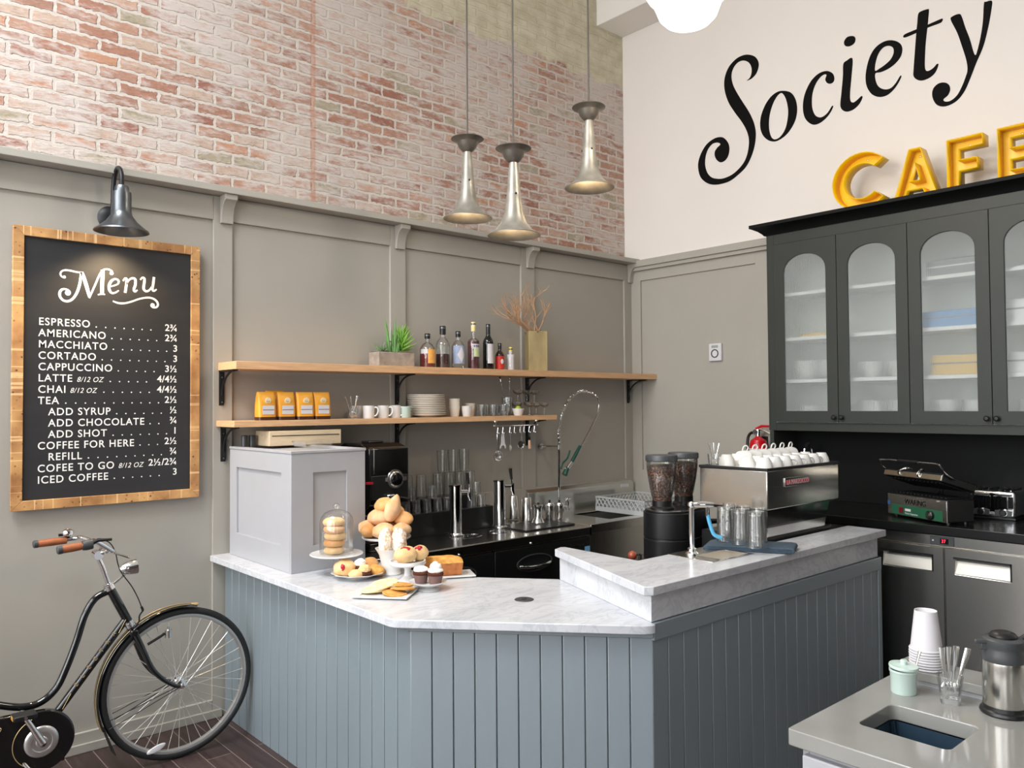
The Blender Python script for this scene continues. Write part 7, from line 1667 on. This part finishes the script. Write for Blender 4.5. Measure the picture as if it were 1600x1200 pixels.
for ins, dz in levels:
    for i, (x, y) in enumerate(big):
        w_ = 1 - ins * 3 + 0.03 * math.sin(i * 1.9) * (ins > 0) + 0.02 * math.sin(i * 0.7)* (ins > 0)
        vs.append((cxh + (x - cxh) * w_, cyh + (y - cyh) * w_, Z0 + dz))
n = len(big); fs = [(l * n + i, l * n + (i + 1) % n, (l + 1) * n + (i + 1) % n, (l + 1) * n + i) for l in range(len(levels) - 1) for i in range(n)]
fs.append(tuple(range((len(levels) - 1) * n, len(levels) * n)))
MB().add(vs, fs).build('liner', mat('navy_plastic_film', rgb(40, 56, 70), 0.22, bump=0.6, bs=22, stretch=(1, 1, 0.2)), bag, world=True)
# raised ledge at the back
lg = thing('stone_ledge', 'narrow raised grey stone ledge along the back of the station', 'ledge', (-2.93, -3.9, Z0 + 0.0005))
MB().box(-2.945, -2.85, -4.45, -3.48, Z0 + 0.0005, Z0 + 0.014).build('upstand', M_['greybox'], lg, world=True)
MB().prism([(-2.955, -3.468), (-2.825, -3.468), (-2.825, -3.69), (-2.72, -3.69), (-2.72, -4.46), (-2.955, -4.46)], Z0 + 0.0145, Z0 + 0.042).build('slab', M_['quartz'], lg, world=True, bevel=0.003)
ZLG = Z0 + 0.0425
# stack of paper cups
k_ = (-2.9085, -3.5561)
cp = thing('paper_cup', 'white paper cup', 'cup', (k_[0], k_[1], ZLG))
cp['label'] = 'white paper cup at the bottom of the upturned stack'
cp['group'] = 'upturned paper cups on the stone ledge'
MB().lathe([(0.0, 0.108), (0.028, 0.108), (0.029, 0.116), (0.031, 0.117), (0.0315, 0.112), (0.0435, 0.008), (0.0425, 0.008), (0.030, 0.106), (0.0, 0.106)], n=40).build('wall', M_['paper'], cp)
MB().tube([(0.0445 * math.cos(2 * PI * i / 40), 0.0445 * math.sin(2 * PI * i / 40), 0.0035) for i in range(40)], 0.0033, 8, closed=True).build('rolled_rim', M_['paper'], cp)
for i in range(1, 8):
    c = dup(cp); c.location = (k_[0] + 0.0006 * math.sin(i * 2), k_[1], ZLG + i * 0.0078)
    c['label'] = 'white paper cup at the top of the upturned stack' if i == 7 else 'white paper cup, %s from the bottom of the upturned stack' % ORD[i]
# mint sugar pot
s_ = (-3.0436, -3.5444)
t = thing('sugar_pot', 'pale mint lidded sugar pot on the grey stone top', 'sugar pot', (s_[0], s_[1], Z0 + 0.0003))
R = 0.0355
MB().lathe([(0, 0), (R * 0.92, 0), (R * 0.96, 0.003), (R, 0.058), (R * 1.06, 0.061), (R * 1.06, 0.067), (R * 0.95, 0.067), (R * 0.9, 0.01), (0, 0.008)], n=44).build('pot', M_['mint'], t)
ld = MB().lathe([(R * 0.9, 0.0685), (R * 1.10, 0.069), (R * 1.12, 0.073), (R * 1.08, 0.077), (R * 0.9, 0.0765), (R * 0.5, 0.079), (R * 0.26, 0.080), (R * 0.24, 0.083), (R * 0.28, 0.089), (R * 0.2, 0.092), (0, 0.092)], n=44, M=T(-0.002, 0.003, 0.003) @ rot('X', 4)).build('lid', M_['mint'], t)
o = MB().tube([(0, 0, 0), (0.012, -0.004, 0.03), (0.02, -0.007, 0.052)], [0.003, 0.0032, 0.005], 8).build('sugar_spoon', M_['satin']); o.location = (s_[0] + 0.030, s_[1] - 0.020, Z0 + 0.062)
tag(o, 'steel spoon handle sticking out of the mint sugar pot', 'spoon')
# glass of spoons
g_ = (-3.0301, -3.6653)
t = thing('rocks_glass', 'thick square-based glass of spoons on the grey stone top', 'glass', (g_[0], g_[1], Z0 + 0.0003), rz=0.4)
def sq(a, z):
    e = max(0.0, 1 - z / 0.05)
    c_, s__ = abs(math.cos(a)), abs(math.sin(a)); f = (c_ ** 5 + s__ ** 5) ** (-1 / 5)
    return 1 + (f - 1) * (0.35 + 0.65 * e) * 0.8
MB().lathe([(0, 0), (0.024, 0), (0.0255, 0.003), (0.0265, 0.02), (0.034, 0.074), (0.0335, 0.0755), (0.032, 0.074), (0.0245, 0.02), (0, 0.016)], n=40, fn=sq).build('glass_wall', M_['glass'], t)
for i, (dx, ax, ay, rz) in enumerate(((-0.012, -5, 3, 0.1), (-0.003, 0, 2, 0.3), (0.005, 8, -2, 0.0), (0.013, 17, 3, 0.2))):
    mb = MB().tube([(0, 0, 0.012), (0, 0, 0.06), (0, 0.001, 0.10), (0, 0.002, 0.128)], [0.0028, 0.0050, 0.0082, 0.0094], 8).ball((0, 0, 0.01), (0.0135, 0.0045, 0.02), 14, 8)
    mb.v = [(v[0], v[1] * 0.55 if v[2] > 0.05 else v[1], v[2]) for v in mb.v]
    o = mb.build('dessert_spoon', M_['chrome']); o.matrix_world = T(g_[0] + dx * 0.748, g_[1] - dx * 0.664, Z0 + 0.028) @ rot('Z', -41) @ rot('Y', ax) @ rot('X', ay)
    tag(o, 'polished spoon, %s from the left in the glass by the waste hole' % ORD[i], 'spoon', 'spoons in the thick glass')
# vacuum carafe
v_ = (-3.0026, -3.7917)
t = thing('vacuum_carafe', 'steel vacuum carafe with black lid and handle at the right edge', 'carafe', (v_[0], v_[1], Z0 + 0.0003), rz=-0.73)
VS = Matrix.Diagonal((1.13, 1.13, 1.06, 1))
MB().lathe([(0, 0), (0.058, 0), (0.060, 0.004), (0.058, 0.010), (0.053, 0.013), (0.052, 0.022), (0, 0.022)], n=44).build('base_ring', M_['black'], t)
MB().lathe([(0.0505, 0.020), (0.0515, 0.024), (0.0515, 0.125), (0.050, 0.134)], n=48).build('steel_body', M_['steelv'], t)
MB().lathe([(0.0505, 0.132), (0.0515, 0.136), (0.051, 0.150), (0.0475, 0.162), (0.0475, 0.168), (0.0500, 0.176), (0.0495, 0.186), (0.042, 0.191), (0, 0.191)], n=48).build('neck', M_['darkgrey'], t)
MB().prism([(-0.030, -0.014), (-0.075, -0.004), (-0.078, 0.0), (-0.075, 0.004), (-0.030, 0.014)], 0.176, 0.186, 'z').prism([(-0.03, -0.012), (-0.062, -0.004), (-0.062, 0.004), (-0.03, 0.012)], 0.160, 0.177, 'z').build('spout', M_['darkgrey'], t, bevel=0.003)
MB().lathe([(0.034, 0.190), (0.034, 0.195), (0.028, 0.202), (0.015, 0.206), (0, 0.206)], n=36).build('lid', M_['black'], t)
MB().tube(smooth_pts([(0.040, 0, 0.176), (0.075, 0, 0.196), (0.095, 0, 0.190), (0.100, 0, 0.165), (0.094, 0, 0.10), (0.085, 0, 0.06), (0.062, 0, 0.05), (0.050, 0, 0.055)], 6, False), 0.0095, 12).build('handle', M_['black'], t)

t.scale = (1.0, 1.0, 1.06)

# ---------------------------------------------------------------- bicycle leaning along the wall
YB_ = -0.39
RW = 0.352; TR = 0.019
FH = (-3.9904, 0.372 )            # front hub x, z
FH = (FH[0], RW + TR)
RH = (FH[0] - 1.22, RW + TR)
bk = thing('bicycle', 'black step-through bicycle with brown grips parked against the grey wall', 'bicycle', (FH[0] - 0.5, YB_, 0))
BLK = mat('black_bike_enamel', rgb(14, 15, 17), 0.12, coat=0.6)
TYRE = mat('black_rubber', rgb(26, 27, 28), 0.6)
ALLOY = mat('rim_alloy', rgb(212, 210, 208), 0.3, 0.85)
SPK = mat('spoke_steel', rgb(226, 224, 220), 0.3, 0.7)
LEA = mat('brown_leather', rgb(150, 86, 52), 0.5, var=0.2, vs=30, bump=0.15, bs=160)
GOLD = mat('gold_pinstripe', rgb(196, 168, 116), 0.35, 0.4)
def wheel(hx, hz, nm):
    c = Vector((hx, YB_, hz)); N_ = 48
    rim = MB()
    sec = [(RW - 0.028, -0.012), (RW - 0.022, -0.014), (RW - 0.006, -0.013), (RW - 0.006, 0.013), (RW - 0.022, 0.014), (RW - 0.028, 0.012), (RW - 0.031, 0.0)]
    vs = []; n = 72
    for i in range(n):
        a = 2 * PI * i / n
        for r, y in sec: vs.append((c.x + r * math.cos(a), c.y + y, c.z + r * math.sin(a)))
    k = len(sec)
    rim.add(vs, [(i * k + j, i * k + (j + 1) % k, ((i + 1) % n) * k + (j + 1) % k, ((i + 1) % n) * k + j) for i in range(n) for j in range(k)])
    w = rim.build(nm, ALLOY, bk, world=True, smooth=50)
    MB().tube([(c.x + RW * math.cos(2 * PI * i / n), c.y, c.z + RW * math.sin(2 * PI * i / n)) for i in range(n)], TR, 12, closed=True).build('tyre', TYRE, w, world=True, smooth=60)
    HM = T(c.x, c.y, c.z) @ rot('X', 90)
    MB().lathe([(0, -0.05), (0.006, -0.05), (0.006, -0.04), (0.022, -0.036), (0.022, -0.032), (0.013, -0.028), (0.013, 0.028), (0.022, 0.032), (0.022, 0.036), (0.006, 0.04), (0.006, 0.05), (0, 0.05)], n=20, M=HM).build('hub', M_['chrome'], w, world=True)
    for i in range(36):
        s = 1 if i % 2 else -1; a = 2 * PI * i / 36; ah = a + (1.15 if (i // 2) % 2 else -1.15)
        MB().tube([(c.x + 0.021 * math.cos(ah), c.y + s * 0.034, c.z + 0.021 * math.sin(ah)), (c.x + (RW - 0.028) * math.cos(a), c.y + s * 0.003, c.z + (RW - 0.028) * math.sin(a))], 0.0016, 6).build('spoke', SPK, w, world=True)
    return w, c
fw, fc = wheel(FH[0], FH[1], 'front_wheel')
o = MB().lathe([(0, 0.0), (0.015, 0.002), (0.018, 0.007), (0.015, 0.012), (0, 0.014)], n=24, M=T(fc.x - 0.115, fc.y - 0.012, fc.z - 0.29) @ rot('Y', -17) @ Matrix.Diagonal((2.6, 1, 0.85, 1)) @ rot('X', 90)).build('spoke_reflector', M_['paper'], fw, world=True)
wheel(RH[0], RH[1], 'rear_wheel')
# mudguard: arc over the front wheel
def guard(c, a0, a1, nm, sx=1):
    mb = MB(); n = 40; vs = []
    for i in range(n + 1):
        a = math.radians(a0 + (a1 - a0) * i / n)
        for q in range(7):
            b = math.radians(-75 + 25 * q); r = RW + TR + 0.004 + 0.012 * math.cos(b); y = 0.030 * math.sin(b)
            vs.append((c.x + r * math.cos(a), c.y + y, c.z + r * math.sin(a)))
    mb.add(vs, [(i * 7 + j, i * 7 + j + 1, (i + 1) * 7 + j + 1, (i + 1) * 7 + j) for i in range(n) for j in range(6)])
    g = mb.build(nm, BLK, bk, world=True, solid=0.0015, smooth=60)
    for y in (-0.018, 0.018):
        MB().tube([(c.x + (RW + TR + 0.0165) * math.cos(math.radians(a0 + (a1 - a0) * i / n)), c.y + y, c.z + (RW + TR + 0.0165) * math.sin(math.radians(a0 + (a1 - a0) * i / n))) for i in range(n + 1)], 0.0014, 5).build('gold_line', GOLD, g, world=True)
    return g
g = guard(fc, 78, 202, 'front_mudguard')
MB().ball((fc.x + 0.384 * math.cos(math.radians(79)), fc.y, fc.z + 0.384 * math.sin(math.radians(79))), (0.025, 0.02, 0.008), 14, 8).build('gold_tip', GOLD, g, world=True)
a = math.radians(202); pm = Vector((fc.x + 0.376 * math.cos(a), fc.y, fc.z + 0.376 * math.sin(a)))
MB().prism([(pm.y - 0.026, pm.z + 0.02), (pm.y + 0.026, pm.z + 0.02), (pm.y + 0.036, pm.z - 0.13), (pm.y - 0.036, pm.z - 0.13)], pm.x - 0.002, pm.x + 0.002, 'x', T(pm.x, 0, pm.z) @ rot('Y', -20) @ T(-pm.x, 0, -pm.z)).build('mud_flap', TYRE, g, world=True)
for s in (-1, 1):
    for dz in (0.0, 0.018):
        MB().tube([(fc.x - 0.01, fc.y + s * 0.045, fc.z - dz * 0.5), (pm.x + 0.015, pm.y + s * 0.032, pm.z + 0.045 - dz * 2.2)], 0.0022, 6).build('stay', M_['black'], g, world=True)
guard(Vector((RH[0], YB_, RH[1])), -10, 175, 'rear_mudguard')
# frame in the plane y = YB_
def Q(x, z, dy=0.0): return Vector((x, YB_ + dy, z))
HT, HB = (-4.3172, 0.8945), (-4.2245, 0.7019)
crown = (-4.2127, 0.672)
BB = (-4.6098, 0.2699)
up = [(-4.3086, 0.881), (-4.3756, 0.8556), (-4.4218, 0.7859), (-4.4562, 0.674), (-4.4955, 0.5648), (-4.5394, 0.473), (-4.6058, 0.423), (-4.6858, 0.4231), (-4.7948, 0.4643)]
dn = [(-4.2449, 0.7301), (-4.4012, 0.5383), (-4.5593, 0.348)]
MB().tube([Q(*HT), Q(*HB)], 0.021, 14).build('head_tube', BLK, bk, world=True)
for p_, nm in ((HT, 'upper_headset'), (HB, 'lower_headset')):
    d = (Q(*HT) - Q(*HB)).normalized(); MB().tube([Q(*p_) - d * 0.008, Q(*p_) + d * 0.014], [0.026, 0.025], 16).tube([Q(*p_) + d * 0.014, Q(*p_) + d * 0.022], 0.022, 16).build(nm, M_['chrome'], bk, world=True)
MB().tube(smooth_pts([tuple(Q(*p)) for p in up], 6, False), 0.0165, 14).build('upper_tube', BLK, bk, world=True)
DT0, DT1 = Q(*dn[0]), Q(*BB)
dt = MB().tube([DT0, DT1], 0.018, 16).build('down_tube', BLK, bk, world=True)
dd = (DT0 - DT1).normalized(); side = dd.cross(Vector((0, -1, 0))).normalized()
if side.z < 0: side = -side
L_ = (DT0 - DT1).length
for i, ch in enumerate('ELECTRA'):
    p_ = DT1 + dd * (L_ * (0.43 + 0.073 * i)) + Vector((0, -0.0168, 0)) + side * 0.002
    off = p_ - bk.location
    mesh_obj('letter', text_mesh(ch, 0.026, frame(off, dd, side), 'CENTER', depth=0.002), GOLD, dt)
for f in (0.30, 0.95):
    p_ = DT1 + dd * (L_ * f)
    MB().tube([p_ + Vector((0, -0.0182, 0)) - dd * 0.035 - side * 0.006, p_ + Vector((0, -0.0182, 0)) + dd * 0.035 + side * 0.006], 0.0013, 5).build('gold_line', GOLD, dt, world=True)
ST_ = Q(BB[0] - 0.42, 0.86)
MB().tube([Q(BB[0] - 0.24, BB[1] + 0.06), ST_], 0.0165, 12).tube([Q(*BB), Q(BB[0] - 0.24, BB[1] + 0.06)], 0.0165, 12).build('seat_tube', BLK, bk, world=True)
MB().tube([ST_, ST_ + Vector((-0.03, 0, 0.12))], 0.012, 10).build('seat_post', M_['chrome'], bk, world=True)
MB().ball(tuple(ST_ + Vector((-0.06, 0, 0.15))), (0.14, 0.085, 0.035), 20, 10).build('saddle', LEA, bk, world=True)
for s in (-1, 1):
    MB().tube([Q(BB[0], BB[1], s * 0.02), Q(RH[0], RH[1], s * 0.055)], 0.009, 8).build('chain_stay', BLK, bk, world=True)
    MB().tube([ST_ + Vector((0, s * 0.02, 0)), Q(RH[0], RH[1], s * 0.055)], 0.008, 8).build('seat_stay', BLK, bk, world=True)
    fk = [(-4.2127, 0.672), (-4.18, 0.5886), (-4.138, 0.4868), (-4.0834, 0.4185), (-4.0217, 0.3729), (-3.9778, 0.3435)]
    fk = fk[:-1] + [FH]
    pts = [Q(x, z, s * (0.018 + 0.030 * min(1, i / 1.5))) for i, (x, z) in enumerate(fk)]
    MB().tube(smooth_pts([tuple(p) for p in pts], 5, False), [0.0165 - 0.0085 * i / 25 for i in range(26)], 12).build('fork_blade', BLK, bk, world=True)
    MB().lathe([(0, 0), (0.012, 0), (0.012, 0.008), (0.006, 0.012), (0, 0.012)], n=14, M=T(FH[0], YB_ + s * 0.052, FH[1]) @ rot('X', 90 if s < 0 else -90)).build('axle_nut', M_['chrome'], bk, world=True)
d = (Q(*crown) - Q(*HB)).normalized()
MB().tube([Q(*HB) + d * 0.008, Q(*crown) + d * 0.02], [0.020, 0.024], 14).box(crown[0] - 0.018, crown[0] + 0.018, YB_ - 0.04, YB_ + 0.04, crown[1] - 0.02, crown[1] + 0.008).build('fork_crown', BLK, bk, world=True, bevel=0.006)
# stem and handlebar
stem = [(-4.3201, 0.907), (-4.3458, 0.9894), (-4.3712, 1.053)]
sm = [Q(*p) for p in stem]
MB().tube(sm, 0.0125, 14).build('stem', M_['chrome'], bk, world=True)
cl = sm[-1]
MB().tube([cl + Vector((0, -0.028, 0.004)), cl + Vector((0, 0.028, 0.004))], 0.021, 14).ball(tuple(cl + Vector((0.012, 0, -0.008))), 0.014, 12, 8).build('bar_clamp', M_['chrome'], bk, world=True)
near = [(-4.5776, -0.64, 1.138), (-4.4974, -0.64, 1.1448), (-4.4666, -0.64, 1.1467)]
far = [(-4.5702, -0.13, 1.0987), (-4.4435, -0.13, 1.1023), (-4.4209, -0.13, 1.106)]
cb = cl + Vector((0, 0, 0.006))
hb_near = smooth_pts([tuple(cb), tuple(cb + Vector((0.035, -0.055, 0.018))), tuple(cb + Vector((0.03, -0.13, 0.028))), (near[2][0] + 0.03, -0.60, near[2][2] + 0.008), near[2], near[0]], 6, False)
hb_far = smooth_pts([tuple(cb), tuple(cb + Vector((0.035, 0.055, 0.02))), tuple(cb + Vector((0.03, 0.13, 0.03))), (far[2][0] + 0.04, -0.165, far[2][2] + 0.004), far[2], far[0]], 6, False)
MB().tube(hb_near, 0.011, 12).tube(hb_far, 0.011, 12).build('handlebar', M_['chrome'], bk, world=True)
for gpt, lab in ((near, None), (far, None)):
    a_, b_ = Vector(gpt[0]), Vector(gpt[1]); d = (b_ - a_).normalized()
    gr = MB().tube([a_, a_ + d * 0.01, a_.lerp(b_, .5), b_ - d * 0.008, b_], [0.0165, 0.0175, 0.0185, 0.0175, 0.0165], 16).build('grip', LEA, bk, world=True)
    MB().tube([a_ - d * 0.018, a_ - d * 0.014, a_ + d * 0.003], [0.013, 0.0185, 0.0185], 16).build('grip_end', M_['darkgrey'], gr, world=True)
nb = Vector(near[1]); nd = (Vector(near[1]) - Vector(near[0])).normalized()
MB().tube([nb + nd * 0.002, nb + nd * 0.02, nb + nd * 0.042], [0.021, 0.0235, 0.022], 18).build('gear_shifter', M_['darkgrey'], bk, world=True)
MB().tube([nb + nd * 0.03, nb + nd * 0.055 + Vector((0.01, 0, 0.012)), nb + nd * 0.10 + Vector((0.02, -0.01, 0.008))], [0.010, 0.008, 0.006], 10).build('brake_lever', M_['black'], bk, world=True)
lev = cb + Vector((0.03, -0.10, 0.03))
MB().prism([(0, -0.006), (0.10, -0.012), (0.112, -0.006), (0.112, 0.004), (0.10, 0.010), (0, 0.006)], -0.004, 0.004, 'z', T(lev.x - 0.02, lev.y, lev.z) @ rot('Z', -20) @ rot('Y', 22)).build('lever_blade', M_['satin'], bk, world=True, bevel=0.002)
fb = Vector(far[1])
bl = MB().lathe([(0, 0), (0.018, 0), (0.026, 0.006), (0.027, 0.020), (0.024, 0.028), (0.012, 0.034), (0.004, 0.036), (0.004, 0.042), (0, 0.042)], n=24, M=T(fb.x + 0.005, fb.y, fb.z + 0.020)).build('bell', M_['chrome'], bk, world=True)
MB().box(fb.x - 0.035, fb.x - 0.012, fb.y - 0.008, fb.y + 0.008, fb.z + 0.022, fb.z + 0.034).box(fb.x - 0.008, fb.x + 0.012, fb.y - 0.008, fb.y + 0.008, fb.z + 0.008, fb.z + 0.022).build('bell_clip', M_['black'], bl, world=True)
# headlamp
hl_ = Q(*(-4.2259, 0.9758)); hb_ = Q(*(-4.2974, 0.9097))
MB().tube([hb_, hl_ + Vector((-0.012, 0, -0.022))], 0.006, 8).build('lamp_bracket', M_['satin'], bk, world=True)
hlm = MB().lathe([(0, -0.052), (0.012, -0.050), (0.024, -0.034), (0.032, -0.012), (0.036, 0.016), (0.037, 0.030), (0.034, 0.032), (0.032, 0.026)], n=28, M=T(hl_.x, hl_.y, hl_.z) @ rot('Y', 84)).build('headlamp', M_['chrome'], bk, world=True)
MB().lathe([(0.033, 0.028), (0.022, 0.036), (0, 0.039)], n=28, M=T(hl_.x, hl_.y, hl_.z) @ rot('Y', 84)).build('lens', M_['plasticclear'], hlm, world=True)
# cables
c1 = [(-4.387, -0.45, 1.1402), (-4.3373, -0.45, 1.1195), (-4.3091, -0.45, 1.0711), (-4.2975, -0.45, 1.0155), (-4.2803, -0.45, 0.9679), (-4.2371, -0.45, 0.901), (-4.208, -0.45, 0.8417), (-4.1903, -0.45, 0.7929)]
MB().tube(smooth_pts([tuple(nb + nd * 0.09 + Vector((0.02, -0.01, 0.01)))] + [tuple(p) for p in c1], 5, False), 0.0028, 6).build('brake_cable', M_['black'], bk, world=True)
c2 = [(-4.1811, -0.42, 0.786), (-4.1752, -0.42, 0.7664), (-4.1898, -0.42, 0.7444), (-4.1926, -0.42, 0.7142), (-4.2129, -0.42, 0.6935)]
MB().tube(smooth_pts([tuple(p) for p in c2], 5, False), [0.006] * 6 + [0.004] * 15, 8).build('cable_end', M_['black'], bk, world=True)
c3 = [(-4.357, -0.4, 1.0224), (-4.337, -0.4, 0.9534), (-4.3228, -0.4, 0.9151)]
MB().tube(smooth_pts([tuple(p) for p in c3], 5, False), 0.0025, 6).build('gear_cable', M_['black'], bk, world=True)
# dynamo
dy = Q(*(-4.0608, 0.642), -0.05)
MB().tube([dy + Vector((0, 0, -0.022)), dy + Vector((0, 0, 0.014))], 0.0175, 16).tube([dy + Vector((0, 0, 0.014)), dy + Vector((0, 0, 0.03))], 0.007, 10).build('dynamo', M_['satin'], bk, world=True)
f2 = (-4.1567, 0.6027)
MB().tube([Q(f2[0], f2[1], -0.045), dy + Vector((-0.035, 0, -0.01)), dy + Vector((-0.018, 0, 0))], 0.007, 8).build('dynamo_arm', M_['black'], bk, world=True)
# chain case, chainwheel, crank and pedals on the near side
YC = YB_ - 0.045
bbx, bbz = BB
cc = []
for i in range(25):
    a = math.radians(-90 + 180 * i / 24); cc.append((bbx + 0.135 * math.cos(a), bbz + 0.135 * math.sin(a)))
for i in range(13):
    a = math.radians(90 + 180 * i / 12); cc.append((RH[0] + 0.075 * math.cos(a), RH[1] + 0.075 * math.sin(a) - 0.01))
case = MB().prism(cc, YC - 0.018, YC + 0.018, 'y').build('chain_case', BLK, bk, world=True, bevel=0.008, seg=3)
MB().tube([(bbx + 0.112 * math.cos(math.radians(110 + 140 * i / 20)), YC - 0.0185, bbz + 0.112 * math.sin(math.radians(110 + 140 * i / 20))) for i in range(21)], 0.0016, 5).build('gold_line', GOLD, case, world=True)
MB().tube(smooth_pts([(bbx - 0.36, YC - 0.0185, bbz + 0.075), (bbx - 0.20, YC - 0.0185, bbz + 0.085), (bbx - 0.155, YC - 0.0185, bbz + 0.10), (bbx - 0.17, YC - 0.0185, bbz + 0.07), (bbx - 0.20, YC - 0.0185, bbz + 0.03), (bbx - 0.36, YC - 0.0185, bbz + 0.035)], 5, False), 0.0016, 5).build('gold_line', GOLD, case, world=True)
CM = T(bbx, YC - 0.018, bbz) @ rot('X', 90)
MB().lathe([(0, 0.006), (0.02, 0.006), (0.024, 0.003), (0.040, 0.004), (0.044, 0.008), (0.060, 0.008), (0.066, 0.004), (0.069, 0.0)], n=40, M=CM).build('chainwheel', ALLOY, bk, world=True)
pe = Vector((*(-4.6929, 0.4274),)); pe = Vector((pe[0], YC - 0.05, pe[1])); c0_ = Vector((bbx, YC - 0.04, bbz))
cr_ = MB().tube([c0_ + Vector((0, -0.004, 0)), c0_.lerp(pe, 0.5), pe + Vector((0, 0.01, 0))], [0.0165, 0.013, 0.011], 12).tube([c0_ + Vector((0, -0.014, 0)), c0_ + Vector((0, 0.03, 0))], 0.015, 14).build('crank', M_['satin'], bk, world=True)
MB().tube([c0_ + Vector((0, -0.0165, 0)), c0_ + Vector((0, -0.014, 0))], 0.009, 12).build('crank_bolt', M_['iron'], cr_, world=True)
pd = MB().box(pe.x - 0.045, pe.x + 0.045, pe.y - 0.085, pe.y - 0.012, pe.z - 0.011, pe.z + 0.011, ).build('pedal', M_['iron'], bk, world=True, bevel=0.005)
MB().box(pe.x - 0.0465, pe.x - 0.0452, pe.y - 0.07, pe.y - 0.03, pe.z - 0.008, pe.z + 0.008).build('pedal_reflector', mat('amber_reflector', rgb(206, 150, 70), 0.3), pd, world=True)
MB().tube([pe + Vector((0, 0.012, 0)), pe + Vector((0, -0.09, 0))], 0.007, 10).build('pedal_axle', M_['chrome'], pd, world=True)
lo = Vector((bbx + (bbx - pe.x), YB_ + 0.09, bbz + (bbz - pe.z)))
MB().tube([Vector((bbx, YB_ + 0.055, bbz)), lo + Vector((0, -0.02, 0))], [0.015, 0.011], 12).build('crank', M_['satin'], bk, world=True)
MB().box(lo.x - 0.045, lo.x + 0.045, lo.y, lo.y + 0.085, lo.z - 0.011, lo.z + 0.011).build('pedal', M_['iron'], bk, world=True, bevel=0.005)
ks = (-4.5553, -0.45, 0.165)
MB().tube([(bbx - 0.10, YB_ - 0.03, bbz - 0.03), (ks[0], YB_ - 0.16, 0.012)], 0.008, 10).box(ks[0] - 0.014, ks[0] + 0.014, YB_ - 0.175, YB_ - 0.145, 0.0, 0.026).build('kickstand', M_['satin'], bk, world=True)
